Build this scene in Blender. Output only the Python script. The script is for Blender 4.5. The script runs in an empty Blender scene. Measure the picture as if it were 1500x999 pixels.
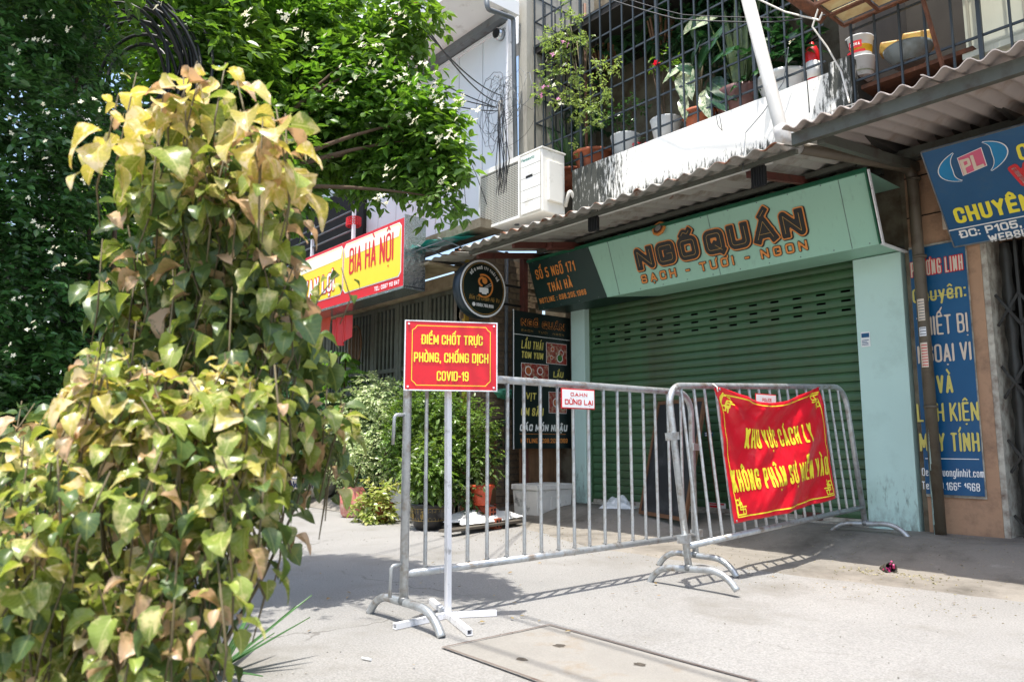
import bpy, bmesh, math, random
import numpy as np
from mathutils import Vector, Matrix, Euler
R = math.radians
random.seed(7); rng = np.random.default_rng(7)
SC = bpy.context.scene
COL = SC.collection

# ------------------------------------------------------------------ camera, sky, sun, exposure
F_PX, HOR, VPX, CAM_H, CAM_D = 1100.0, 648.0, -200.0, .83, 6.3
th = math.atan((HOR-499.5)/F_PX)
aa = math.atan((750-VPX)/(F_PX/math.cos(th)))
FWD = np.array([-math.cos(aa), math.sin(aa), 0]); RGT = np.array([math.sin(aa), math.cos(aa), 0]); UPV = np.array([0, 0, 1.])
CF = FWD*math.cos(th)+UPV*math.sin(th); CU = -FWD*math.sin(th)+UPV*math.cos(th)
CAM = np.array([0, -CAM_D, CAM_H])
cd = bpy.data.cameras.new('camera'); cam = bpy.data.objects.new('camera', cd); COL.objects.link(cam)
cd.sensor_width = 36; cd.lens = F_PX/1500*36; cd.clip_start = .05; cd.clip_end = 500
cam.matrix_world = Matrix(((RGT[0], CU[0], -CF[0], CAM[0]), (RGT[1], CU[1], -CF[1], CAM[1]), (RGT[2], CU[2], -CF[2], CAM[2]), (0, 0, 0, 1)))
cd.dof.use_dof = True; cd.dof.focus_distance = 5.0; cd.dof.aperture_fstop = 5.6
SC.camera = cam
SUN_S = np.array([-.11, .23, -1.0])            # where sunlight travels
sd = -SUN_S/np.linalg.norm(SUN_S)
elev = math.asin(sd[2]); azim = math.atan2(sd[0], sd[1])
W = bpy.data.worlds.new('World'); SC.world = W; W.use_nodes = True
wn = W.node_tree.nodes; sky = wn.new('ShaderNodeTexSky'); sky.sky_type = 'NISHITA'; sky.sun_disc = False
sky.sun_elevation = elev; sky.sun_rotation = azim; sky.dust_density = 3.0; sky.air_density = 1.2; sky.ozone_density = 1.0
bg = wn['Background']; bg.inputs[1].default_value = .15
W.node_tree.links.new(sky.outputs[0], bg.inputs[0])
sl = bpy.data.lights.new('sun', 'SUN'); sl.energy = 3.3; sl.angle = R(.6); sl.color = (1, .955, .88)
so = bpy.data.objects.new('sun', sl); COL.objects.link(so)
so.rotation_euler = Vector(SUN_S).to_track_quat('-Z', 'Y').to_euler()
SC.view_settings.view_transform = 'Standard'; SC.view_settings.look = 'None'
SC.view_settings.exposure = 1.15; SC.view_settings.gamma = 1
SC.cycles.max_bounces = 8; SC.cycles.diffuse_bounces = 5; SC.cycles.use_denoising = True

# ------------------------------------------------------------------ helpers: a photo ray met with a plane of the place
def ray(px, py):
    d = CF*F_PX+RGT*(px-750)+CU*(499.5-py); return d/np.dot(d, FWD)
def at(px, py, X=None, Y=None, Z=None, D=None):
    d = ray(px, py)
    if D is not None: t = D
    elif X is not None: t = (X-CAM[0])/d[0]
    elif Y is not None: t = (Y-CAM[1])/d[1]
    else: t = (Z-CAM[2])/d[2]
    return Vector(CAM+t*d)
def atp(px, py, P, N):
    d = Vector(ray(px, py)); C0 = Vector(CAM); t = (Vector(P)-C0).dot(N)/d.dot(N); return C0+d*t

def lin(v):
    v /= 255.; return v/12.92 if v <= .04045 else ((v+.055)/1.055)**2.4
def C(r, g, b, k=1.): return (lin(r)*k, lin(g)*k, lin(b)*k)

# ------------------------------------------------------------------ materials
MATS = {}
def mat(name, base, rough=.6, metal=0., var=.12, vs=4., dirt=None, da=.4, ds=3., streak=None, sa=.5, ss=9., bump=0., bs=40., spec=.5, grain=0., gs=160., rnd=0., trans=0.):
    if name in MATS: return MATS[name]
    m = bpy.data.materials.new(name); m.use_nodes = True; MATS[name] = m
    nt = m.node_tree; N = nt.nodes; L = nt.links; pb = N['Principled BSDF']
    pb.inputs['Roughness'].default_value = rough; pb.inputs['Metallic'].default_value = metal
    pb.inputs['Specular IOR Level'].default_value = spec
    tc = N.new('ShaderNodeTexCoord'); co = tc.outputs['Object']
    def noise(scale, det=4, vec=None, ro=.55):
        n = N.new('ShaderNodeTexNoise'); n.inputs['Scale'].default_value = scale; n.inputs['Detail'].default_value = det; n.inputs['Roughness'].default_value = ro
        L.new(vec or co, n.inputs['Vector']); return n.outputs['Fac']
    def mr(v, a, b, c=0., d=1.):
        n = N.new('ShaderNodeMapRange'); L.new(v, n.inputs[0]); n.inputs[1].default_value = a; n.inputs[2].default_value = b; n.inputs[3].default_value = c; n.inputs[4].default_value = d; return n.outputs[0]
    def mixc(f, a, b, bt='MIX'):
        n = N.new('ShaderNodeMix'); n.data_type = 'RGBA'; n.blend_type = bt
        if isinstance(f, float): n.inputs[0].default_value = f
        else: L.new(f, n.inputs[0])
        for k, v in ((6, a), (7, b)):
            if isinstance(v, tuple): n.inputs[k].default_value = (*v, 1)
            else: L.new(v, n.inputs[k])
        return n.outputs[2]
    col = mixc(mr(noise(vs), .3, .7), tuple(x*(1-var) for x in base), tuple(min(1, x*(1+var)) for x in base))
    if rnd:
        g = N.new('ShaderNodeNewGeometry'); o = N.new('ShaderNodeObjectInfo')
        ad = N.new('ShaderNodeMath'); ad.operation = 'ADD'; L.new(g.outputs['Random Per Island'], ad.inputs[0]); L.new(o.outputs['Random'], ad.inputs[1])
        fr = N.new('ShaderNodeMath'); fr.operation = 'FRACT'; L.new(ad.outputs[0], fr.inputs[0])
        v = N.new('ShaderNodeHueSaturation'); L.new(mr(fr.outputs[0], 0, 1, 1-rnd, 1+rnd), v.inputs['Value'])
        L.new(mr(noise(1.7), .3, .7, .5-rnd*.04, .5+rnd*.04), v.inputs['Hue']); L.new(col, v.inputs['Color']); col = v.outputs[0]
    if grain:
        col = mixc(mr(noise(gs, 3), .38, .62, 0., 1.), col, mixc(1., col, (1-grain,)*3, 'MULTIPLY'))
    if dirt is not None:
        col = mixc(mr(noise(ds, 6, ro=.65), .62-da*.4, .72, 0., .9), col, dirt)
    if streak is not None:
        mp = N.new('ShaderNodeMapping'); mp.inputs['Scale'].default_value = (1, 1, .12); L.new(co, mp.inputs[0])
        col = mixc(mr(noise(ss, 5, mp.outputs[0], .7), .66-sa*.3, .8, 0., .85), col, streak)
    L.new(col, pb.inputs['Base Color'])
    if bump:
        b = N.new('ShaderNodeBump'); b.inputs['Strength'].default_value = bump; b.inputs['Distance'].default_value = .01
        L.new(noise(bs, 5), b.inputs['Height']); L.new(b.outputs[0], pb.inputs['Normal'])
    if trans:
        tr = N.new('ShaderNodeBsdfTranslucent'); mx = N.new('ShaderNodeMixShader'); mx.inputs[0].default_value = trans
        hs = N.new('ShaderNodeHueSaturation'); hs.inputs['Saturation'].default_value = 1.15; hs.inputs['Value'].default_value = 1.5; hs.inputs['Hue'].default_value = .49
        L.new(col, hs.inputs['Color']); L.new(hs.outputs[0], tr.inputs['Color'])
        L.new(pb.outputs[0], mx.inputs[1]); L.new(tr.outputs[0], mx.inputs[2]); L.new(mx.outputs[0], N['Material Output'].inputs[0])
    return m

def leafmat(name, base, vein, blot=None, blotamt=.4, rough=.35, trans=.35, rnd=.3, spec=.5):
    """leaf with a pale midrib and side veins, blotches; UV runs along the leaf (v) and across it (u)"""
    m = mat(name, base, rough=rough, var=.18, vs=14, rnd=rnd, trans=trans, spec=spec)
    nt = m.node_tree; N = nt.nodes; L = nt.links; pb = N['Principled BSDF']
    src = pb.inputs['Base Color'].links[0].from_socket
    uv = N.new('ShaderNodeUVMap'); sp = N.new('ShaderNodeSeparateXYZ'); L.new(uv.outputs[0], sp.inputs[0])
    def mth(op, a, b=None):
        n = N.new('ShaderNodeMath'); n.operation = op
        for i, v in enumerate((a, b)):
            if v is None: continue
            if isinstance(v, (int, float)): n.inputs[i].default_value = v
            else: L.new(v, n.inputs[i])
        return n.outputs[0]
    ax = mth('ABSOLUTE', mth('SUBTRACT', sp.outputs[0], .5))
    mid = mth('LESS_THAN', ax, .025)
    side = mth('LESS_THAN', mth('FRACT', mth('MULTIPLY', mth('SUBTRACT', sp.outputs[1], mth('MULTIPLY', ax, .7)), 7.)), .1)
    f = mth('MAXIMUM', mid, mth('MULTIPLY', side, .55))
    mx = N.new('ShaderNodeMix'); mx.data_type = 'RGBA'; L.new(mth('MULTIPLY', f, .7), mx.inputs[0]); L.new(src, mx.inputs[6]); mx.inputs[7].default_value = (*vein, 1)
    out = mx.outputs[2]
    if blot:
        tc = N.new('ShaderNodeTexCoord'); ob = N.new('ShaderNodeNewGeometry')
        no = N.new('ShaderNodeTexNoise'); no.inputs['Scale'].default_value = 22; no.inputs['Detail'].default_value = 5; no.inputs['Roughness'].default_value = .7
        L.new(ob.outputs['Position'], no.inputs['Vector'])
        r = N.new('ShaderNodeMapRange'); r.inputs[1].default_value = .62-blotamt*.25; r.inputs[2].default_value = .68-blotamt*.2; L.new(no.outputs['Fac'], r.inputs[0])
        m2 = N.new('ShaderNodeMix'); m2.data_type = 'RGBA'; L.new(mth('MULTIPLY', r.outputs[0], .8), m2.inputs[0]); L.new(out, m2.inputs[6]); m2.inputs[7].default_value = (*blot, 1); out = m2.outputs[2]
    L.new(out, pb.inputs['Base Color'])
    for n in list(N):
        if n.type == 'HUE_SAT' and any(l.to_node.type == 'BSDF_TRANSLUCENT' for l in n.outputs[0].links): L.new(out, n.inputs['Color'])
    return m

# ------------------------------------------------------------------ mesh building
class MB:
    def __init__(s): s.v = []; s.f = []; s.smooth = []
    def add(s, vs, fs, sm=False):
        o = len(s.v); s.v += [tuple(v) for v in vs]; s.f += [tuple(o+i for i in f) for f in fs]; s.smooth += [sm]*len(fs); return s
    def box(s, c, d, rot=None):
        c = Vector(c); M = rot or Matrix.Identity(3); x, y, z = d[0]/2, d[1]/2, d[2]/2
        return s.add([c+M@Vector(p) for p in ((-x, -y, -z), (x, -y, -z), (x, y, -z), (-x, y, -z), (-x, -y, z), (x, -y, z), (x, y, z), (-x, y, z))],
              [(0, 3, 2, 1), (4, 5, 6, 7), (0, 1, 5, 4), (1, 2, 6, 5), (2, 3, 7, 6), (3, 0, 4, 7)])
    def b2(s, x0, x1, y0, y1, z0, z1): return s.box(((x0+x1)/2, (y0+y1)/2, (z0+z1)/2), (abs(x1-x0), abs(y1-y0), abs(z1-z0)))
    def bar(s, a, b, w, h=None, up=(0, 0, 1)):
        a = Vector(a); b = Vector(b); h = h or w; d = (b-a); L = d.length; d.normalize(); u = Vector(up)
        if abs(d.dot(u)) > .98: u = Vector((0, 1, 0))
        sx = d.cross(u).normalized(); sz = sx.cross(d)
        return s.box((a+b)/2, (w, L, h), Matrix((sx, d, sz)).transposed())
    def tube(s, pts, r, n=10, cap=True, closed=False):
        P = [Vector(p) for p in pts]; rs = r if isinstance(r, (list, tuple)) else [r]*len(P); k = len(P); o = len(s.v); u = None
        for i, p in enumerate(P):
            if closed: d = (P[(i+1) % k]-P[i-1])
            else: d = (P[min(i+1, k-1)]-P[max(i-1, 0)])
            d.normalize()
            if u is None: u = d.orthogonal().normalized()
            else: u = (u-d*u.dot(d)).normalized()
            w = d.cross(u)
            for j in range(n):
                a = 2*math.pi*j/n; s.v.append(tuple(p+(u*math.cos(a)+w*math.sin(a))*rs[i]))
        for i in range(k if closed else k-1):
            i2 = (i+1) % k
            for j in range(n): s.f.append((o+i*n+j, o+i*n+(j+1) % n, o+i2*n+(j+1) % n, o+i2*n+j)); s.smooth.append(True)
        if cap and not closed:
            s.f.append(tuple(o+j for j in range(n))[::-1]); s.f.append(tuple(o+(k-1)*n+j for j in range(n))); s.smooth += [False, False]
        return s
    def lathe(s, prof, c=(0, 0, 0), n=24, squash=1.):
        o = len(s.v)
        for r, z in prof:
            for j in range(n):
                a = 2*math.pi*j/n; s.v.append((c[0]+r*math.cos(a), c[1]+r*math.sin(a)*squash, c[2]+z))
        for i in range(len(prof)-1):
            for j in range(n): s.f.append((o+i*n+j, o+i*n+(j+1) % n, o+(i+1)*n+(j+1) % n, o+(i+1)*n+j)); s.smooth.append(True)
        if prof[0][0] > 1e-4: s.f.append(tuple(o+j for j in range(n))[::-1]); s.smooth.append(False)
        if prof[-1][0] > 1e-4: s.f.append(tuple(o+(len(prof)-1)*n+j for j in range(n))); s.smooth.append(False)
        return s
    def grid(s, fn, nu, nv, sm=True):
        vs = [fn(i/nu, j/nv) for j in range(nv+1) for i in range(nu+1)]
        return s.add(vs, [(j*(nu+1)+i, j*(nu+1)+i+1, (j+1)*(nu+1)+i+1, (j+1)*(nu+1)+i) for j in range(nv) for i in range(nu)], sm)
    def quad(s, a, b, c, d): return s.add([a, b, c, d], [(0, 1, 2, 3)])
    def slab(s, quad, n, t):
        q = [Vector(p) for p in quad]; n = Vector(n).normalized()*t; w = [p-n for p in q]
        return s.add(q+w, [(0, 1, 2, 3), (7, 6, 5, 4)]+[(i, i+4, (i+1) % 4+4, (i+1) % 4) for i in range(4)])
    def mesh(s, name, m):
        me = bpy.data.meshes.new(name); me.from_pydata(s.v, [], s.f); me.polygons.foreach_set('use_smooth', s.smooth)
        if m: me.materials.append(m)
        me.update(); return me
    def build(s, name, m, parent=None, bevel=0., loc=None, **tags):
        o = bpy.data.objects.new(name, s.mesh(name, m)); COL.objects.link(o)
        if parent: o.parent = parent
        if loc: o.location = loc
        if bevel:
            md = o.modifiers.new('bevel', 'BEVEL'); md.width = bevel; md.segments = 2; md.limit_method = 'ANGLE'; md.angle_limit = R(40)
        for k, v in tags.items(): o[k] = v
        return o
def child(name, me, parent, loc=(0, 0, 0), rot=None, scale=None, **tags):
    o = bpy.data.objects.new(name, me); COL.objects.link(o); o.parent = parent; o.location = loc
    if rot: o.rotation_euler = rot
    if scale: o.scale = scale
    for k, v in tags.items(): o[k] = v
    return o
def thing(name, label, cat, loc=(0, 0, 0), rot=(0, 0, 0), group=None):
    o = bpy.data.objects.new(name, None); COL.objects.link(o); o.location = loc; o.rotation_euler = rot; o.empty_display_size = .1
    o['label'] = label; o['category'] = cat
    if group: o['group'] = group
    return o
def tag(o, label, cat, group=None):
    o['label'] = label; o['category'] = cat
    if group: o['group'] = group
    return o

# ------------------------------------------------------------------ flat print: lettering and marks cut as thin shapes from a distance field
G = {'A': (1.05, ['0,0 .5,1 1,0', '.18,.27 .82,.27']), 'B': (1, ['0,0 0,1', '~0,1 .95,1 .95,.52 0,.52', '~0,.52 1,.52 1,0 0,0']), 'C': (1, ['~1,.7 1,1 0,1 0,0 1,0 1,.3']),
 'D': (1, ['0,0 0,1', '~0,1 1,1 1,0 0,0']), 'E': (.9, ['0,0 0,1', '0,1 1,1', '0,.5 .85,.5', '0,0 1,0']), 'F': (.85, ['0,0 0,1', '0,1 1,1', '0,.5 .85,.5']),
 'G': (1, ['~1,.72 1,1 0,1 0,0 1,0 1,.46', '1,.46 .6,.46']), 'H': (1, ['0,0 0,1', '1,0 1,1', '0,.5 1,.5']), 'I': (0, ['0,0 0,1']), 'J': (.8, ['~1,1 1,0 0,0 0,.25']),
 'K': (1, ['0,0 0,1', '0,.35 .95,1', '.3,.6 1,0']), 'L': (.85, ['0,1 0,0', '0,0 1,0']), 'M': (1.3, ['0,0 0,1 .5,.2 1,1 1,0']), 'N': (1, ['0,0 0,1 1,0 1,1']),
 'O': (1, ['~0,.5 0,1 1,1 1,0 0,0 0,.5']), 'P': (.95, ['0,0 0,1', '~0,1 1,1 1,.42 0,.42']), 'Q': (1, ['~0,.5 0,1 1,1 1,0 0,0 0,.5', '.55,.28 1.0,-.08']),
 'R': (1, ['0,0 0,1', '~0,1 1,1 1,.45 0,.45', '.45,.45 1,0']), 'S': (.95, ['~1,.74 1,1 0,1 0,.52 1,.48 1,0 0,0 0,.26']), 'T': (.95, ['.5,0 .5,1', '0,1 1,1']),
 'U': (1, ['~0,1 0,0 1,0 1,1']), 'V': (1.05, ['0,1 .5,0 1,1']), 'W': (1.5, ['0,1 .25,0 .5,.85 .75,0 1,1']), 'X': (1, ['0,0 1,1', '0,1 1,0']), 'Y': (1, ['0,1 .5,.45 1,1', '.5,.45 .5,0']), 'Z': (.9, ['0,1 1,1 0,0 1,0']),
 '0': (.95, ['~0,.5 0,1 1,1 1,0 0,0 0,.5']), '1': (.4, ['0,.75 1,1 1,0']), '2': (.9, ['~0,.72 0,1 1,1 1,.55 0,0', '0,0 1,0']), '3': (.9, ['~0,.78 0,1 1,1 1,.52 .3,.52', '~.3,.52 1,.52 1,0 0,0 0,.22']),
 '4': (.95, ['.75,0 .75,1 0,.3 1,.3']), '5': (.9, ['1,1 0,1 0,.55', '~0,.55 1,.6 1,0 0,0 0,.22']), '6': (.9, ['~1,.8 1,1 0,1 0,0 1,0 1,.55 0,.55']), '7': (.85, ['0,1 1,1 .35,0']),
 '8': (.95, ['~0,.75 0,1 1,1 1,.52 0,.52 0,.75', '~0,.25 0,.52 1,.52 1,0 0,0 0,.25']), '9': (.9, ['~0,.2 0,0 1,0 1,1 0,1 0,.45 1,.45']),
 '.': (0, ['0,0 0,.01']), ',': (0, ['0,.04 0,-.14']), ':': (0, ['0,.05 0,.06', '0,.62 0,.63']), '-': (.5, ['0,.45 1,.45']), '/': (.6, ['0,0 1,1']), '@': (1, ['~0,.5 0,1 1,1 1,0 0,0 0,.5']),
 'a': (.75, ['~0,.6 0,.7 1,.7 1,0', '~1,.42 0,.42 0,0 1,0']), 'b': (.75, ['0,1 0,0', '~0,.7 1,.7 1,0 0,0']), 'c': (.7, ['~1,.52 1,.7 0,.7 0,0 1,0 1,.18']), 'e': (.75, ['~0,.36 1,.36 1,.7 0,.7 0,0 1,0 1,.12']), 'h': (.75, ['0,0 0,1', '~0,.7 1,.7 1,0']),
 'g': (.75, ['~1,.7 0,.7 0,0 1,0', '~1,.7 1,-.28 0,-.28 0,-.2']), 'i': (0, ['0,0 0,.7', '0,.95 0,.96']), 'l': (0, ['0,0 0,1']), 'm': (1.2, ['0,0 0,.7', '~0,.7 .5,.7 .5,0', '~.5,.7 1,.7 1,0']), 'n': (.75, ['0,0 0,.7', '~0,.7 1,.7 1,0']),
 'o': (.75, ['~0,.35 0,.7 1,.7 1,0 0,0 0,.35']), 'p': (.75, ['0,.7 0,-.28', '~0,.7 1,.7 1,0 0,0']), 's': (.7, ['~1,.55 1,.7 0,.7 0,.37 1,.35 1,0 0,0 0,.15']), 't': (.5, ['~.4,.95 .4,0 1,0', '0,.7 1,.7']), 'u': (.75, ['~0,.7 0,0 1,0 1,.7']), 'y': (.75, ['0,.7 .5,.05', '1,.7 .35,-.28']), 'r': (.5, ['0,0 0,.7', '~0,.7 1,.7 1,.6']), 'd': (.75, ['1,1 1,0', '~1,.7 0,.7 0,0 1,0']), 'v': (.75, ['0,.7 .5,0 1,.7'])}
import unicodedata
def rounded(P, r):
    out = [P[0]]
    for i in range(1, len(P)-1):
        a, b, c = map(np.array, (P[i-1], P[i], P[i+1])); la = np.linalg.norm(a-b); lc = np.linalg.norm(c-b)
        k = min(r, la*.5, lc*.5)
        if k < 1e-5: out.append(tuple(b)); continue
        p = b+(a-b)/la*k; q = b+(c-b)/lc*k
        for t in (0, .25, .5, .75, 1): out.append(tuple((1-t)**2*p+2*t*(1-t)*b+t*t*q))
    return out+[P[-1]]
def layout(s, Wd, H, tf, sp, rr=.3, slant=0., lim=3.0):
    """list of polylines (points, half thickness, flat-ends) for one line of text, Wd wide, cap height H"""
    t = tf*H; items = []; x = 0.
    units = 0.; fixed = 0.
    seq = []
    for ch in s:
        dec = unicodedata.normalize('NFD', ch); b = dec[0]; marks = dec[1:]
        if b in 'Đđ': marks = 'bar'; b = 'D' if b == 'Đ' else 'd'
        if b == ' ': seq.append((None, '', .55)); units += .55; continue
        if b not in G: b = 'O'
        w, pp = G[b]; seq.append((b, marks, w)); units += w; fixed += t
    nl = max(1, sum(1 for q in seq if q[0])); t1 = min(t, Wd/(len(seq)+1e-6)/(lim+sp)) if sp < 1 else min(t, .45*Wd/len(seq)/2.6); fixed = nl*t1; hx = t1/t; t = t1
    gap = sp*H*.5*min(1, hx*1.2); fixed += gap*(len(seq)-1)
    u = (Wd-fixed)/max(units, .2)
    if sp >= 1: u = (.62*Wd-nl*t)/units; gap = .38*Wd/(len(seq)-1)
    for ci, (b, marks, w) in enumerate(seq):
        if b is None: x += w*u+gap; continue
        n0 = len(items)
        wi = w*u; x0 = x+t/2; ih = H-t
        for p in G[b][1]:
            rd = p[0] == '~'; pts = [tuple(map(float, q.split(','))) for q in p.strip('~').split()]
            P = [(x0+a*wi, t/2+c*ih) for a, c in pts]
            if rd: P = rounded(P, rr*H*.6)
            items.append((P, t/2, True))
        low = b.islower(); top = H*(.78 if low else 1.0)+.07*H; cx = x0+wi/2; mt = t*.38; mw = min(max(wi, .2*H), .42*H)
        if marks == 'bar':
            items.append(([(x0-t*.75, H*.5), (x0+wi*.3, H*.5)], mt*.9, True)); marks = ''
        lvl = 0
        if '\u0302' in marks: items.append(([(cx-mw*.4, top+.02*H), (cx, top+.15*H), (cx+mw*.4, top+.02*H)], mt, True)); lvl = .17*H
        if '\u0306' in marks: items.append(([(cx-mw*.4, top+.14*H), (cx, top+.02*H), (cx+mw*.4, top+.14*H)], mt, True)); lvl = .17*H
        if '\u031b' in marks: items.append(([(x0+wi+t*.2, top-.16*H), (x0+wi+t*.75, top-.1*H), (x0+wi+t*.75, top+.06*H)], mt, True))
        ax = cx+(.3*mw if lvl else 0); ty = top+lvl*.8
        if '\u0301' in marks: items.append(([(ax-mw*.15, ty), (ax+mw*.3, ty+.2*H)], mt, True))
        if '\u0300' in marks: items.append(([(ax+mw*.15, ty), (ax-mw*.3, ty+.2*H)], mt, True))
        if '\u0303' in marks: items.append((rounded([(cx-mw*.5, ty+.02*H), (cx-mw*.2, ty+.16*H), (cx+mw*.2, ty+.02*H), (cx+mw*.5, ty+.16*H)], .1*H), mt, True))
        if '\u0309' in marks: items.append((rounded([(ax-mw*.2, ty+.2*H), (ax+mw*.2, ty+.2*H), (ax+mw*.2, ty+.1*H), (ax, ty+.08*H), (ax, ty)], .06*H), mt*.8, True))
        if '\u0323' in marks: items.append(([(cx-.01*H, -.16*H), (cx+.01*H, -.16*H)], mt*1.2, True))
        items[n0:] = [(P, h, ci) for P, h, f in items[n0:]]
        x += wi+t+gap
    if slant: items = [([(a+c*slant, c) for a, c in P], h, f) for P, h, f in items]
    return items
def sdf_mesh(name, items, parent, m, mp, cell, grow=0., merge=True, **tags):
    """items: polylines or ('fill', fn) ; fills every grid cell inside, cutting the border cells along the outline"""
    if not items: return None
    V = {}; vs = []; fs = []
    allp = np.array([q for it in items for q in (it[0] if it[0] != 'box' else it[1])]); hm = max(it[1] if it[0] != 'box' else 0 for it in items)+grow+2*cell
    x0, y0 = allp.min(0)-hm; x1, y1 = allp.max(0)+hm
    nx = int((x1-x0)/cell)+2; ny = int((y1-y0)/cell)+2
    xs = x0+np.arange(nx)*cell; ys = y0+np.arange(ny)*cell
    D = np.full((ny, nx), 9.)
    for P, h, flat in items:
        for i in range(len(P)-1):
            a = np.array(P[i]); b = np.array(P[i+1]); L = np.linalg.norm(b-a)
            if L < 1e-9: continue
            d = (b-a)/L; e0 = h if i == 0 else 0; e1 = h if i == len(P)-2 else 0
            hh = h+grow+cell*2
            ix = slice(max(0, int((min(a[0], b[0])-hh-h-x0)/cell)), int((max(a[0], b[0])+hh+h-x0)/cell)+2)
            iy = slice(max(0, int((min(a[1], b[1])-hh-h-y0)/cell)), int((max(a[1], b[1])+hh+h-y0)/cell)+2)
            X, Y = np.meshgrid(xs[ix], ys[iy]); s = (X-a[0])*d[0]+(Y-a[1])*d[1]; p = np.abs(-(X-a[0])*d[1]+(Y-a[1])*d[0])
            qx = np.maximum(-e0-s, s-L-e1); qy = p-h
            dd = np.minimum(np.maximum(qx, qy), 0)+np.hypot(np.maximum(qx, 0), np.maximum(qy, 0))
            D[iy, ix] = np.minimum(D[iy, ix], dd)
            if i > 0: D[iy, ix] = np.minimum(D[iy, ix], np.hypot(X-a[0], Y-a[1])-h)
    D -= grow; D[D == 0] = -1e-7
    def vid(key, x, y):
        if key not in V: V[key] = len(vs); vs.append((x, y))
        return V[key]
    ins = D < 0
    full = ins[:-1, :-1] & ins[1:, :-1] & ins[:-1, 1:] & ins[1:, 1:]
    anyc = (ins[:-1, :-1] | ins[1:, :-1] | ins[:-1, 1:] | ins[1:, 1:]) & ~full
    g = lambda i, j: vid((i, j), xs[i], ys[j])
    for j in range(ny-1):
        row = np.flatnonzero(full[j]); k = 0
        while k < len(row):
            e = k
            while merge and e+1 < len(row) and row[e+1] == row[e]+1: e += 1
            a, b = int(row[k]), int(row[e])+1
            fs.append((g(a, j), g(b, j), g(b, j+1), g(a, j+1))); k = e+1
    for j, i in zip(*np.nonzero(anyc)):
        cs = [(i, j), (i+1, j), (i+1, j+1), (i, j+1)]; poly = []
        for k in range(4):
            p, q = cs[k], cs[(k+1) % 4]; dp, dq = D[p[1], p[0]], D[q[1], q[0]]
            if dp < 0: poly.append(g(int(p[0]), int(p[1])))
            if (dp < 0) != (dq < 0):
                t = dp/(dp-dq); lo, hi = sorted((p, q)); poly.append(vid(('e', lo, hi), xs[p[0]]+(xs[q[0]]-xs[p[0]])*t, ys[p[1]]+(ys[q[1]]-ys[p[1]])*t))
        if len(poly) > 2: fs.append(tuple(poly))
    me = bpy.data.meshes.new(name); me.from_pydata([tuple(mp(x, y)) for x, y in vs], [], fs); me.materials.append(m)
    o = bpy.data.objects.new(name, me); COL.objects.link(o)
    if parent: o.parent = parent
    for k, v in tags.items(): o[k] = v
    return o
def flatmap(O, U, V, off=.003):
    O = Vector(O); U = Vector(U).normalized(); V = Vector(V).normalized(); N = U.cross(V)*off
    return lambda x, y: O+U*x+V*y+N
def letters(name, items, parent, m, mp, cell, grow=0., split=True, off=(0, 0, 0), merge=True):
    """one part per letter where letters are large in the picture, else one printed line of kind stuff"""
    if split: groups = [[it for it in items if it[2] == c] for c in sorted({it[2] for it in items})]
    else: groups = [items]
    for g_ in groups:
        o = sdf_mesh(name if not split else {'lettering': 'letter'}.get(name, name), g_, parent, m, mp, cell, grow, merge)
        o.location = off
        if not split: o['kind'] = 'stuff'
def text(s, O, Ux, Vx, Wd, H, m, parent, tf=.2, sp=.22, off=.003, grow=0., slant=0., rr=.3, cell=None, name='lettering', split=False, loff=(0, 0, 0)):
    letters(name, layout(s, Wd, H, tf, sp, rr, slant), parent, m, flatmap(O, Ux, Vx, off), cell or H/16, grow, split, loff)
def text_at(s, bl, br, tl, m, parent, hit, Ux=None, Vx=None, **k):
    """text whose base line runs from photo point bl to br and whose capitals rise to tl, on the plane given by hit(px,py)"""
    P, Q, T = hit(*bl), hit(*br), hit(*tl); U = (Q-P); Wd = U.length; U.normalize(); V = Vx.normalized() if Vx is not None else None
    if V is None: V = (T-P); V = (V-U*V.dot(U)).normalized()
    return text(s, P, U, V, Wd, abs((T-P).dot(V)), m, parent, **k)

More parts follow.
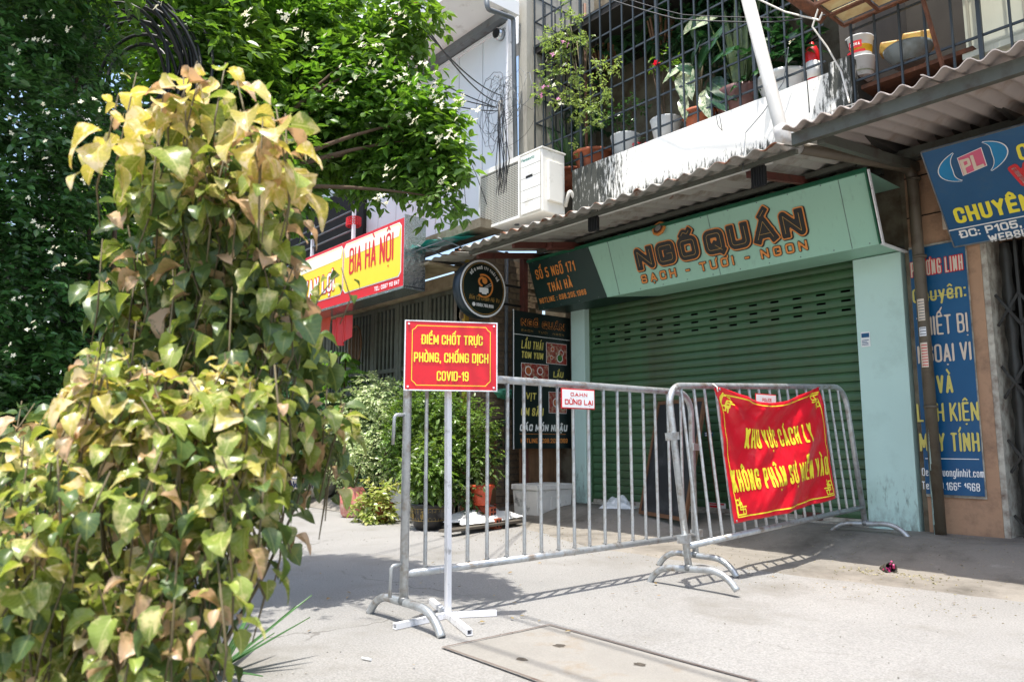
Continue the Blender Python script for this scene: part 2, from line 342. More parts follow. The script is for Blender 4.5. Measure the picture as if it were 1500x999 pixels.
# ------------------------------------------------------------------ leaves
def leaf_template(kind):
    """vertices (x across, y along, z up), faces, uv; unit length"""
    if kind == 'simple':
        v = [(0, 0, 0), (-.24, .3, .05), (0, .33, -.03), (.24, .3, .05), (-.2, .62, .02), (0, .66, -.05), (.2, .62, .02), (0, 1, -.12)]
        f = [(0, 2, 1), (0, 3, 2), (1, 2, 5, 4), (2, 3, 6, 5), (4, 5, 7), (5, 6, 7)]
    elif kind == 'blade':
        n = 7; v = []; f = []
        for i in range(n+1):
            t = i/n; w = .045*(1-t**2.2)+.004; v += [(-w, t, .012), (0, t, 0), (w, t, .012)]
        f = [q for i in range(n) for q in ((3*i, 3*i+1, 3*i+4, 3*i+3), (3*i+1, 3*i+2, 3*i+5, 3*i+4))]
    else:
        n, h = 9, 3; v = []; f = []; k = {'heart': .37, 'broad': .33, 'round': .42, 'long': .2}[kind]; ph = {'heart': 0, 'broad': 1.3, 'round': 2.6, 'long': 2.}[kind]; tw = {'heart': .25, 'broad': -.35, 'round': .15, 'long': .1}[kind]
        for i in range(n+1):
            t = i/n; w = k*(math.sin(math.pi*min(1, t**{'heart': .84, 'broad': .92, 'round': .8, 'long': .8}[kind]))**{'heart': .8, 'broad': .85, 'round': .62, 'long': .8}[kind])*(1-.12*t)+.004
            if i == 0: w = .03
            for j in range(-h, h+1):
                s = j/h; ser = 1+.05*((i % 2)*2-1)*(abs(s) == 1)
                z = (.42 if kind == 'broad' else .22)*abs(s)**1.5*w*1.6-.34*t*t+.045*math.sin(8*t+ph+3*s)*abs(s)
                if kind == 'round': z = .5*abs(s)**2*w-.5*t**2.5+.06*math.sin(10*t+s*2)*abs(s)
                z += tw*s*w*t*1.4
                v.append((s*w*ser, t*(1-.12*t)-.09*abs(s)**2*(1-t)*(kind != 'broad'), z))
        m_ = 2*h+1
        f = [(i*m_+j, i*m_+j+1, (i+1)*m_+j+1, (i+1)*m_+j) for i in range(n) for j in range(2*h)]
    v = np.array(v, float); w = max(1e-3, np.abs(v[:, 0]).max()); uv = np.stack([v[:, 0]/w*.5+.5, v[:, 1]], 1)
    return v, f, uv
LT = {k: leaf_template(k) for k in ('simple', 'blade', 'heart', 'broad', 'round', 'long')}
def leafmesh(name, kind, m):
    v, f, uv = LT[kind]; me = bpy.data.meshes.new(name); me.from_pydata(v.tolist(), [], f); me.polygons.foreach_set('use_smooth', [True]*len(f))
    l = me.uv_layers.new(name='UVMap'); idx = [i for p in f for i in p]; l.data.foreach_set('uv', uv[idx].ravel()); me.materials.append(m); return me
def leaf_frames(dirs, ups):
    y = dirs/np.linalg.norm(dirs, axis=1, keepdims=True); x = np.cross(y, ups); x /= np.linalg.norm(x, axis=1, keepdims=True)+1e-9; z = np.cross(x, y)
    return np.stack([x, y, z], 2)
def leafcloud(name, shape, m, pos, dirs, ups, size, parent, **tags):
    """many leaves as one mesh (crown)"""
    v, f, uv = LT[shape]; n = len(pos); Fm = leaf_frames(dirs, ups)
    P = (np.einsum('nij,vj->nvi', Fm, v)*size[:, None, None]+pos[:, None, :]).reshape(-1, 3)
    ln = np.array([len(p) for p in f]); idx = np.array([i for p in f for i in p])
    loops = (idx[None, :]+np.arange(n)[:, None]*len(v)).ravel(); starts = np.concatenate([[0], np.cumsum(np.tile(ln, n))[:-1]])
    me = bpy.data.meshes.new(name); me.vertices.add(len(P)); me.vertices.foreach_set('co', P.ravel().astype(np.float32))
    me.loops.add(len(loops)); me.loops.foreach_set('vertex_index', loops.astype(np.int32))
    me.polygons.add(n*len(f)); me.polygons.foreach_set('loop_start', starts.astype(np.int32)); me.polygons.foreach_set('loop_total', np.tile(ln, n).astype(np.int32))
    me.update(calc_edges=True); me.polygons.foreach_set('use_smooth', [True]*(n*len(f)))
    l = me.uv_layers.new(name='UVMap'); l.data.foreach_set('uv', np.tile(uv[idx], (n, 1)).ravel().astype(np.float32))
    me.materials.append(m); o = bpy.data.objects.new(name, me); COL.objects.link(o)
    if parent: o.parent = parent
    for k, t in tags.items(): o[k] = t
    return o
def sprays(centres, radii, n_per, leaf, droop=.3, shell=.55, squash=1., r=None):
    """small pinnate sprays of leaves inside ellipsoids: returns positions, directions, ups, sizes"""
    r = r or rng; P = []; Dv = []; Up = []; S = []
    for c, rad, n in zip(centres, radii, n_per):
        q = r.normal(size=(n, 3)); q /= np.linalg.norm(q, axis=1, keepdims=True); rr = rad*(shell+(1-shell)*r.random(n)**.5)*r.uniform(.75, 1.12, n)
        rr = np.where(r.random(n) < .35, rad*r.random(n), rr)
        base = np.array(c)+q*rr[:, None]*np.array([1, 1, squash])
        d = q+r.normal(size=(n, 3))*.5; d[:, 2] -= droop; d /= np.linalg.norm(d, axis=1, keepdims=True)
        for k in range(6):
            t = (k//2)*leaf*.62+leaf*.2; sgn = 1 if k % 2 else -1
            side = np.cross(d, [0, 0, 1.]); side /= np.linalg.norm(side, axis=1, keepdims=True)+1e-9
            ld = d*(.45 if k < 5 else 1)+side*(sgn*.9 if k < 5 else 0)+r.normal(size=(n, 3))*.25; ld[:, 2] -= droop*.4
            up = np.array([0, 0, 1.])+r.normal(size=(n, 3))*.45+q*.35
            P.append(base+d*t); Dv.append(ld); Up.append(up); S.append(leaf*r.uniform(.65, 1.15, n))
    return np.concatenate(P), np.concatenate(Dv), np.concatenate(Up), np.concatenate(S)

# ------------------------------------------------------------------ materials of the place
m_lane = mat('lane concrete', C(188, 186, 182, .58), .85, var=.08, vs=1.3, dirt=C(140, 136, 128, .66), da=.2, ds=1.1, bump=.45, bs=90, grain=.28, gs=120, spec=.3)
m_apron = mat('apron cement', C(182, 175, 164, .6), .8, var=.14, vs=1.6, dirt=C(95, 90, 82, .6), da=.42, ds=1.6, bump=.35, bs=60, grain=.14, gs=150, spec=.35)
m_mint = mat('mint paint', C(190, 218, 209, 1.05), .5, var=.04, vs=1.5, dirt=C(176, 204, 194, 1.), da=.18, ds=2, bump=.08, bs=60)
m_slat = mat('green shutter metal', C(70, 106, 70, .85), .42, var=.08, vs=2.5, dirt=C(84, 80, 54, .75), da=.36, ds=1.6, streak=C(58, 84, 60, .85), sa=.4, ss=6, rnd=.07, spec=.5)
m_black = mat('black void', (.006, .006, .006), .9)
m_rustedge = mat('rusty white threshold', C(190, 186, 172), .7, dirt=C(90, 60, 42), da=.5, ds=9, bump=.3, bs=40)
m_orange = mat('orange plaster', C(196, 156, 124, .8), .85, var=.08, vs=4, dirt=C(120, 96, 80, .8), da=.35, ds=4, bump=.3, bs=40)
m_dirtywall = mat('stained plaster', C(150, 140, 118, .6), .9, var=.2, vs=5, dirt=C(84, 62, 40, .7), da=.5, ds=6, bump=.4, bs=30)
m_whitewall = mat('old whitewash', C(236, 234, 226), .85, var=.04, vs=3, dirt=C(90, 92, 84, .6), da=.12, ds=6, bump=.2, bs=30)
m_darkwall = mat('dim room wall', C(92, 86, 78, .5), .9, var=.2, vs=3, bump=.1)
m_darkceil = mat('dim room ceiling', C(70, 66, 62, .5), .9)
m_shadepier = mat('shade toned off white pier', C(186, 182, 170, .8), .85, var=.12, vs=5, streak=C(110, 106, 96, .8), sa=.5, ss=8, bump=.2)  # off-white darkened and streaked to paint in the shade falling from above
m_clad = mat('pale blue cladding', C(222, 227, 230, .88), .4, var=.03, vs=1, streak=C(165, 176, 180, .8), sa=.25, ss=5, spec=.5)
m_soffit = mat('white soffit board', C(232, 232, 230), .7, var=.04, vs=2, dirt=C(170, 165, 155), da=.12, ds=2)
m_grey = mat('grey painted steel', C(120, 126, 130, .8), .5, metal=.2, dirt=C(90, 80, 70, .7), da=.2, ds=10)
m_galv = mat('galvanised steel', C(188, 192, 194, .9), .36, metal=.55, var=.16, vs=22, dirt=C(140, 118, 92, .8), da=.3, ds=15, bump=.16, bs=120, spec=.6)
m_galvd = mat('weathered galvanised steel', C(140, 144, 146, .8), .45, metal=.5, var=.18, vs=25, dirt=C(110, 100, 86, .7), da=.3, ds=18, bump=.12, bs=120)
m_whitesteel = mat('white painted square tube', C(232, 232, 234), .35, var=.03, dirt=C(150, 150, 148), da=.12, ds=18)
m_cage = mat('blue grey cage paint', C(66, 76, 82, .6), .5, metal=.1, dirt=C(90, 70, 52, .6), da=.12, ds=12)
m_rustred = mat('red oxide steel', C(104, 54, 44, .8), .6, dirt=C(60, 36, 28), da=.3, ds=10, bump=.2)
m_rust = mat('rusted iron', C(112, 70, 48, .8), .85, var=.25, vs=20, dirt=C(60, 42, 34), da=.4, ds=14, bump=.4, bs=60)
m_sheet = mat('fibre cement sheet', C(176, 172, 164, .85), .8, var=.08, vs=2, dirt=C(120, 96, 74, .7), da=.25, ds=2.5, streak=C(130, 110, 90, .8), sa=.2)
m_sheet2 = mat('pinkish tile sheet', C(186, 174, 166, .85), .7, var=.07, vs=2, dirt=C(140, 112, 86, .8), da=.2, ds=2)
m_beam = mat('grey green beam', C(98, 100, 90, .7), .6, dirt=C(70, 56, 44, .8), da=.3, ds=8, bump=.15)
m_pipe = mat('brown grey drainpipe', C(110, 100, 84, .7), .5, dirt=C(80, 62, 46, .7), da=.3, ds=7, var=.1)
m_pvc = mat('white plastic pipe', C(196, 194, 188, .95), .35, dirt=C(170, 160, 146), da=.15, ds=5)
m_white = mat('white print', C(238, 238, 236), .5, var=.01)
m_dgreen = mat('dark green print', C(22, 52, 46, .9), .45, var=.05, dirt=C(34, 68, 58), da=.1)
m_bgreen = mat('black green print', C(20, 34, 34, .8), .4, var=.05)
m_mintface = mat('mint sign face', C(156, 200, 178, 1.0), .45, var=.02, vs=1.2)
m_edgegreen = mat('green sign border', C(26, 96, 66, .9), .5)
m_torange = mat('orange print', C(226, 142, 66), .45, var=.02)
m_tblack = mat('black lettering', C(28, 26, 22, .8), .45)
m_tgold = mat('gold line print', C(180, 140, 70), .45)
m_yel = mat('yellow print', C(240, 226, 62), .45, var=.03)
m_paleyel = mat('pale yellow print', C(214, 200, 104, .95), .5, var=.05)
m_blue = mat('blue vinyl', C(10, 90, 138, .8), .42, var=.1, vs=2.5, dirt=C(50, 96, 130, .8), da=.2, ds=5)
m_lblue = mat('light blue print', C(0, 132, 186, .9), .45)
m_pink = mat('pink print', C(220, 100, 132, .9), .45)
m_cream = mat('cream print', C(224, 206, 186, .95), .5, var=.04)
m_redsign = mat('red enamel sign', C(214, 30, 44), .3, var=.02, vs=2, dirt=C(180, 24, 38), da=.1, ds=5)
m_redprint = mat('red print', C(205, 36, 44), .45, var=.02)
m_banner = mat('red banner cloth', C(214, 26, 44, 1.), .3, var=.04, vs=3, bump=.12, bs=260, spec=.5)
m_beeryel = mat('yellow light box face', C(244, 212, 60), .3, var=.02)
m_chrome = mat('crumpled foil edge', C(200, 204, 206), .18, metal=.9, bump=.9, bs=14)
m_brick = mat('old brick', C(150, 128, 104, .75), .9, var=.15, vs=6, rnd=.22, dirt=C(96, 82, 66, .8), da=.25, ds=14, bump=.5, bs=50)
m_redbrick = mat('red hollow brick', C(176, 92, 66, .9), .85, var=.1, bump=.3, bs=50)
m_mortar = mat('mortar', C(140, 130, 116, .6), .95, bump=.4)
m_wood = mat('weathered board', C(128, 92, 62, .8), .8, var=.2, vs=8, streak=C(78, 52, 34, .8), sa=.6, ss=24, bump=.3, bs=30)
m_wooddk = mat('dark dry plank', C(120, 112, 100, .6), .85, streak=C(60, 54, 46, .8), sa=.5, ss=20, bump=.3)
m_frame = mat('brown wood frame', C(120, 84, 56, .7), .6, streak=C(80, 52, 34), sa=.4, ss=20)
m_board = mat('chalkboard face', C(40, 42, 44, .6), .6, dirt=C(90, 92, 94, .5), da=.3, ds=5)
m_gateg = mat('grey green gate', C(112, 116, 102, .6), .6, dirt=C(80, 76, 62, .7), da=.3, ds=5, streak=C(70, 66, 54, .8), sa=.4)
m_gatedk = mat('dark scissor gate', C(84, 84, 80, .45), .5, metal=.3, dirt=C(50, 42, 36, .6), da=.4, ds=6)
m_ac = mat('white air conditioner casing', C(232, 230, 222), .45, var=.02, dirt=C(190, 184, 170), da=.15, ds=4)
m_acdk = mat('dark fin coil', C(70, 68, 62, .5), .6)
m_acg = mat('beige grille wire', C(206, 202, 188), .5)
m_tgreen = mat('teal green print', C(0, 110, 90), .5)
m_cable = mat('black cable', C(24, 24, 26), .45)
m_cablew = mat('white cable', C(214, 210, 200), .5)
m_terra = mat('terracotta', C(176, 96, 62, .85), .75, var=.1, vs=6, dirt=C(120, 80, 60, .8), da=.3, ds=9, bump=.2)
m_potwhite = mat('white plastic pot', C(226, 228, 228), .4, dirt=C(170, 170, 162), da=.12, ds=8)
m_potbrown = mat('purple brown glazed pot', C(112, 76, 70, .8), .35, var=.12)
m_potblack = mat('black glazed pot', C(40, 38, 36, .7), .35, var=.1)
m_gold = mat('old gold relief', C(178, 150, 84, .8), .45, metal=.2)
m_pinkjar = mat('pink glazed jar', C(196, 118, 108, .9), .35, var=.08, dirt=C(214, 200, 176), da=.3, ds=12)
m_porc = mat('grey white porcelain', C(206, 202, 192), .3, var=.05, dirt=C(150, 146, 138), da=.2, ds=9)
m_cobalt = mat('cobalt brushwork', C(52, 70, 120, .8), .35, var=.15, vs=20)
m_soil = mat('potting soil', C(70, 56, 44, .5), .95, bump=.6)
m_foam = mat('styrofoam', C(232, 230, 224), .8, dirt=C(70, 70, 68), da=.12, ds=5, bump=.2, bs=80)
m_plasticbag = mat('clear plastic bag', C(214, 218, 218), .2, spec=.8)
m_sack = mat('white woven sack', C(232, 232, 230), .55, var=.04, bump=.3, bs=120)
m_bagreen = mat('green plastic bag', C(90, 170, 136, .9), .35)
m_teal = mat('teal tarpaulin', C(0, 168, 158, .9), .45, var=.1)
m_bark = mat('bark', C(104, 84, 66, .7), .9, var=.2, vs=14, bump=.6, bs=50)
m_twig = mat('brown green stem', C(112, 100, 70, .7), .7, var=.2, vs=20, bump=.3)
m_steelrod = mat('brown stake', C(128, 92, 70, .8), .7)
m_stone = mat('stacked stone', C(120, 112, 102, .7), .85, var=.15, bump=.5, bs=30)
m_asph = mat('steel edge strip', C(142, 130, 122, .65), .6, metal=.2, dirt=C(90, 70, 60), da=.3, ds=12)
m_plate = mat('cement cover', C(176, 172, 164, .58), .85, var=.08, vs=3, dirt=C(150, 134, 112, .7), da=.2, ds=4, bump=.4, bs=60, grain=.12)
m_flower = mat('white petals', C(232, 228, 200), .5, trans=.25)
m_pinkfl = mat('pink petals', C(232, 150, 196), .5, trans=.3)
m_redfl = mat('red petals', C(220, 30, 40), .5, trans=.2)
m_paint_y = mat('yellow paint tin', C(226, 176, 40), .4)
m_redplastic = mat('red plastic', C(206, 36, 40), .35)
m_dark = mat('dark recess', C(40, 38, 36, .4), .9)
m_tileroof = mat('red roof tile', C(156, 76, 56, .8), .8)
# foliage
lm_mur = leafmat('orange jasmine leaf', C(92, 128, 54, .92), C(140, 172, 90), rough=.34, trans=.45, rnd=.42, spec=.55)
lm_hedge = leafmat('dark small leaf', C(62, 100, 50, .85), C(96, 134, 70), rough=.34, trans=.28, rnd=.45, spec=.6)
lm_yel = leafmat('yellow copperleaf', C(192, 184, 100, .88), C(222, 196, 140), blot=C(232, 214, 180), blotamt=.5, rough=.32, trans=.42, rnd=.16)
lm_lime = leafmat('lime copperleaf', C(140, 156, 76, .88), C(184, 186, 120), blot=C(206, 196, 140), blotamt=.4, rough=.27, trans=.36, rnd=.3)
lm_grn = leafmat('green copperleaf', C(88, 112, 62, .8), C(130, 140, 80), blot=C(120, 130, 62), blotamt=.2, rough=.34, trans=.28, rnd=.3)
lm_pink = leafmat('mottled pink copperleaf', C(150, 134, 88, .85), C(190, 130, 108), blot=C(204, 172, 138), blotamt=.8, rough=.36, trans=.3, rnd=.22)
lm_pale = leafmat('pale variegated leaf', C(120, 150, 84, .9), C(190, 200, 140), blot=C(216, 222, 176), blotamt=.7, rough=.35, trans=.3, rnd=.25)
lm_ficus = leafmat('light bushy leaf', C(100, 130, 58, .85), C(150, 170, 90), rough=.3, trans=.35, rnd=.4)
lm_fern = leafmat('fern green', C(110, 140, 70, .85), C(150, 170, 90), rough=.4, trans=.3, rnd=.3)
lm_deep = leafmat('deep green houseplant leaf', C(44, 84, 48, .8), C(100, 130, 80), rough=.28, trans=.2, rnd=.3, spec=.6)
lm_cane = leafmat('dumb cane leaf', C(96, 130, 84, .9), C(216, 222, 190), blot=C(216, 220, 186), blotamt=.8, rough=.3, trans=.3, rnd=.2)
lm_snake = leafmat('snake plant blade', C(110, 128, 84, .85), C(60, 88, 60), blot=C(70, 92, 66), blotamt=.4, rough=.35, trans=.1, rnd=.15)
lm_boug = leafmat('bougainvillea leaf', C(128, 152, 86, .9), C(180, 190, 110), rough=.35, trans=.4, rnd=.35)
lm_strap = leafmat('strap leaf', C(70, 110, 66, .8), C(120, 150, 100), rough=.35, trans=.25, rnd=.25)

def overlay(m, build):
    nt = m.node_tree; N = nt.nodes; L = nt.links; pb = N['Principled BSDF']; src = pb.inputs['Base Color'].links[0].from_socket
    geo = N.new('ShaderNodeNewGeometry')
    def noise(scale, stretch=(1, 1, 1), det=4, ro=.6):
        mp = N.new('ShaderNodeMapping'); mp.inputs['Scale'].default_value = stretch; L.new(geo.outputs['Position'], mp.inputs[0])
        n = N.new('ShaderNodeTexNoise'); n.inputs['Scale'].default_value = scale; n.inputs['Detail'].default_value = det; n.inputs['Roughness'].default_value = ro; L.new(mp.outputs[0], n.inputs[0]); return n.outputs
    def ramp(v, a, b, c=0., d=1.):
        q = N.new('ShaderNodeMapRange'); L.new(v, q.inputs[0])
        for i, w in enumerate((a, b, c, d)): q.inputs[i+1].default_value = w
        return q.outputs[0]
    def mul(a, b):
        q = N.new('ShaderNodeMath'); q.operation = 'MULTIPLY'
        for i, w in enumerate((a, b)):
            if isinstance(w, (int, float)): q.inputs[i].default_value = w
            else: L.new(w, q.inputs[i])
        return q.outputs[0]
    f, col = build(N, L, geo, noise, ramp, mul)
    mx = N.new('ShaderNodeMix'); mx.data_type = 'RGBA'; L.new(f, mx.inputs[0]); L.new(src, mx.inputs[6]); mx.inputs[7].default_value = (*col, 1); L.new(mx.outputs[2], pb.inputs['Base Color'])
def scuffs(N, L, geo, noise, ramp, mul):
    sp = N.new('ShaderNodeSeparateXYZ'); L.new(geo.outputs['Position'], sp.inputs[0]); z = sp.outputs[2]
    return mul(mul(ramp(z, .2, .36), ramp(z, .60, .46)), ramp(noise(26, (1, 1, .28), 5, .7)[0], .52, .68, 0, .75)), C(96, 112, 104, .8)
overlay(m_mint, scuffs)
def lowgrime(N, L, geo, noise, ramp, mul):
    sp = N.new('ShaderNodeSeparateXYZ'); L.new(geo.outputs['Position'], sp.inputs[0]); return mul(ramp(sp.outputs[2], .34, .14), ramp(noise(18, (1, 1, .5), 5, .7)[0], .42, .62, 0, .7)), C(110, 106, 92, .8)
overlay(m_mint, lowgrime)
def cracks(N, L, geo, noise, ramp, mul):
    n = noise(1.6, det=5)[1]; mp = N.new('ShaderNodeMix'); mp.data_type = 'VECTOR'; mp.inputs[0].default_value = .35; L.new(geo.outputs['Position'], mp.inputs[4]); L.new(n, mp.inputs[5])
    v = N.new('ShaderNodeTexVoronoi'); v.feature = 'DISTANCE_TO_EDGE'; v.inputs['Scale'].default_value = .8; L.new(mp.outputs[1], v.inputs[0])
    return mul(ramp(v.outputs[0], .0065, .002), ramp(noise(.7)[0], .52, .6, 0, .5)), C(96, 90, 82, .6)
overlay(m_lane, cracks)
def patches(N, L, geo, noise, ramp, mul): return ramp(noise(2.6, (1, .6, 1), 7, .72)[0], .56, .74, 0, .5), C(150, 146, 138, .6)
overlay(m_lane, patches)
def pale(N, L, geo, noise, ramp, mul): return ramp(noise(5, (1, 1.4, 1), 6, .75)[0], .6, .74, 0, .5), C(206, 200, 190, .7)
overlay(m_apron, pale)
def drips(N, L, geo, noise, ramp, mul): return ramp(noise(30, (1, 1, .05), 3, .6)[0], .58, .8, 0, .28), C(120, 140, 124, .8)
overlay(m_mintface, drips)

# ------------------------------------------------------------------ ground
def smooth(t): t = min(1, max(0, t)); return t*t*(3-2*t)
def gz(x, y):
    z = .14*smooth((y+1.15)/.85)
    return z*smooth((x+8.5)/1.5) if x < -7 else z
def axis(a, b, fine0, fine1, step, coarse):
    v = []; x = a
    while x < b: v.append(x); x += step if fine0 <= x < fine1 else coarse
    return v+[b]
gx = axis(-90, 60, -12, 2, .1, 3); gy = axis(-60, 60, -2.6, .3, .07, 2)
def sheet(name, xs, ys, fn, m, jit=0):
    b = MB(); n = len(xs); V = [(x, y, fn(x, y)) for y in ys for x in xs]
    b.add(V, [(j*n+i, j*n+i+1, (j+1)*n+i+1, (j+1)*n+i) for j in range(len(ys)-1) for i in range(n-1)], True)
    o = b.build(name, m); o['kind'] = 'structure'; return o
from mathutils import noise as mn
sheet('lane', gx, gy, lambda x, y: gz(x, y)+(mn.noise(Vector((x*.9, y*.9, 0)))*.008 if -12 < x < 3 else 0), m_lane)
# cement apron in front of the shops: its own thin layer with a wandering broken edge
def apron_edge(x): return -1.72-.12*math.sin(x*1.3)+.05*mn.noise(Vector((x*3, 0, 0)))+(.35*smooth((-x-4.2)/2))
b = MB(); xs = [-6.9+i*.1 for i in range(82)]; rows = 30
V = [(x, apron_edge(x)*(1-j/rows)+.2*(j/rows), 0) for j in range(rows+1) for x in xs]
V = [(x, y, gz(x, y)+mn.noise(Vector((x*.9, y*.9, 0)))*.008+.012*smooth((y-apron_edge(x))/.12)+.004*mn.noise(Vector((x*4, y*4, 3)))-.001) for x, y, z in V]
n = len(xs); b.add(V, [(j*n+i, j*n+i+1, (j+1)*n+i+1, (j+1)*n+i) for j in range(rows) for i in range(n-1)], True)
ap = b.build('apron', m_apron); ap['kind'] = 'structure'

b = MB(); b.grid(lambda u, v: Vector((-16+8.2*u, -1.86+.70*v, .005+.1*min(1, v*4)*min(1, (1-u)*10)+.008*mn.noise(Vector((u*20, v*5, 0))))), 60, 12); o = b.build('raised_step', m_apron); o['kind'] = 'structure'
# ------------------------------------------------------------------ the shop with the green roller shutter
shop = thing('shop_building', 'mint green shopfront with a closed green roller shutter, whitewashed balcony parapet above', 'building', (-4.4, 0, .14))
def loc(p): return tuple(Vector(p)-Vector((-4.4, 0, .14)))
def sb(name, mb, m, parent=None, **k):            # part of the shop built in world coordinates
    mb.v = [(x+4.4, y, z-.14) for x, y, z in mb.v] if parent is None else mb.v
    return mb.build(name, m, parent or shop, **k)
SX0, SX1, SZ0, SZ1 = -6.0, -2.85, .15, 2.40
b = MB(); b.b2(-6.75, -6.23, .02, .2, .1, 3.2); b.b2(-6.23, -2.44, .02, .2, 2.42, 6.5); b.b2(-2.44, -2.40, -.02, .2, .1, 3.2); sb('wall', b, m_dirtywall)
sb('pillar', MB().b2(-6.22, -6.0, -.06, .16, .13, 2.40), m_mint, bevel=.004)
sb('pillar', MB().b2(-2.85, -2.46, -.06, .16, .13, 2.36), m_mint, bevel=.004)
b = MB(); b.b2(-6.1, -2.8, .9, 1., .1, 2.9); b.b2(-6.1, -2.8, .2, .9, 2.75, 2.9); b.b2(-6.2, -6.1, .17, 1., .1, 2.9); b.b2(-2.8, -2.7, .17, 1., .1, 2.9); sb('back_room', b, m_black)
b = MB(); b.b2(-6.0, -2.85, -.04, .1, .135, .165); sb('threshold', b, m_rustedge)
sh = bpy.data.objects.new('roller_shutter', None); COL.objects.link(sh); sh.parent = shop; sh.location = loc((SX0, .05, SZ0+.05))
def slat_mesh(slots):
    L = SX1-SX0; pr = [(0, 0), (-.012, .006), (-.016, .03), (-.016, .040), (-.013, .060), (-.003, .078), (.004, .0815)]
    b = MB(); xs = [0]
    if slots:
        for k in range(14):
            c = .12+k*(L-.24)/13; xs += [c-.042, c+.042]
    xs.append(L); n = len(pr)
    b.add([(x, y, z) for x in xs for y, z in pr], [(i*n+j, (i+1)*n+j, (i+1)*n+j+1, i*n+j+1) for i in range(len(xs)-1) for j in range(n-1) if not (slots and i % 2 == 1 and j in (3,))], False)
    return b.mesh('slat', m_slat)
sm, ss_ = slat_mesh(False), slat_mesh(True); nsl = int((SZ1-SZ0)/.0815)
for i in range(nsl):
    k = nsl-1-i
    child('slat', ss_ if k in (3, 4, 5) else sm, sh, (0, random.uniform(-.001, .001), i*.0815))
b = MB(); b.b2(0, SX1-SX0, -.02, .02, -.045, 0); b.build('bottom_rail', m_rustedge, sh)
MB().b2(2.55, 2.72, -.05, -.02, -.03, .03).build('bolt', m_rustred, sh)
MB().b2(-.002, .02, -.03, .06, -.05, 2.26).build('guide_rail', m_slat, sh); MB().b2(SX1-SX0-.02, SX1-SX0+.002, -.03, .06, -.05, 2.26).build('guide_rail', m_slat, sh)
# small advert stickers on the shutter and the pillar
def sticker(px, py, w, h, cols, parent_lbl, Y=-.065):
    P = at(px, py, Y=Y); o = MB().b2(-w/2, w/2, -.001, .0, -h/2, h/2).build('sticker', cols[0], None, loc=P); tag(o, parent_lbl, 'sticker')
    MB().b2(-w*.42, w*.42, -.003, -.001, h*.12, h*.4).build('heading', cols[1], o)
    b = MB()
    for i in range(4): b.b2(-w*.4, w*(.1+.3*random.random()), -.003, -.001, -h*(.05+.1*i)-.004, -h*(.05+.1*i)+.001)
    b.build('print_lines', cols[1], o); return o
sticker(1268, 497, .075, .125, (m_white, m_blue), 'small white and blue paper notice on the mint pillar right of the shutter')
sticker(1050, 740, .2, .05, (m_white, m_redprint), 'low red and white strip sticker near the bottom of the green shutter', Y=.03)
sticker(1038, 636, .1, .04, (m_blue, m_white), 'tiny blue sticker on the green shutter beside the chalkboard', Y=.03)
# upper floor: balcony slab, parapet, room behind
PY = -1.0
sb('balcony_slab', MB().b2(-5.28, -2.4, PY+.09, .02, 3.18, 3.32), m_whitewall)
m_par = mat('stained white parapet', C(238, 236, 228), .8, var=.03, vs=3, bump=.25, bs=22)
nt = m_par.node_tree; N = nt.nodes; L = nt.links; pb = N['Principled BSDF']; src = pb.inputs['Base Color'].links[0].from_socket
geo = N.new('ShaderNodeNewGeometry'); sp = N.new('ShaderNodeSeparateXYZ'); L.new(geo.outputs['Position'], sp.inputs[0])
mp_ = N.new('ShaderNodeMapping'); mp_.inputs['Scale'].default_value = (1, 1, .2); L.new(geo.outputs['Position'], mp_.inputs[0])
no = N.new('ShaderNodeTexNoise'); no.inputs['Scale'].default_value = 34; no.inputs['Detail'].default_value = 7; no.inputs['Roughness'].default_value = .75; L.new(mp_.outputs[0], no.inputs[0])
def mrange(v, a, b, c=0, d=1):
    q = N.new('ShaderNodeMapRange'); L.new(v, q.inputs[0]); [q.inputs[i+1].__setattr__('default_value', w) for i, w in enumerate((a, b, c, d))]; return q.outputs[0]
def mth(op, a, b_):
    q = N.new('ShaderNodeMath'); q.operation = op
    for i, w in enumerate((a, b_)):
        if isinstance(w, (int, float)): q.inputs[i].default_value = w
        else: L.new(w, q.inputs[i])
    return q.outputs[0]
edge = mth('MAXIMUM', mrange(sp.outputs[0], -4.95, -4.1, .34, 0.), mth('MAXIMUM', mrange(sp.outputs[2], 3.36, 3.16, 0, .26), mrange(sp.outputs[0], -2.75, -2.45, 0, .3)))
ff = mrange(mth('ADD', no.outputs['Fac'], edge), .66, .78)
mx = N.new('ShaderNodeMix'); mx.data_type = 'RGBA'; L.new(ff, mx.inputs[0]); L.new(src, mx.inputs[6]); mx.inputs[7].default_value = (*C(74, 76, 68, .7), 1); L.new(mx.outputs[2], pb.inputs['Base Color'])
b = MB()
b.grid(lambda u, v: Vector((-5.24+2.76*u, PY+.004*mn.noise(Vector((u*9, v*3, 0))), 3.14+.46*v+.006*mn.noise(Vector((u*14, v, 5))))), 60, 6)
b.b2(-5.24, -2.48, PY+.008, PY+.09, 3.14, 3.595); sb('parapet', b, m_par)
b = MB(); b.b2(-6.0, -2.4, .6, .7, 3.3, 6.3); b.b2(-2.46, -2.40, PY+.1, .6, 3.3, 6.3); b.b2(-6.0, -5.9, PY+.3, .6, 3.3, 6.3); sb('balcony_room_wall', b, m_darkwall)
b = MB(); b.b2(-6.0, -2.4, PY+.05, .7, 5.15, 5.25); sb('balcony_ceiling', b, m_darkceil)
b = MB(); b.b2(-5.3, -2.48, PY+.09, PY+.5, 3.50, 3.54); sb('plant_ledge', b, m_dirtywall)
b = MB(); b.b2(-2.50, -2.34, PY-.02, PY+.1, 3.1, 3.66); sb('parapet_end', b, m_par)
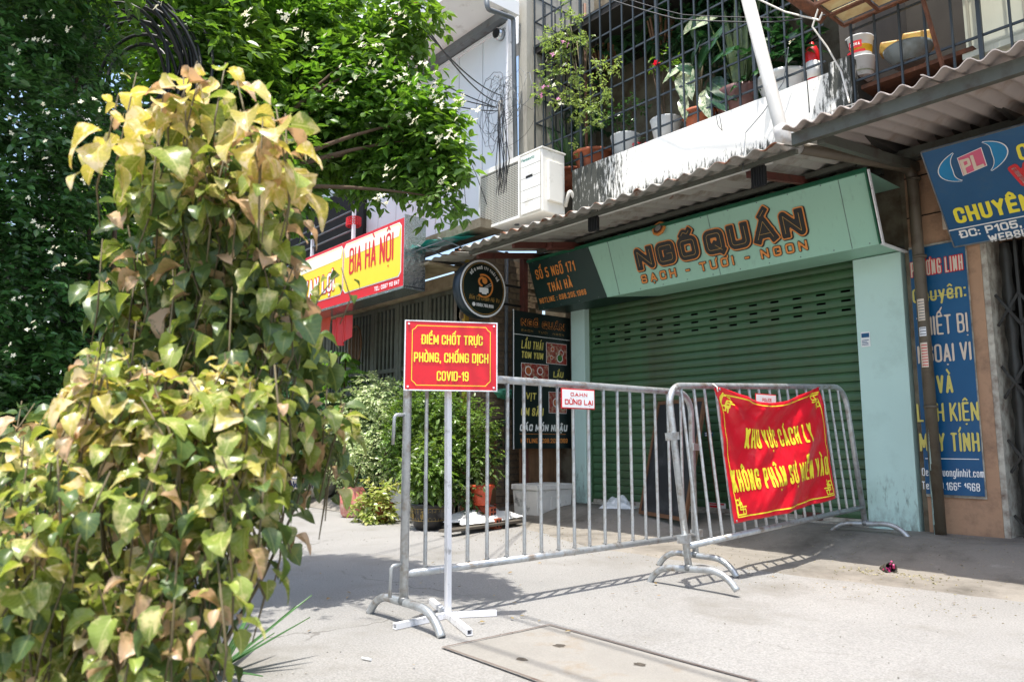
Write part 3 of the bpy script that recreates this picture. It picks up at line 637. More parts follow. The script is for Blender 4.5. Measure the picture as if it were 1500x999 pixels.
# left wall pier beside the cage
b = MB(); b.b2(-6.02, -5.88, -1.05, -.95, 3.3, 6.4); b.b2(-5.9, -5.84, -.95, .6, 3.3, 6.4); sb('pier', b, m_shadepier)

# ------------------------------------------------------------------ window cage over the balcony: every bar is a part
def cage(label, x0, x1, y, z0, z1, sx, sz, zstart, group, skip=()):
    t = thing('window_cage', label, 'window cage', (x0, y, z0), group=group)
    vb = MB().bar((0, 0, 0), (0, 0, z1-z0), .014).mesh('bar', m_cage); tb = MB().bar((0, 0, 0), (0, 0, z1-z0), .026).mesh('post', m_cage)
    n = int((x1-x0)/sx)
    for i in range(n+1):
        if i in skip: continue
        child('post' if i % 7 == 5 else 'bar', tb if i % 7 == 5 else vb, t, (i*sx+random.uniform(-.004, .004), .0, 0), (0, random.uniform(-.004, .004), 0))
    hb = MB().bar((0, 0, 0), (x1-x0, 0, 0), .012, .016, up=(0, 0, 1)).mesh('rail', m_cage); z = zstart-z0
    while z < z1-z0: child('rail', hb, t, (0, .014, z)); z += sz
    return t
cg = cage('blue grey welded cage of thin bars enclosing the plant-filled balcony over the green shutter', -5.84, -2.55, PY+.03, 3.6, 5.8, .142, .30, 3.72, 'window cages on the upper floor')
hb = MB().bar((0, 0, 0), (0, .8, 0), .012, .016).mesh('side_rail', m_cage); vb = MB().bar((0, 0, 0), (0, 0, 2.2), .014).mesh('side_bar', m_cage)
for k in range(8): child('side_rail', hb, cg, (0, 0, .12+.3*k))
for k in range(1, 5): child('side_bar', vb, cg, (0, .16*k, 0))

# ------------------------------------------------------------------ main fascia sign
NF = Vector((0, -(.55), -.17)).normalized()          # face leans: its top hangs further out
FB, FT = (-.46, 2.35), (-.64, 2.90)
fas = thing('shop_sign', 'long mint fascia sign reading NGÕ QUÁN in black and orange over the green shutter', 'sign', (-4.4, -.5, 2.6))
def fpt(x, s, off=0.):   # s 0 bottom .. 1 top on the sign face
    p = Vector((x, FB[0]+(FT[0]-FB[0])*s, FB[1]+(FT[1]-FB[1])*s)); nf = Vector((0, -.55, -.18)).normalized(); return p+nf*off
def fb(name, mb, m, par=None, **k):
    q = fas if par is None else par
    mb.v = [(x+4.4, y+.5, z-2.6) for x, y, z in mb.v]; return mb.build(name, m, q, **k)
FX0, FX1 = -6.33, -2.44
b = MB(); b.quad(fpt(FX0, 0), fpt(FX1, 0), fpt(FX1, 1), fpt(FX0, 1)); b.quad((FX0, -.02, 2.37), (FX1, -.02, 2.37), fpt(FX1, 0), fpt(FX0, 0))
fb('face_panel', b, m_mintface)
b = MB(); b.add([fpt(FX0, 0), (FX0, -.02, 2.37), (FX0, -.02, 2.9), fpt(FX0, 1)], [(3, 2, 1, 0)]); b.quad(fpt(FX0, 1), fpt(FX1, 1), (FX1, -.02, 2.9), (FX0, -.02, 2.9)); fb('side_panel', b, m_mintface)
dA = at(862, 361, Y=-.63); dB = at(889, 440, Y=-.47)
b = MB(); b.quad(fpt(FX0, 0, .003), fpt(dB.x, 0, .003), fpt(dA.x, 1, .003), fpt(FX0, 1, .003)); b.quad((FX0, -.02, 2.366), (dB.x+.35, -.02, 2.366), fpt(dB.x, 0, .0035), fpt(FX0, 0, .0035))
fb('dark_panel', b, m_dgreen)
b = MB(); b.bar(fpt(FX0, 1, .006), fpt(FX1+.01, 1, .006), .03, .03); b.bar(fpt(FX1, 0, .004), fpt(FX1, 1, .004), .012, .03); fb('border', b, m_edgegreen)
b = MB(); b.bar(fpt(FX1+.02, 0, .0), fpt(FX1+.02, 1, .0), .01, .03); b.bar(fpt(FX1+.012, 0, .003), Vector((FX1+.012, -.01, 2.355)), .03, .012); fb('trim', b, m_whitesteel)
nf = Vector((0, -.55, -.18)).normalized(); hitF = lambda x, y: atp(x, y, fpt(-4, 0), nf); upF = (fpt(0, 1)-fpt(0, 0)).normalized(); UX = Vector((1, 0, 0))
FO = (4.4, .5, -2.6)
# big letters: dark drop edge, orange surround, black letter, thin gold line inside
for (w, bl, br, tl) in (('NGÕ', (935, 393), (1026, 375), (932, 362)), ('QUÁN', (1035, 369), (1181, 336), (1031, 337))):
    P, Q, T = hitF(*bl), hitF(*br), hitF(*tl); Q.z = P.z; Q.y = P.y; Wd = (Q-P).length; H = .215
    P = fpt(P.x, .35); tf = .31
    it = layout(w, Wd, H, tf, .42, .26, lim=2.1)
    letters('letter_shadow', it, fas, m_tblack, flatmap(P+UX*.008-upF*.006, UX, upF, .005), H/14, grow=.019, off=FO)
    letters('letter_surround', it, fas, m_torange, flatmap(P, UX, upF, .008), H/14, grow=.015, off=FO)
    letters('lettering', it, fas, m_tblack, flatmap(P, UX, upF, .011), H/18, grow=.004, off=FO)
    thin = [(p, .0022, f) for p, h, f in it]; letters('letter_inline', thin, fas, m_tgold, flatmap(P, UX, upF, .0135), .0035, off=FO)
def spaced(s, x0, x1, z0, h, m1, m2, grow=.006, tf=.2):
    P = fpt(x0, z0); it = layout(s, x1-x0, h, tf, 1.9, .3)
    if m1: letters('letter_surround', it, fas, m1, flatmap(P, UX, upF, .006), h/10, grow=grow, off=FO)
    letters('lettering', it, fas, m2, flatmap(P, UX, upF, .009), h/12, off=FO)
xa, xb = hitF(942, 418).x, hitF(1186, 372).x
spaced('SẠCH - TƯƠI - NGON', xa, xb, .115, .085, m_tblack, m_torange)
def dtext(s, bl, br, h, m, tf=.17):
    P = hitF(*bl); Q = hitF(*br); it = layout(s, Q.x-P.x, h, tf, .3, .3); letters('lettering', it, fas, m, flatmap(Vector((P.x, P.y, P.z)), UX, upF, .007), h/13, split=h > .08, off=FO)
dtext('SỐ 5 NGÕ 171', (787, 410), (845, 400), .115, m_torange, .2)
dtext('THÁI HÀ', (805, 428), (840, 421), .105, m_torange, .2)
dtext('HOTLINE : 098.205.1369', (792, 445), (860, 431), .062, m_torange, .17)
for x in (-5.1, -3.88, -2.66):
    b = MB(); b.bar(fpt(x, .005, .002), fpt(x, .99, .002), .003, .003); fb('panel_seam', b, m_grey)
b = MB()
for k in range(14):
    for s_ in (.035, .955): p = fpt(FX0+.08+k*.287, s_, .004); b.box(p, (.008, .004, .008))
fb('rivets', b, m_grey, kind='stuff')
# octagonal mirror charm on the fascia's top edge
P = hitF(967, 335)
o = thing('bagua_mirror', 'small octagonal wooden mirror fixed above the letter G of the mint sign', 'mirror', tuple(P+nf*.02), (R(-18), 0, 0))
MB().tube([(0, .012, 0), (0, -.012, 0)], .075, 8).build('frame', m_torange, o); MB().tube([(0, -.0125, 0), (0, -.016, 0)], .055, 8).build('plate', m_rust, o); MB().tube([(0, -.0165, 0), (0, -.02, 0)], .034, 20).build('glass', m_chrome, o)

# ------------------------------------------------------------------ corrugated canopies
def wavy(x0, x1, ye, yi, ze, zi, pitch, amp, n_sheets, m, parent, prof='sin', ox=(0, 0, 0), lap=.03):
    """sheets of corrugated roofing sloping from the wall (yi, zi) down to the edge (ye, ze)"""
    Wd = (x1-x0)/n_sheets
    for k in range(n_sheets):
        a = x0+k*Wd-(lap if k else 0); e = x0+(k+1)*Wd; jy = random.uniform(-.02, .03); dz = .004*(k % 2); b = MB(); nu = int((e-a)/pitch*8)+1
        wob = random.uniform(-1, 1)*.006
        def fn(u, v, top=0.):
            x = a+(e-a)*u; ph = (x/pitch)*2*math.pi
            w = math.sin(ph) if prof == 'sin' else (abs(math.sin(ph/2))**.7*2-1)
            y = ye+jy+(yi-ye-jy)*v; z = ze+(zi-ze)*v+amp*w+dz+top+wob*math.sin(3*v)
            return Vector((x-ox[0], y+.012*mn.noise(Vector((x*8, 0, k)))*(1-v)-ox[1], z-ox[2]+.005*mn.noise(Vector((x*2, v*2, k)))))
        b.grid(lambda u, v: fn(u, v, .0), nu, 6); b.grid(lambda u, v: fn(1-u, v, .007), nu, 6)
        V0 = [fn(i/nu, 0) for i in range(nu+1)]; V1 = [fn(i/nu, 0, .007) for i in range(nu+1)]
        b.add(V0+V1, [(i, i+1, nu+2+i, nu+1+i) for i in range(nu)], True)
        b.build('corrugated_sheet', m, parent)
CX0, CX1 = -6.28, -2.52; CE, CI = -1.7, -.1; ZE, ZI = 2.86, 3.12
cn = thing('shop_canopy', 'grey corrugated canopy with rusty edge over the mint fascia sign', 'canopy', (-4.4, -.9, 3.0))
O1 = (-4.4, -.9, 3.0)
m_sh = m_sheet
nt = m_sh.node_tree; N = nt.nodes; L = nt.links; pb = N['Principled BSDF']; src = pb.inputs['Base Color'].links[0].from_socket   # rust gathers along the outer edge of the sheets
geo = N.new('ShaderNodeNewGeometry'); sp = N.new('ShaderNodeSeparateXYZ'); L.new(geo.outputs['Position'], sp.inputs[0]); no = N.new('ShaderNodeTexNoise'); no.inputs['Scale'].default_value = 9; no.inputs['Detail'].default_value = 5; L.new(geo.outputs['Position'], no.inputs[0])
ff = mrange(mth('ADD', no.outputs['Fac'], mrange(sp.outputs[1], -1.55, -1.72, 0, .22)), .66, .76)
mx = N.new('ShaderNodeMix'); mx.data_type = 'RGBA'; L.new(ff, mx.inputs[0]); L.new(src, mx.inputs[6]); mx.inputs[7].default_value = (*C(128, 80, 52, .8), 1); L.new(mx.outputs[2], pb.inputs['Base Color'])
wavy(CX0, CX1, CE, CI, ZE, ZI, .155, .018, 5, m_sh, cn, ox=O1)
def cz(y): return ZE+(ZI-ZE)*(y-CE)/(CI-CE)-.02
def cpart(name, a, b_, w, h, m): MB().bar(Vector(a)-Vector(O1), Vector(b_)-Vector(O1), w, h).build(name, m, cn)
cpart('edge_rail', (CX0, -1.52, cz(-1.52)-.025), (CX1, -1.52, cz(-1.52)-.025), .03, .03, m_beam)
MB().tube([Vector((CX0, -1.48, cz(-1.48)-.045))-Vector(O1), Vector((CX1-.2, -1.5, cz(-1.5)-.045))-Vector(O1)], .009, 8).build('conduit', m_pvc, cn)
cpart('wall_rail', (CX0+.1, -.62, cz(-.62)-.03), (CX1, -.62, cz(-.62)-.03), .04, .04, m_beam)
cpart('wall_rail', (CX0+.1, -.14, cz(-.14)-.06), (CX1, -.14, cz(-.14)-.06), .05, .05, m_beam)
for x in (-6.24, -5.65, -2.95): cpart('bracket_arm', (x, -1.45, cz(-1.45)-.06), (x, -.1, cz(-.1)-.06), .04, .06, m_rustred)
cpart('bracket_arm', (-5.6, -1.0, cz(-1.0)-.075), (-5.6, -.5, cz(-.5)-.075), .09, .07, m_rustred)
for px, py in ((870, 325), (1112, 258)):          # black wire holders hanging from the edge rail
    P = at(px, py, Y=-1.5); o = thing('hanging_grate', 'small dark slatted grate hanging under the canopy %s' % ('left of the word QUÁN' if px < 1000 else 'above the letter N at the right'), 'grate', tuple(P), group='dark grates under the canopy')
    bb = MB(); bb.b2(-.055, .055, -.012, .012, -.085, .07)
    bb.build('backing', m_dark, o)
    for k in range(6): MB().b2(-.055+.02*k, -.047+.02*k, -.02, -.012, -.08, .065).build('slat', m_dark, o)
    for sx in (-.045, .045): MB().tube([(sx, 0, .06), (sx, 0, .12)], .004, 6).build('hook', m_dark, o)
# red oxide post carrying the canopy at its left end
P = at(768, 755, X=-6.42); PX, PYy = -6.42, P.y
o = MB().b2(-.035, .035, -.035, .035, 0, 2.98).build('canopy_post', m_rustred, None, loc=(PX, PYy, 0), bevel=.003); tag(o, 'dark red square steel post at the left end of the canopy, behind the menu board', 'post')

# second canopy, of scalloped tile sheet, over the computer shop
D0, D1 = -2.5, 1.2; O2 = (-1.5, -.9, 3.0)
c2 = thing('scalloped_canopy', 'pinkish scalloped tile canopy on a grey steel beam over the blue slanted sign', 'canopy', O2)
wavy(D0, D1, -1.78, -.05, 2.93, 3.20, .125, .02, 4, m_sheet2, c2, prof='sin', ox=O2, lap=.02)
def c2p(name, a, b_, w, h, m): MB().bar(Vector(a)-Vector(O2), Vector(b_)-Vector(O2), w, h).build(name, m, c2)
c2p('edge_beam', (D0+.03, -1.66, 2.87), (D1, -1.66, 2.87), .05, .085, m_beam)
c2p('wall_beam', (D0+.1, -.25, 3.08), (D1, -.25, 3.08), .05, .07, m_beam); c2p('wall_beam', (D0+.1, -.1, 3.09), (D1, -.1, 3.09), .05, .05, m_beam)
for x in (-2.30, -.6): c2p('bracket_arm', (x, -1.62, 2.87-.03), (x, -.02, 3.03), .05, .07, m_beam)

# ------------------------------------------------------------------ drain pipes
def pipe(name, label, pts, r, m, cat='drainpipe', collars=()):
    o = MB().tube(pts, r, 14).build(name, m); tag(o, label, cat)
    return o
e1 = at(1150, 213, Y=-1.55); e0 = at(1088, -30, Y=-1.62); w1 = Vector((-2.30, -.13, 3.0))
def bend(P, r=.12, n=6):
    P = [Vector(p) for p in P]; out = [P[0]]
    for i in range(1, len(P)-1):
        a = P[i]+(P[i-1]-P[i]).normalized()*r; c = P[i]+(P[i+1]-P[i]).normalized()*r
        for k in range(n+1):
            t = k/n; out.append(a*(1-t)**2+P[i]*2*t*(1-t)+c*t*t)
    return out+[P[-1]]
dp = thing('white_drainpipe', 'thick white plastic drainpipe slanting down in front of the balcony parapet', 'drainpipe', tuple(e1))
MB().tube([p-e1 for p in bend([e0, e1+(e0-e1).normalized()*.05, e1+(w1-e1).normalized()*.12], .05)], .047, 16).build('pipe', m_pvc, dp)
MB().tube([p-e1 for p in bend([e1+(e0-e1).normalized()*.14, e1, e1+(w1-e1).normalized()*.13], .09)], .056, 16).build('elbow', mat('grey plastic elbow', C(186, 184, 180), .4, dirt=C(130, 110, 90), da=.3, ds=8), dp)
gp = at(1381, 788, Z=.14); gp = Vector((-2.285, -.14, .14))
dr = thing('brown_drainpipe', 'brown drainpipe running under the canopy and down in front of the tall blue sign', 'drainpipe', tuple(gp))
MB().tube([p-gp for p in bend([e1+(w1-e1).normalized()*.1, w1, gp], .12)], .043, 16).build('pipe', m_pipe, dr)
for z in (.95, 2.12, 2.75): MB().tube([(0, 0, z), (0, 0, z+.02)], .05, 16).build('clamp', m_pipe, dr)
for z, c_, hh in ((1.62, m_cream, .17), (1.5, m_whitesteel, .07), (1.26, m_cream, .19)):
    q = MB(); q.grid(lambda u, v: Vector((.0445*math.sin(-1.0+1.3*u+.2), -.0445*math.cos(-1.0+1.3*u+.2), z+hh*v)), 8, 1); q.build('pasted_notice', c_, dr)
    q = MB()
    for k in range(int(hh/.022)): q.grid(lambda u, v: Vector((.0452*math.sin(-.75+1.0*u+.2), -.0452*math.cos(-.75+1.0*u+.2), z+.012+k*.022+.007*v)), 6, 1)
    q.build('notice_print', m_redprint if z < 1.4 else m_grey, dr, kind='stuff')
# dripped mint paint at the pipe's foot
b = MB(); r2 = random.Random(3)
for k in range(9):
    a = r2.uniform(-1.3, -.2); z0 = r2.uniform(0, .55); b.grid(lambda u, v: Vector((.0448*math.sin(a+.12*u*(1-v*.7)), -.0448*math.cos(a+.12*u*(1-v*.7)), z0+v*r2.uniform(.1, .3))), 2, 3)
b.build('paint_drips', m_mint, dr, kind='stuff')

# ------------------------------------------------------------------ computer shop to the right
cs = thing('computer_shop_building', 'orange plastered shop building with a dark folding gate at the right edge', 'building', (-2.2, 0, .13)); O3 = Vector((-2.2, 0, .13))
def cb(name, mb, m, par=None, **k):
    mb.v = [(x-O3.x, y-O3.y, z-O3.z) for x, y, z in mb.v]; return mb.build(name, m, par or cs, **k)
cb('pillar', MB().b2(-2.40, -1.90, -.03, .5, .1, 3.3), m_orange)
b = MB(); b.b2(-1.90, 1.5, -.02, .5, 2.42, 3.3); cb('lintel_wall', b, m_orange)
for z in (2.62, 2.95): cb('joint_groove', MB().b2(-2.40, -1.9, -.036, -.03, z, z+.008), m_dark)
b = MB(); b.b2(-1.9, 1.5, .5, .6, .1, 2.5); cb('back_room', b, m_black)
b = MB(); b.b2(-1.90, -1.86, -.02, .3, .1, 2.42); b.b2(-1.9, 1.5, -.01, .06, 2.36, 2.42); cb('gate_frame', b, m_rustedge)
gt = bpy.data.objects.new('folding_gate', None); COL.objects.link(gt); gt.parent = cs; gt.location = Vector((-1.84, .1, .14))-O3
def curvy(): # folded metal leaf: half-round profile strip with pinched ends
    b = MB(); b.grid(lambda u, v: Vector((.05*(2*u-1)*(1-.35*abs(math.cos(v*math.pi*2))), -.03*math.sin(u*math.pi), .52*v)), 6, 10); return b.mesh('gate_leaf', m_gatedk)
gl = curvy(); gbm = MB().bar((0, 0, 0), (0, 0, 2.2), .02, .03).mesh('gate_bar', m_gatedk); lx = MB().bar((-.075, 0, -.12), (.075, 0, .12), .006, .02).mesh('lattice_strip', m_gatedk)
for i in range(14):
    x = .06+i*.15
    child('gate_bar', gbm, gt, (x+.075, 0, 0))
    for j in range(4):
        child('gate_leaf', gl, gt, (x, .02, .04+.54*j)); 
        child('lattice_strip', lx, gt, (x, -.02, .05+.54*j)); child('lattice_strip', lx, gt, (x, -.028, .05+.54*j), (0, 0, math.pi))
# upper floor right
m_panelw = mat('greenish white panel', C(206, 208, 190, .8), .6, var=.04, streak=C(150, 150, 130, .8), sa=.3)
b = MB(); b.b2(-1.62, 1.6, PY+.12, PY+.15, 3.18, 6.4); cb('upper_panel', b, m_panelw)
for k in range(9):
    cb('panel_strip', MB().b2(-1.6+.32*k, -1.585+.32*k, PY+.108, PY+.12, 3.2, 4.6), mat('panel strip', C(170, 168, 150, .8), .6))
cb('panel_ledge', MB().b2(-1.63, 1.5, PY+.06, PY+.12, 3.36, 3.40), m_panelw)
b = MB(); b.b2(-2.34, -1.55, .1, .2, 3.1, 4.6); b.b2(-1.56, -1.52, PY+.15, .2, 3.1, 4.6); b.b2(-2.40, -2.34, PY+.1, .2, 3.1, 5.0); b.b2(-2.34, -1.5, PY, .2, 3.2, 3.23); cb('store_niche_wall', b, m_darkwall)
cb('store_shelf', MB().b2(-2.3, -1.56, PY+.05, PY+.6, 3.40, 3.43), m_rust)
cg2 = cage('dark cage of bars over the storage niche and pale panels at the upper right', -2.32, 1.4, PY, 3.08, 4.6, .165, .4, 3.46, 'window cages on the upper floor', skip=())
# rusty projecting rack above, seen from below, with stained boards
rk = thing('rack_overhang', 'rusty iron rack with stained yellow boards projecting above the storage niche', 'rack', (-2.3, -1.3, 3.95)); OR = Vector((-2.3, -1.3, 3.95))
RX0, RX1, RY0, RY1, RZ = -2.38, .6, -1.42, -1.0, 3.92
m_stain = mat('water stained board', C(214, 200, 150, .9), .8, var=.12, vs=3, dirt=C(170, 110, 60), da=.4, ds=4)
k = 0; x = RX0
while x < RX1:
    for yy in (RY0, (RY0+RY1)/2): MB().b2(x+.012-OR.x, x+.248-OR.x, yy+.012-OR.y, yy+.19-OR.y, RZ+.02-OR.z, RZ+.03-OR.z).build('board', m_stain, rk)
    MB().bar(Vector((x, RY0, RZ))-OR, Vector((x, RY1, RZ))-OR, .018).build('cross_bar', m_rust, rk); x += .26; k += 1
for yy in (RY0, (RY0+RY1)/2, RY1): MB().bar(Vector((RX0, yy, RZ-.003))-OR, Vector((RX1, yy, RZ-.003))-OR, .024).build('long_bar', m_rust, rk)
MB().bar(Vector((RX0, RY0, RZ+.16))-OR, Vector((RX1, RY0, RZ+.16))-OR, .02).build('top_rail', m_rust, rk)
bm_ = MB().bar((0, 0, 0), (0, 0, .8), .01).mesh('upright', m_rust)
for k in range(24): child('upright', bm_, rk, Vector((RX0+.125*k, RY0, RZ))-OR)
MB().bar(at(1352, 0, Y=-1.2)-OR, at(1384, 108, Y=-1.06)-OR, .02).build('brace', m_rust, rk)

# outlet and blue signs
P = at(1393, 322, Y=-.04); o = thing('wall_socket', 'cream wall socket on the orange wall, half behind the blue slanted sign', 'socket', tuple(P)); MB().b2(-.06, .06, -.012, .01, -.07, .07).build('plate', m_cream, o, bevel=.004)
for sx, sz in ((-.02, .025), (-.03, -.02), (-.012, -.02)): MB().tube([(sx, -.0125, sz), (sx, -.014, sz)], .009 if sz > 0 else .004, 10).build('hole', m_black, o)
V0 = (-2.395, .48, -1.99, 2.36)
vs_ = thing('tall_blue_sign', 'tall blue vinyl sign with yellow and white words behind the brown drainpipe', 'sign', (-2.2, -.05, .45)); OV = Vector((-2.2, -.05, .45))
b = MB(); b.grid(lambda u, v: Vector((-2.40+.405*u+.004, -.056-.006*math.sin(u*3)-.02*max(0, .06-v)*8*abs(math.sin(u*7)), .44+1.92*v))-OV, 10, 30); b.build('vinyl_face', m_blue, vs_)
b = MB(); b.b2(-.20, .215, .003, .008, -.03, 1.93); b.build('backing_board', m_rustedge, vs_)
hitV = lambda x, y: at(x, y, Y=-.052); ZUP = Vector((0, 0, 1))
def vt(s, xl, xr, yb, hh, m, tf=.2, split=True, x0=None, dz=0., **k):
    P = at((xl+xr)/2, yb, Y=-.052); A = at(xl, yb, Y=-.052).x; B = at(xr, yb, Y=-.052).x
    text(s, Vector((A, -.0655, P.z))-OV, UX, ZUP, B-A, hh, m, vs_, tf=tf, split=split, off=-.0, **k)
text('PHƯƠNG LINH', Vector((-2.385, -.0665, 2.13))-OV, UX, ZUP, .375, .12, m_redprint, vs_, tf=.16, grow=.005, split=False, name='letter_surround')
text('PHƯƠNG LINH', Vector((-2.385, -.068, 2.13))-OV, UX, ZUP, .375, .12, m_cream, vs_, tf=.14, split=True)
vt('Chuyên:', 1338, 1417, 440, .115, m_paleyel, tf=.13, sp=.2)
b = MB(); b.b2(-2.365-OV.x, -2.06-OV.x, -.066-OV.y, -.064-OV.y, 1.952-OV.z, 1.958-OV.z); b.build('underline', m_paleyel, vs_)
vt('THIẾT BỊ', 1345, 1420, 490, .15, m_cream, tf=.22)
vt('NGOẠI VI', 1346, 1425, 530, .14, m_cream, tf=.22)
vt('VÀ', 1374, 1398, 576, .14, m_paleyel, tf=.22)
vt('LINH KIỆN', 1345, 1436, 617, .14, m_paleyel, tf=.22)
vt('MÁY TÍNH', 1349, 1437, 661, .14, m_paleyel, tf=.22)
b = MB(); b.b2(-2.38-OV.x, -2.01-OV.x, -.066-OV.y, -.064-OV.y, .705-OV.z, .711-OV.z); b.build('underline', m_white, vs_)
vt('web: phuonglinhit.com', 1352, 1443, 698, .06, m_white, tf=.17, split=False)
vt('Tel: 09.1665.1668', 1352, 1437, 718, .06, m_white, tf=.17, split=False)

bs_ = thing('slanted_blue_sign', 'large blue sign with a pink PL emblem, tilted out above the folding gate', 'sign', (-1.6, -.3, 2.3)); OB = Vector((-1.6, -.3, 2.3))
A0 = Vector((0, -.065, 2.315)); A1 = Vector((0, -.58, 2.94)); upB = (A1-A0).normalized(); nB = UX.cross(upB).normalized()
BX0, BX1 = -2.06, .7
q = [Vector((BX0, A0.y, A0.z)), Vector((BX1, A0.y, A0.z)), Vector((BX1, A1.y, A1.z)), Vector((BX0, A1.y, A1.z))]
b = MB(); b.slab([p-OB for p in q], nB, .03); b.build('face_panel', m_blue, bs_)
b = MB(); [b.bar(q[i]-OB, q[(i+1) % 4]-OB, .008, .012) for i in range(4)]; b.build('frame', m_grey, bs_)
hitB = lambda x, y: atp(x, y, A0, nB)
def bt(s, bl, br, h, m, tf=.24, split=False, **k):
    P = hitB(*bl); Q = hitB(*br); Q = Vector((Q.x, P.y, P.z)); text(s, P-OB, UX, upB, Q.x-P.x, h, m, bs_, tf=tf, split=split, off=.004, loff=(0, 0, 0), **k)
bt('CHUYÊN DOANH', (1402, 328), (1640, 282), .13, m_yel, .27, True)
bt('ĐC: P105, NGÕ 171 THÁI HÀ', (1408, 349), (1700, 300), .065, m_white, .2)
bt('WEBSITE: PHUONGLINHIT.COM', (1450, 355), (1730, 314), .062, m_white, .2)
bt('CÔNG TY', (1494, 236), (1620, 205), .12, m_yel, .27, True)
bt('VI TÍNH', (1490, 272), (1640, 232), .14, m_redprint, .3, True, grow=.02)
bt('VI TÍNH', (1490, 272), (1640, 232), .14, m_white, .28, True)
P = hitB(1390, 338); b = MB(); P1 = P-OB+nB*.004; b.bar(P1, P1+UX*2.4, .008, .002, up=nB); b.build('rule_line', m_white, bs_)
# emblem: pink parallelogram with PL between two crescents
e = hitB(1424, 237)-OB+nB*.005; S_ = .62
def em(x, y, o_=0.): return e+UX*x*S_+upB*y*S_+nB*o_
b = MB(); pg = [(-.125, -.135), (.125, -.085), (.125, .135), (-.125, .085)]
b.quad(*[em(x*1.06, y*1.06, -.001) for x, y in pg]); b.build('emblem_border', m_white, bs_)
b = MB(); b.quad(*[em(x, y, 0) for x, y in pg]); b.build('emblem_field', m_pink, bs_)
letters('emblem_letter', [([(a*.1-.1+t_, c*.15-.09+(a*.1-.1+t_)*.2) for a, c in P_], h_*.5, k_) for t_, P_, h_, k_ in (
    (0, [(0, 0), (0, 1)], .036, 0), (0, [(0, 1), (.7, .95), (.7, .5), (0, .45)], .03, 0), (.115, [(0, 0), (0, 1)], .034, 1), (.115, [(0, 0), (.75, 0)], .034, 1))], bs_, m_cream, lambda x, y: em(x, y, .003), .006)
for s_ in (1, -1):
    for mm, g0, of, nm in ((m_white, .01, .0, 'crescent_outline'), (m_lblue, 0, .002, 'crescent')):
        b = MB(); n = 28; ou = []; inn = []
        for i in range(n+1):
            t = -.14+i/n*.72; a = math.pi*t; w = math.sin(math.pi*i/n)
            rx, ry = .36, .20
            c0 = Vector((math.sin(a)*.0, 0))
            cx, cy = s_*(math.cos(a-math.pi*.22)*rx), s_*(math.sin(a-math.pi*.22)*ry)
            k1 = 1+g0/.3; k2 = 1-.34*w-g0/.3*.8
            ou.append(em(cx*k1, cy*k1+cx*.12, of)); inn.append(em(cx*k2-s_*.02*w, cy*k2*.98+cx*.12, of))
        b.add(ou+inn, [(i, i+1, n+2+i, n+1+i) for i in range(n)]); b.build(nm, mm, bs_)

# ------------------------------------------------------------------ crowd barriers
BW, BH, BR = 2.24, 1.16, .0205
def make_barrier(label, loc_, rot, rl, rr_):
    """local x runs along the barrier from its near end; rl/rr_ = corner radii at the near and far end"""
    t = thing('crowd_barrier', label, 'barrier', loc_, rot, 'galvanised crowd barriers across the lane')
    def arc(cx, cz, r, a0, a1, n=8): return [(cx+r*math.cos(a0+(a1-a0)*i/n), 0, cz+r*math.sin(a0+(a1-a0)*i/n)) for i in range(n+1)]
    pts = [(0, 0, .09)]+arc(rl, BH-rl, rl, math.pi, math.pi/2)+arc(BW-rr_, BH-rr_, rr_, math.pi/2, 0)+[(BW, 0, .09)]
    MB().tube(pts, BR, 14).build('frame', m_galv, t)
    MB().tube([(0, 0, .225), (BW, 0, .225)], BR*.9, 12).build('bottom_rail', m_galv, t)
    bar = MB().tube([(0, 0, .225), (0, 0, BH-.015)], .0095, 8, cap=False).mesh('bar', m_galv)
    n = 17
    for i in range(n): child('bar', bar, t, (.125*(i+1)-.005+random.uniform(-.004, .004), 0, 0), (0, random.uniform(-.006, .006), 0))
    ft = MB().tube(bend([(0, -.305, 0), (0, -.235, .1), (0, .235, .1), (0, .305, 0)], .11, 8), .0195, 12).mesh('foot', m_galv)
    for x in (0, BW): child('foot', ft, t, (x, 0, 0))
    q = MB()
    for i in range(n):
        for z in (.247, BH-.024):
            for a_ in (0, 2.1, 4.2): q.box((.125*(i+1)-.005+.009*math.cos(a_), .009*math.sin(a_), z), (.006, .006, .005), Matrix.Rotation(a_+i, 3, 'Z'))
    for x in (0, BW): q.lathe([(.021, .09), (.027, .1), (.024, .118), (.0205, .124)], c=(x, 0, 0), n=12)
    q.build('weld_beads', m_galvd, t, kind='stuff')
    return t
b1 = make_barrier('galvanised crowd barrier nearest the copperleaf shrub, with the small DỪNG LẠI plate', (-3.06, -4.34, .0), (0, 0, R(90)), .03, .14)
hook = MB().tube(bend([(0, 0, .08), (-.055, 0, .08), (-.06, 0, -.06)], .02), .0085, 8).mesh('hook', m_galv)
for z in (.88, .19): child('hook', hook, b1, (-.015, 0, z))
cl = MB().box((0, 0, 0), (.07, .05, .045)).mesh('clamp', m_galv)
for z in (.8, .24): child('clamp', cl, b1, (BW+.02, 0, z))
b2_ = make_barrier('galvanised crowd barrier leaning near the green shutter, carrying the red banner', (-2.72, -2.62, .01), (R(-4.2), R(-2.6), R(90)), .12, .17)
for z in (.86, .27): child('clamp', cl, b2_, (-.012, 0, z))
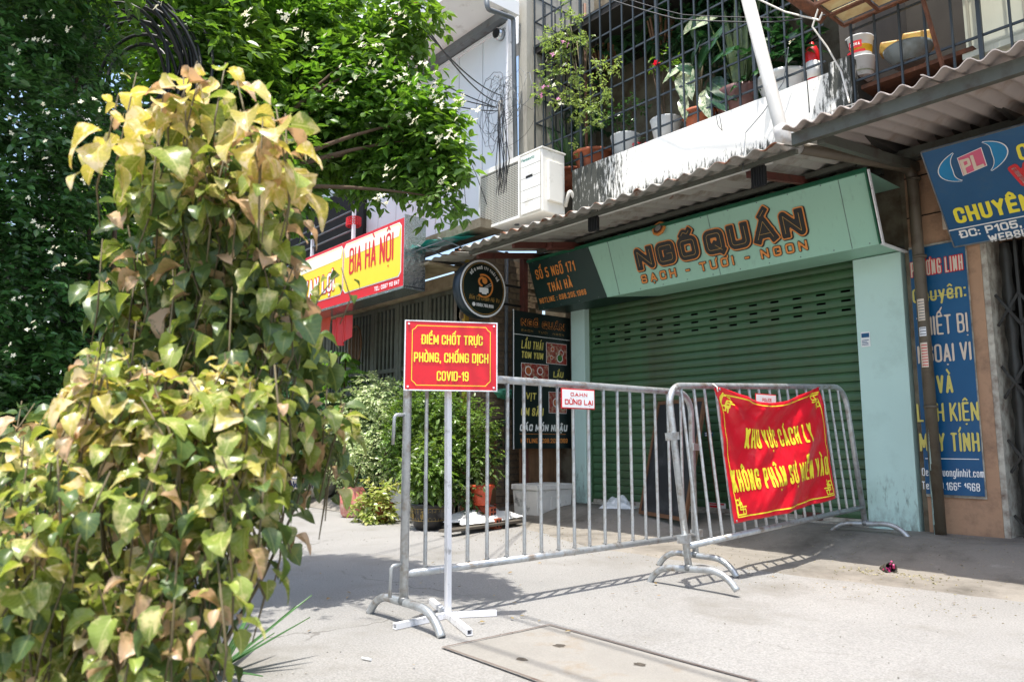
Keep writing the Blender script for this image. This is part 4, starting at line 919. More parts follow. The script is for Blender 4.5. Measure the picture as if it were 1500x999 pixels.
# small plates on the barriers
def plate(label, px0, py0, px1, py1, X, words, parent_words):
    A = at(px0, py1, X=X); B = at(px1, py1, X=X); T = at(px0, py0, X=X); w = abs(B.y-A.y); h = T.z-A.z
    o = thing('warning_plate', label, 'sign', tuple(A))
    MB().box((.0, w/2, h/2), (.004, w, h)).build('plate', m_redprint, o, bevel=.001)
    MB().box((.0025, w/2, h/2), (.003, w-.014, h-.014)).build('plate_face', m_white, o)
    for s, x0, x1, z0, hh, tf in words: text(s, Vector((.0045, x0*w, z0*h)), Vector((0, 1, 0)), ZUP, (x1-x0)*w, hh*h, m_redprint, o, tf=tf, off=.0005, cell=hh*h/12)
    return o
plate('small white plate with red border reading DỪNG LẠI on the near barrier', 822, 568, 871, 598, -3.025, [('C.A.H.N', .26, .76, .62, .18, .22), ('DỪNG LẠI', .09, .93, .2, .26, .22)], None)
plate('small white POLICE plate half hidden behind the top of the red banner', 1107, 576, 1137, 592, -2.785, [('POLICE', .3, .75, .3, .3, .2)], None)

# ------------------------------------------------------------------ the sagging red banner
XB = -2.70
c00, c10, c11, c01 = at(1072, 766, X=XB), at(1222, 729, X=XB), at(1198, 567, X=XB), at(1045, 567, X=XB)
o_b = Vector(c00)
def bsurf(u, v, off=0.):
    p = (c00*(1-u)+c10*u)*(1-v)+(c01*(1-u)+c11*u)*v
    sag = math.sin(math.pi*u)**1.2*.105*v**2.2+math.sin(math.pi*u)*.012*(1-v)
    p = p-Vector((0, 0, sag)); x = .02*math.sin(math.pi*u)*(1-v)+.012
    for (a, b_, amp, fr, ph) in ((1, 1.3, .022, 5.5, .3), (1, .75, .011, 11, 1.), (.35, 1, .012, 4, 2.), (1.4, -.4, .009, 7, 0), (2.2, 1.5, .005, 13, 1.)):
        w = math.sin(fr*(a*u+b_*(1-v))+ph); x += amp*(w*abs(w))*min(1, 4*min(u, 1-u)+.1)
    r_ = math.hypot(u, 1-v); x += .016*math.exp(-r_*1.8)*math.sin(9*math.atan2(1-v+.01, u+.01))
    r_ = math.hypot(1-u, 1-v); x += .012*math.exp(-r_*2)*math.sin(9*math.atan2(1-v+.01, 1-u+.01))
    x += .006*mn.noise(Vector((u*12, v*9, 0)))+.003*abs(mn.noise(Vector((u*26+v*9, v*18, 4))))
    return p+Vector((x+off, 0, 0))
bn = thing('red_banner', 'wrinkled red cloth banner with yellow Vietnamese words, tied over the far barrier', 'banner', tuple(o_b))
b = MB(); b.grid(lambda u, v: bsurf(u, v)-o_b, 110, 80); o = b.build('cloth', m_banner, bn)
md = o.modifiers.new('thick', 'SOLIDIFY'); md.thickness = .0015; md.offset = -1
BWd = ((c10-c00).length+(c11-c01).length)/2; BHt = ((c01-c00).length+(c11-c10).length)/2
def bmap(x, y): return bsurf(x/BWd, y/BHt, .003)-o_b
def btext(s, u0, u1, v0, h, split=True):
    it = layout(s, (u1-u0)*BWd, h*BHt, .2, .3, .22); it = [([(a+u0*BWd, c+v0*BHt) for a, c in P_], h_, k_) for P_, h_, k_ in it]
    letters('lettering', it, bn, m_yel, bmap, h*BHt/15, grow=.001, split=True, merge=False)
btext('KHU VỰC CÁCH LY', .20, .83, .55, .17); btext('KHÔNG PHẬN SỰ MIỄN VÀO', .035, .965, .22, .165)
bd = .03; line = [([(BWd*bd, BHt*bd*1.3), (BWd*(1-bd), BHt*bd*1.3), (BWd*(1-bd), BHt*(1-bd*1.3)), (BWd*bd, BHt*(1-bd*1.3)), (BWd*bd, BHt*bd*1.3)], .004, 0)]
line[0] = ([(line[0][0][i][0]+(line[0][0][i+1][0]-line[0][0][i][0])*t/40, line[0][0][i][1]+(line[0][0][i+1][1]-line[0][0][i][1])*t/40) for i in range(4) for t in range(41)], .004, 0)
letters('border_line', line, bn, m_yel, bmap, .0045, split=False, merge=False)
def knot(cx, cy, sx, sy):
    q = [[(0, 0), (.09, 0), (.09, .03), (.03, .03), (.03, .09), (0, .09), (0, 0)], [(.03, .045), (.055, .045), (.055, .07), (.03, .07)], [(.06, .0), (.06, .045), (.1, .045)], [(0, .06), (.045, .06), (.045, .1)]]
    return [([(cx+sx*a, cy+sy*c) for a, c in P_], .0045, 0) for P_ in q]
mg = .045
for cx, cy, sx, sy in ((mg, mg, 1, 1), (BWd-mg, mg, -1, 1), (BWd-mg, BHt-mg, -1, -1), (mg, BHt-mg, 1, -1)):
    letters('corner_knot', knot(cx, cy, sx, sy), bn, m_yel, bmap, .0045, split=False, merge=False)
for u, v in ((.015, .015), (.985, .015), (.985, .985), (.015, .985)):
    p = bsurf(u, v, .004)-o_b; MB().tube([p-Vector((.002, 0, 0)), p+Vector((.002, 0, 0))], .007, 12).build('eyelet', m_galv, bn)
P = bsurf(0, 1)-o_b; MB().tube([P+Vector((-.03, 0, .02)), P, P+Vector((.005, .0, -.03))], .004, 6).build('tie', m_cablew, bn)

# ------------------------------------------------------------------ red checkpoint sign on its white stand
bse = at(656, 905, Z=.0); D_ = 3.52
cl_ = at(593, 570, D=3.47); cr_ = at(727, 573, D=3.56); tl_ = at(593, 470, D=3.47)
U_ = (cr_-cl_); U_.z = 0; Wd_ = U_.length; U_.normalize(); H_ = tl_.z-cl_.z; N_ = U_.cross(ZUP)
st = thing('checkpoint_sign', 'red board reading COVID-19 on a white square post with crossed feet', 'sign', (bse.x, bse.y, 0)); OS = Vector((bse.x, bse.y, 0))
pc = cl_+U_*(Wd_*.47); pc = Vector((pc.x, pc.y, 0))-OS-N_*.03
MB().bar(Vector((.0, 0, .03)), Vector((pc.x, pc.y, tl_.z-.06)), .026, .026, up=(0, 1, 0)).build('post', m_whitesteel, st, bevel=.002)
M3 = Matrix((U_, -N_, ZUP)).transposed()
bo = MB().box(cl_-OS+U_*Wd_/2+ZUP*H_/2-N_*.012, (Wd_, .02, H_), M3).build('board', m_redsign, st, bevel=.002)
b = MB()
P0 = cl_-OS-N_*.012
for (x0, x1, z0, z1) in ((-.005, 0, -.005, H_+.005), (Wd_, Wd_+.005, -.005, H_+.005), (0, Wd_, H_, H_+.005), (0, Wd_, -.005, 0)):
    b.box(P0+U_*((x0+x1)/2)+ZUP*((z0+z1)/2), (x1-x0, .024, z1-z0), M3)
b.build('edge_frame', m_whitesteel, st)
fm = flatmap(cl_-OS, U_, ZUP, .0015)
a, c = .03, .02; k = .022; Wq, Hq = Wd_, H_
cor = [(a+k, c), (Wq-a-k, c), (Wq-a-k*.6, c+k*.5), (Wq-a, c+k), (Wq-a, Hq-c-k), (Wq-a-k*.6, Hq-c-k*.6), (Wq-a-k, Hq-c), (a+k, Hq-c), (a+k*.6, Hq-c-k*.6), (a, Hq-c-k), (a, c+k), (a+k*.6, c+k*.5), (a+k, c)]
letters('border_line', [(cor, .0017, 0)], st, m_beeryel, fm, .002, split=False)
for s, x0, x1, z0 in (('ĐIỂM CHỐT TRỰC', .17, .845, .665), ('PHÒNG, CHỐNG DỊCH', .09, .91, .40), ('COVID-19', .34, .69, .13)):
    it = layout(s, (x1-x0)*Wd_, .142*H_, .26, .2, .2); it = [([(p+x0*Wd_, q+z0*H_) for p, q in P_], h_, k_) for P_, h_, k_ in it]
    letters('lettering', it, st, m_yel, fm, .142*H_/18, split=True)
for x, z in ((.03, .04), (.97, .04), (.97, .96), (.03, .96)):
    p = cl_-OS+U_*(x*Wd_)+ZUP*(z*H_)+N_*.002; MB().tube([p-N_*.003, p+N_*.003], .005, 10).build('rivet', m_whitesteel, st)
# cross feet: square tubes open at their ends
def sqtube(a, b_, w, name, par, wall=.003):
    a = Vector(a); b_ = Vector(b_); d = (b_-a).normalized(); s = d.cross(ZUP).normalized(); q = MB(); h = w/2; n = len(q.v)
    O_ = [(s*sx*h+ZUP*sz*h) for sx, sz in ((-1, -1), (1, -1), (1, 1), (-1, 1))]; I_ = [o*(1-2*wall/w) for o in O_]
    V = [a+o for o in O_]+[b_+o for o in O_]+[a+o for o in I_]+[b_+o for o in I_]
    q.add(V, [(i, (i+1) % 4, 4+(i+1) % 4, 4+i) for i in range(4)]+[(8+(i+1) % 4, 8+i, 12+i, 12+(i+1) % 4) for i in range(4)]+[((i+1) % 4, i, 8+i, 8+(i+1) % 4) for i in range(4)]+[(4+i, 4+(i+1) % 4, 12+(i+1) % 4, 12+i) for i in range(4)])
    return q.build(name, m_whitesteel, par)
f1, f2, f3, f4 = at(578, 917, Z=.015), at(727, 897, Z=.015), at(688, 926, Z=.015), at(632, 880, Z=.015)
cc = Vector((bse.x, bse.y, .015))
for f in (f1, f2, f3, f4): d = (f-cc).normalized(); sqtube(cc+d*.0135-OS, f-OS, .026, 'foot', st)
MB().box((0, 0, .015), (.027, .027, .028), Matrix.Rotation(math.atan2((f3-cc).y, (f3-cc).x), 3, 'Z')).build('foot_joint', m_whitesteel, st)

# ------------------------------------------------------------------ cover plate, stub pipe and litter on the lane
cp = thing('cover_plate', 'sunlit rectangular cement cover plate with a steel edge, set in the lane', 'cover', (-2.1, -4.12, 0))
gzz = lambda x, y: gz(x, y)+mn.noise(Vector((x*.9, y*.9, 0)))*.008
def flat(name, x0, x1, y0, y1, h, m, par, n=12):
    q = MB(); q.grid(lambda u, v: Vector((x0+(x1-x0)*u+2.1, y0+(y1-y0)*v+4.12, gzz(x0+(x1-x0)*u, y0+(y1-y0)*v)+h)), n, n); return q.build(name, m, par)
xa, xb_, ya, yb = -2.62, -1.55, -4.44, -3.83
flat('cement_face', xa+.02, xb_-.02, ya+.02, yb-.02, .004, m_plate, cp)
for q in ((xa, xb_, yb-.015, yb), (xa, xb_, ya, ya+.015), (xa, xa+.015, ya+.0155, yb-.0155), (xb_-.015, xb_, ya+.0155, yb-.0155)): flat('edge_strip', *q, .0065, m_asph, cp)
for x, y in ((-2.33, -4.05), (-2.28, -4.3), (-1.95, -4.0), (-1.85, -4.28)):
    q = MB(); z = gzz(x, y)+.0055; n = 14; rr = [(.014+.012*random.random()) for _ in range(n)]
    q.add([(x+2.1+r*math.cos(6.283*i/n)*1.3, y+4.12+r*math.sin(6.283*i/n), z) for i, r in enumerate(rr)], [tuple(range(n))]); q.build('lifting_hole', mat('dirt packed hole', C(92, 84, 74, .6), .95, var=.3, vs=60, bump=.6), cp)
sp_ = at(1304, 832, Z=.035); o = thing('stub_pipe', 'short broken black pipe end in the apron with a pink rag inside', 'pipe', (sp_.x, sp_.y, sp_.z-.0))
q = MB(); n = 16; dirp = Vector((.55, -.7, .25)).normalized(); s1 = dirp.orthogonal().normalized(); s2 = dirp.cross(s1); 
ring = lambda r, t: [dirp*t+(s1*math.cos(6.283*i/n)+s2*math.sin(6.283*i/n))*r for i in range(n)]
q.add(ring(.038, -.12)+ring(.038, .02)+ring(.031, .02)+ring(.031, -.1), [(k*n+i, k*n+(i+1) % n, (k+1)*n+(i+1) % n, (k+1)*n+i) for k in range(3) for i in range(n)]+[tuple(3*n+i for i in range(n))], True); q.build('pipe', mat('dirty black pipe', C(58, 54, 48, .7), .75, dirt=C(130, 120, 100, .7), da=.4, ds=20, bump=.3), o)
q = MB()
for k in range(6):
    c_ = dirp*(-.03+.01*k)+s1*random.uniform(-.02, .02)+s2*random.uniform(-.02, .02); q.tube([c_, c_+Vector((random.uniform(-.03, .03), random.uniform(-.03, .02), random.uniform(-.02, .03)))], [.009, .005], 7)
q.build('rag', mat('magenta rag', C(200, 60, 120), .5), o)
q = MB()
for i in range(110):
    a_ = random.random()*6.28; r = .06+abs(random.gauss(0, .16)); x = sp_.x+r*math.cos(a_)*1.6; y = sp_.y-.05+r*math.sin(a_)*.6; z = gzz(x, y)+.012
    q.box((x, y, z), (random.uniform(.006, .016), random.uniform(.004, .01), random.uniform(.003, .008)), Euler((random.random(), random.random(), random.random()*3)).to_matrix())
for i in range(900):
    x = random.uniform(-6, -1); y = random.uniform(-2.3, -.1); q.box((x, y, gzz(x, y)+.013), (.008, .004, .003), Matrix.Rotation(random.random()*3, 3, 'Z'))
o = q.build('grit', mat('dry blossom grit', C(168, 158, 124, .7), .9, rnd=.4)); o['kind'] = 'stuff'
q = MB()
for i in range(1100):
    x = random.uniform(-6.5, -.6); y = random.uniform(-5.6, -1.8); s_ = random.uniform(.0015, .0045); q.box((x, y, gzz(x, y)+s_*.4), (s_*random.uniform(.8, 1.6), s_, s_*.8), Matrix.Rotation(random.random()*3, 3, 'Z'))
o = q.build('gravel', mat('small loose gravel', C(178, 172, 160, .66), .9, rnd=.5)); o['kind'] = 'stuff'
P = at(450+80, 963, Z=.01)
o = MB().tube([(0, 0, 0), (.045, .015, 0)], .0045, 8).build('cigarette_end', m_white, None, loc=tuple(at(530, 963, Z=.006))); tag(o, 'white cigarette end lying alone on the lane in front of the barrier foot', 'litter')

# ------------------------------------------------------------------ menu board and round sign beside the shop
XM = -6.30; OM = at(751, 657, X=XM); MW = at(836, 661, X=XM).y-OM.y; MH = at(757, 455, X=XM).z-OM.z
mb_ = thing('menu_board', 'tall dark menu board with yellow dish names and food photos left of the shutter', 'sign', tuple(OM))
MB().box((0, MW/2, MH/2), (.02, MW, MH)).build('board', m_bgreen, mb_)
MB().box((.004, .004, MH/2), (.02, .008, MH+.01)).build('edge_strip', m_white, mb_)
YU = Vector((0, 1, 0))
def mt(s, x0, x1, z0, h, m, tf=.2, slant=0., sp=.25, split=False, grow=0): text(s, Vector((.0115, x0*MW, z0*MH)), YU, ZUP, (x1-x0)*MW, h*MH, m, mb_, tf=tf, off=.001, slant=slant, sp=sp, split=split, grow=grow)
mt('NGÕ QUÁN', .13, .90, .895, .05, m_torange, .28, split=False, grow=.003); text('NGÕ QUÁN', Vector((.0125, .13*MW, .895*MH)), YU, ZUP, .77*MW, .05*MH, m_tblack, mb_, tf=.24, off=.002)
mt('SẠCH  TƯƠI  NGON', .13, .88, .853, .014, m_tgold, .15, sp=1.4)
MB().box((.0115, MW/2, .825*MH), (.001, MW*.98, .006)).build('rule_line', m_white, mb_)
mt('LẨU THÁI', .13, .50, .725, .06, m_paleyel, .2, .12); mt('TOM YUM', .13, .50, .655, .05, m_paleyel, .2, .12)
mt('LẨU', .68, .86, .53, .045, m_paleyel, .2, .12); mt('ĐUÔI BÒ', .60, .95, .455, .05, m_paleyel, .2, .12)
mt('VỊT', .20, .38, .355, .05, m_paleyel, .2, .12); mt('OM SẤU', .12, .50, .235, .06, m_paleyel, .22, .12)
mt('CÁC MÓN NHẬU', .10, .92, .125, .05, m_white, .24, .15); mt('HOTLINE : 098.205.1369', .12, .93, .04, .033, m_torange, .18)
MB().box((.0115, MW*.5, .105*MH), (.001, MW*.8, .004)).build('rule_line', m_torange, mb_)
m_food = mat('food photo print', C(170, 60, 50, .7), .5, var=.3, vs=30, dirt=C(200, 190, 160), da=.35, ds=26)
m_herb = mat('green herb print', C(70, 120, 50, .8), .5); m_broth = mat('orange broth print', C(200, 110, 60, .8), .5, var=.3, vs=60)
for x0, x1, z0, z1, pl in ((.56, .93, .63, .79, ((.3, .7, .14), (.72, .55, .2), (.65, .3, .24), (.25, .3, .12))), (.13, .60, .46, .62, ((.25, .65, .2), (.68, .68, .18), (.5, .2, .2))), (.60, .92, .26, .42, ((.4, .5, .3), (.75, .7, .16)))):
    MB().box((.0112, (x0+x1)/2*MW, (z0+z1)/2*MH), (.0015, (x1-x0)*MW, (z1-z0)*MH)).build('photo_edge', m_white, mb_)
    fr = MB().box((.0125, (x0+x1)/2*MW, (z0+z1)/2*MH), (.0015, (x1-x0)*MW-.01, (z1-z0)*MH-.01)).build('food_photo', m_food, mb_)
    for i, (u, v, r) in enumerate(pl):
        cy, cz_ = (x0+(x1-x0)*u)*MW, (z0+(z1-z0)*v)*MH; w = (x1-x0)*MW
        MB().tube([(.0132, cy, cz_), (.0138, cy, cz_)], w*r*.62, 16).build('bowl', m_white, fr); MB().tube([(.0138, cy, cz_), (.0144, cy, cz_)], w*r*.5, 16).build('dish', (m_broth, m_food, m_herb)[i % 3], fr)
cR = at(708, 423, X=-6.38); RR = .325
rs = thing('round_sign', 'round black lightbox sign with a gold ring and white bowl, on black wall brackets', 'sign', tuple(cR)); YX = Vector((0, 1, 0))
def disc(r, x, name, m, w=None, n=48):
    q = MB()
    if w: q.add([(x, r*math.cos(6.2832*i/n), r*math.sin(6.2832*i/n)) for i in range(n)]+[(x, (r-w)*math.cos(6.2832*i/n), (r-w)*math.sin(6.2832*i/n)) for i in range(n)], [(i, (i+1) % n, n+(i+1) % n, n+i) for i in range(n)])
    else: q.add([(x, r*math.cos(6.2832*i/n), r*math.sin(6.2832*i/n)) for i in range(n)], [tuple(range(n))])
    return q.build(name, m, rs)
MB().tube([(-.13, 0, 0), (0, 0, 0)], RR, 48).build('case', mat('teal black case', C(24, 44, 56, .8), .4), rs); disc(RR*.985, .002, 'rim', m_white, .022); disc(RR*.92, .003, 'face', mat('black green face', C(18, 32, 28, .8), .3)); disc(RR*.885, .0045, 'gold_ring', m_tgold, .006)
def arcpts(cx, cy, r, a0, a1, n=24): return [(cx+r*math.cos(R(a0+(a1-a0)*i/n)), cy+r*math.sin(R(a0+(a1-a0)*i/n))) for i in range(n+1)]
mR = lambda x, y: Vector((.006, x, y))
letters('gold_arc', [(arcpts(.0, .03, .125, -120, 110), .010, 0)], rs, m_torange, mR, .006, split=False)
letters('gold_swirl', [(arcpts(-.02, .075, .045, 40, 260), .012, 0), (arcpts(.015, .09, .02, 0, 340), .016, 0), ([(-.05, .0), (-.02, -.03)], .01, 0)], rs, m_torange, mR, .006, split=False)
letters('bowl_mark', [([(-.055, .0), (.055, .005)], .008, 0), ([(-.04, -.025), (.045, -.022)], .022, 0), ([(-.015, -.05), (.03, -.05)], .012, 0)], rs, m_white, lambda x, y: Vector((.007, x, y)), .006, split=False)
letters('chopsticks', [([(.0, .01), (.1, .07)], .002, 0), ([(.02, .01), (.11, .05)], .002, 0)], rs, m_white, lambda x, y: Vector((.008, x, y)), .003, split=False)
def arctext(s, r, a0, a1, h, m, tf=.2):
    L_ = R(a1-a0)*r; it = layout(s, abs(L_), h, tf, .35)
    letters('lettering', it, rs, m, lambda x, y: Vector((.006, (r+y)*math.sin(R(a0)+x/r), (r+y)*math.cos(R(a0)+x/r))), h/11, split=False)
arctext('SỐ 5 NGÕ 171 THÁI HÀ', .215, -52, 62, .033, m_white)
text('Bún Cá Chấm Hà Vu', Vector((.006, -.2, -.135)), YX, ZUP, .42, .05, m_tgold, rs, tf=.1, off=0, slant=.2)
text('0869.760.888', Vector((.006, -.1, -.205)), YX, ZUP, .24, .036, m_white, rs, tf=.17, off=0); MB().tube([(.004, -.135, -.187), (.007, -.135, -.187)], .022, 16).build('phone_badge', m_white, rs)
for z in (.1, -.12): MB().bar((-.06, RR*.9, z), (-.06, PYy-cR.y, z), .022).build('bracket', m_black, rs)
MB().bar((-.05, RR*.98, -.07), (-.05, RR*.98, .02), .008).build('latch', m_whitesteel, rs)

# ------------------------------------------------------------------ the noodle house to the left
LX = -6.78; LF = -1.2
lh = thing('left_house', 'neighbouring house with grey green slatted gates below and pale blue cladding above', 'building', (-8.5, LF, 0)); OL = Vector((-8.5, LF, 0))
def lb(name, mb, m, par=None, **k):
    mb.v = [(x-OL.x, y-OL.y, z-OL.z) for x, y, z in mb.v]; return mb.build(name, m, par or lh, **k)
# brick side wall: single bricks proud of a mortar bed
lb('mortar_bed', MB().b2(LX-.25, LX, LF+.02, 0, 0, 3.1), m_mortar)
brk = MB().box((0, 0, 0), (.02, .2, .068)).mesh('brick', m_brick)
for r_ in range(38):
    z = .1+r_*.08; y = LF+.12-(.1 if r_ % 2 else 0)
    while y < -.05:
        if y > LF-.0 and 0 < z < 3.05: child('brick', brk, lh, Vector((LX+.002+random.uniform(-.004, .006), y, z))-OL, (random.uniform(-.01, .01), 0, 0))
        y += .213
lb('corner_strip', MB().b2(LX-.02, LX+.03, LF-.03, LF+.03, 0, 3.0), mat('yellow ochre strip', C(186, 150, 56, .8), .7, streak=C(120, 90, 40), sa=.4))
o = lb('conduit_pipe', MB().tube([(LX+.04, -.62, .3), (LX+.04, -.62, 3.1)], .022, 10), m_grey)
# slatted gates
def gate(x0, x1, z0, z1, y, par, nrails):
    g = bpy.data.objects.new('gate_panel', None); COL.objects.link(g); g.parent = par; g.location = Vector((x0, y, z0))-OL
    w = x1-x0; h = z1-z0
    for a_, c_ in ((0, .06), (w-.06, w)): MB().b2(a_, c_, -.03, .03, 0, h).build('stile', m_gateg, g)
    for k in range(nrails): z = k*(h-.05)/(nrails-1); MB().b2(.06, w-.06, -.026, .026, z, z+.05).build('rail', m_gateg, g)
    sm_ = MB().b2(-.022, .022, -.012, .012, .05, h-.05).mesh('slat', m_gateg); n = int((w-.12)/.085)
    for i in range(n): child('slat', sm_, g, (.06+(i+.5)*(w-.12)/n, 0, 0))
    return g
x = LX-.12
for w in (.66, .66, .62, .66, .66, .66, .66, .66):
    gate(x-w, x-.012, .05, 2.62, LF+.05, lh, 4); x -= w
lb('gate_backing', MB().b2(x-.1, LX-.1, LF+.3, LF+.34, 0, 2.7), m_dark)
lb('gate_lintel', MB().b2(x-6, LX-.02, LF-.05, LF+.12, 2.63, 2.78), mat('beige lintel', C(176, 160, 132, .8), .85, dirt=C(110, 92, 72), da=.4, ds=5))
lb('lintel_board', MB().b2(x-.2, LX-.02, LF-.5, LF-.05, 2.80, 2.83), MATS['beige lintel'])
lb('lower_wall', MB().b2(x-14, x-.05, LF, LF+.2, 0, 3.3), m_dirtywall)
# cladding box above, one panel at a time
xx = -6.02; zb, zt = 3.25, 5.60
while xx > -13:
    lb('cladding_panel', MB().b2(xx-.455, xx-.006, LF, LF+.05, zb, zt), m_clad); xx -= .461
lb('cladding_back', MB().b2(-13, -6.03, LF+.055, LF+.1, zb, zt), m_grey)
lb('corner_trim', MB().b2(-6.03, -5.99, LF-.03, LF+.08, zb, zt+.02), m_whitesteel); lb('top_trim', MB().b2(-13, -6.03, LF-.025, LF-.001, zt-.14, zt-.10), m_whitesteel)
lb('soffit_slab', MB().b2(-7.45, -5.95, -1.93, LF+.1, zt, zt+.16), m_soffit); lb('soffit_slab', MB().b2(-14, -7.46, -1.93, LF+.1, zt, zt+.16), m_soffit)
lb('cove_strip', MB().b2(-13, -6.0, LF-.12, LF-.001, zt-.09, zt-.001), m_grey)
lb('tile_edge', MB().b2(-14, -6.2, -1.96, -1.92, zt+.16, zt+.24), m_tileroof)
rl_ = MB().bar((0, 0, 0), (0, 0, .9), .012).mesh('baluster', m_whitesteel)
for k in range(55): child('baluster', rl_, lh, Vector((-6.4-.12*k, -1.9, zt+.24))-OL)
lb('upper_wall', MB().b2(-14, -6.0, -.6, -.4, zt+.1, 9), m_soffit)
lb('ledge', MB().b2(-9.2, -6.1, LF-.32, LF-.001, 3.10, 3.2), m_dirtywall)
# far left part: open balcony with rails, red basket
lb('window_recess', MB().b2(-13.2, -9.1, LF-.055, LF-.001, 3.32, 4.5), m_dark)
for k in range(5): lb('balcony_rail', MB().tube([(-13.2, LF-.28, 3.42+.14*k), (-8.95, LF-.28, 3.42+.14*k)], .014, 8), m_grey)
for x_ in (-8.95, -10.2, -11.5): lb('rail_post', MB().b2(x_-.02, x_+.02, LF-.3, LF-.26, 3.2, 4.05), m_whitesteel)

P = at(518, 325, Y=LF-.24); o = thing('red_basket', 'small red plastic basket resting on the rail above the yellow sign', 'basket', tuple(P))
q = MB()
for k in range(4): q.tube([(.09*math.cos(t*.3927)*1.3, .09*math.sin(t*.3927), -.06+.035*k) for t in range(16)], .006, 5, closed=True)
q.build('hoops', m_redplastic, o, kind='stuff'); q = MB()
for k in range(20): a_ = k*.314; q.bar((.117*math.cos(a_), .09*math.sin(a_), -.06), (.117*math.cos(a_), .09*math.sin(a_), .05), .012)
q.build('sides', m_redplastic, o, kind='stuff')

# beer shop light box
YB = -1.95
B0, B1, B2_, B3 = at(455, 457, Y=YB), at(594, 419, Y=YB), at(591, 320, Y=YB), at(455, 375, Y=YB)
zb0, zb1 = (B0.z+B1.z)/2, (B2_.z+B3.z)/2; xR = (B1.x+B2_.x)/2; xL = xR-2.7; OBx = Vector((xR, YB, zb0)); HB = zb1-zb0
bx = thing('beer_light_box', 'yellow and red light box sign reading BIA HÀ NỘI with crumpled foil end', 'sign', tuple(OBx))
MB().b2(xL-xR, 0, 0, .26, 0, HB).build('case', m_redprint, bx)
MB().b2(.001, .012, -.01, .27, -.01, HB+.03).build('foil_end', m_chrome, bx); MB().b2(xL-xR, .012, -.012, .27, -.03, -.001).build('foil_bottom', m_chrome, bx)
bev = lambda x0, x1, z0, z1, y, k=.05: [(x0+k, y, z0), (x1-k, y, z0), (x1, y, z0+k), (x1, y, z1-k), (x1-k, y, z1), (x0+k, y, z1), (x0, y, z1-k), (x0, y, z0+k)]
for x0, x1 in ((-1.38, -.07), (-2.65, -1.42)):
    MB().add(bev(x0-.012, x1+.012, .115, HB-.035, -.003), [tuple(range(8))]).build('panel_edge', m_white, bx)
    MB().add(bev(x0, x1, .127, HB-.047, -.006), [tuple(range(8))]).build('panel', m_beeryel, bx)
    zc_ = HB-.047; MB().add([(x0+.04, -.008, zc_-.17), (x1-.04, -.008, zc_-.15), (x1-.005, -.008, zc_-.05), (x1-.05, -.008, zc_-.01), (x0+.05, -.008, zc_-.01), (x0+.005, -.008, zc_-.05)], [tuple(range(6))]).build('foam_band', mat('pale foam print', C(244, 240, 214), .35), bx)
def bxt(s, x0, x1, z0, h, m, tf=.2, g=0, split=False, sl=0): text(s, Vector((x0, -.0095, z0)), UX, ZUP, x1-x0, h, m, bx, tf=tf, off=.0, grow=g, split=split, slant=sl)
bxt('BIA HÀ NỘI', -1.24, -.22, .33, .33, m_redprint, .26, split=True); bxt('TEL: 0397 110 647', -.62, -.08, .03, .05, m_white, .18)
bxt('VẠN LỢI', -2.5, -1.62, .2, .24, m_redprint, .24, g=.014); text('VẠN LỢI', Vector((-2.5, -.0125, .2)), UX, ZUP, .88, .24, m_white, bx, tf=.2, off=0., split=True)
for x_ in (-.02, -1.3): MB().bar((x_, .26, HB*.6), (x_, LF-YB, HB*.8), .03).build('bracket', m_grey, bx)
# teal tarpaulin and small awning
tp = thing('teal_awning', 'torn teal tarpaulin over a thin wire awning between the light box and the canopy', 'awning', (-7.4, -1.5, 3.0)); OT = Vector((-7.4, -1.5, 3.0))
q = MB(); q.grid(lambda u, v: Vector((-8.05+1.75*u, LF-.62+.6*v, 3.02+.10*v+.03*mn.noise(Vector((u*9, v*4, 1)))-.05*(1-v)*abs(math.sin(u*8))))-OT, 40, 12); o = q.build('tarpaulin', m_teal, tp)
for k in range(5): MB().tube([Vector((-7.95+.4*k, LF-.02, 2.86))-OT, Vector((-8.0+.4*k, LF-.66, 2.98))-OT], .008, 6).build('rib', m_grey, tp)
for k in range(3): MB().tube([Vector((-8.05, LF-.6+.25*k, 2.95))-OT, Vector((-6.35, LF-.6+.25*k, 2.95))-OT], .007, 6).build('purlin', m_grey, tp)
q = MB(); q.grid(lambda u, v: Vector((-7.9+1.6*u, LF-.5+.45*v, 2.84+.05*v+.012*math.sin(u*60)))-OT, 90, 3); q.build('eave_sheet', m_sheet, tp)
# red cloth and round fan hanging on the gate
P = at(500, 470, Y=LF-.45); o = thing('red_cloth', 'red cloth hanging under the left end of the yellow light box', 'cloth', tuple(P))
q = MB(); q.grid(lambda u, v: Vector((-.25+.5*u, .03*math.sin(u*14), -.28*v-.1*math.sin(u*3.1)*v+.05)), 20, 8); q.build('cloth', m_redplastic, o); q = MB(); q.add([(-.62, -.02, .12), (-.25, -.02, .1), (-.3, -.02, -.12), (-.6, -.02, -.08)], [(0, 1, 2, 3)]); q.build('pennant', mat('orange red print', C(200, 70, 40), .5), o)
P = at(520, 505, Y=LF-.08); o = thing('winnowing_fan', 'round wicker tray hung on the slatted gate below the red cloth', 'tray', tuple(P)); MB().tube([(.17*math.cos(t*.2618), 0, .26*math.sin(t*.2618)) for t in range(24)], .012, 6, closed=True).build('rim', m_wood, o)
q = MB()
for k in range(9): q.bar((-.15+.037*k, 0, -.2), (-.15+.037*k, 0, .2), .008)
q.build('weave', m_wood, o, kind='stuff')

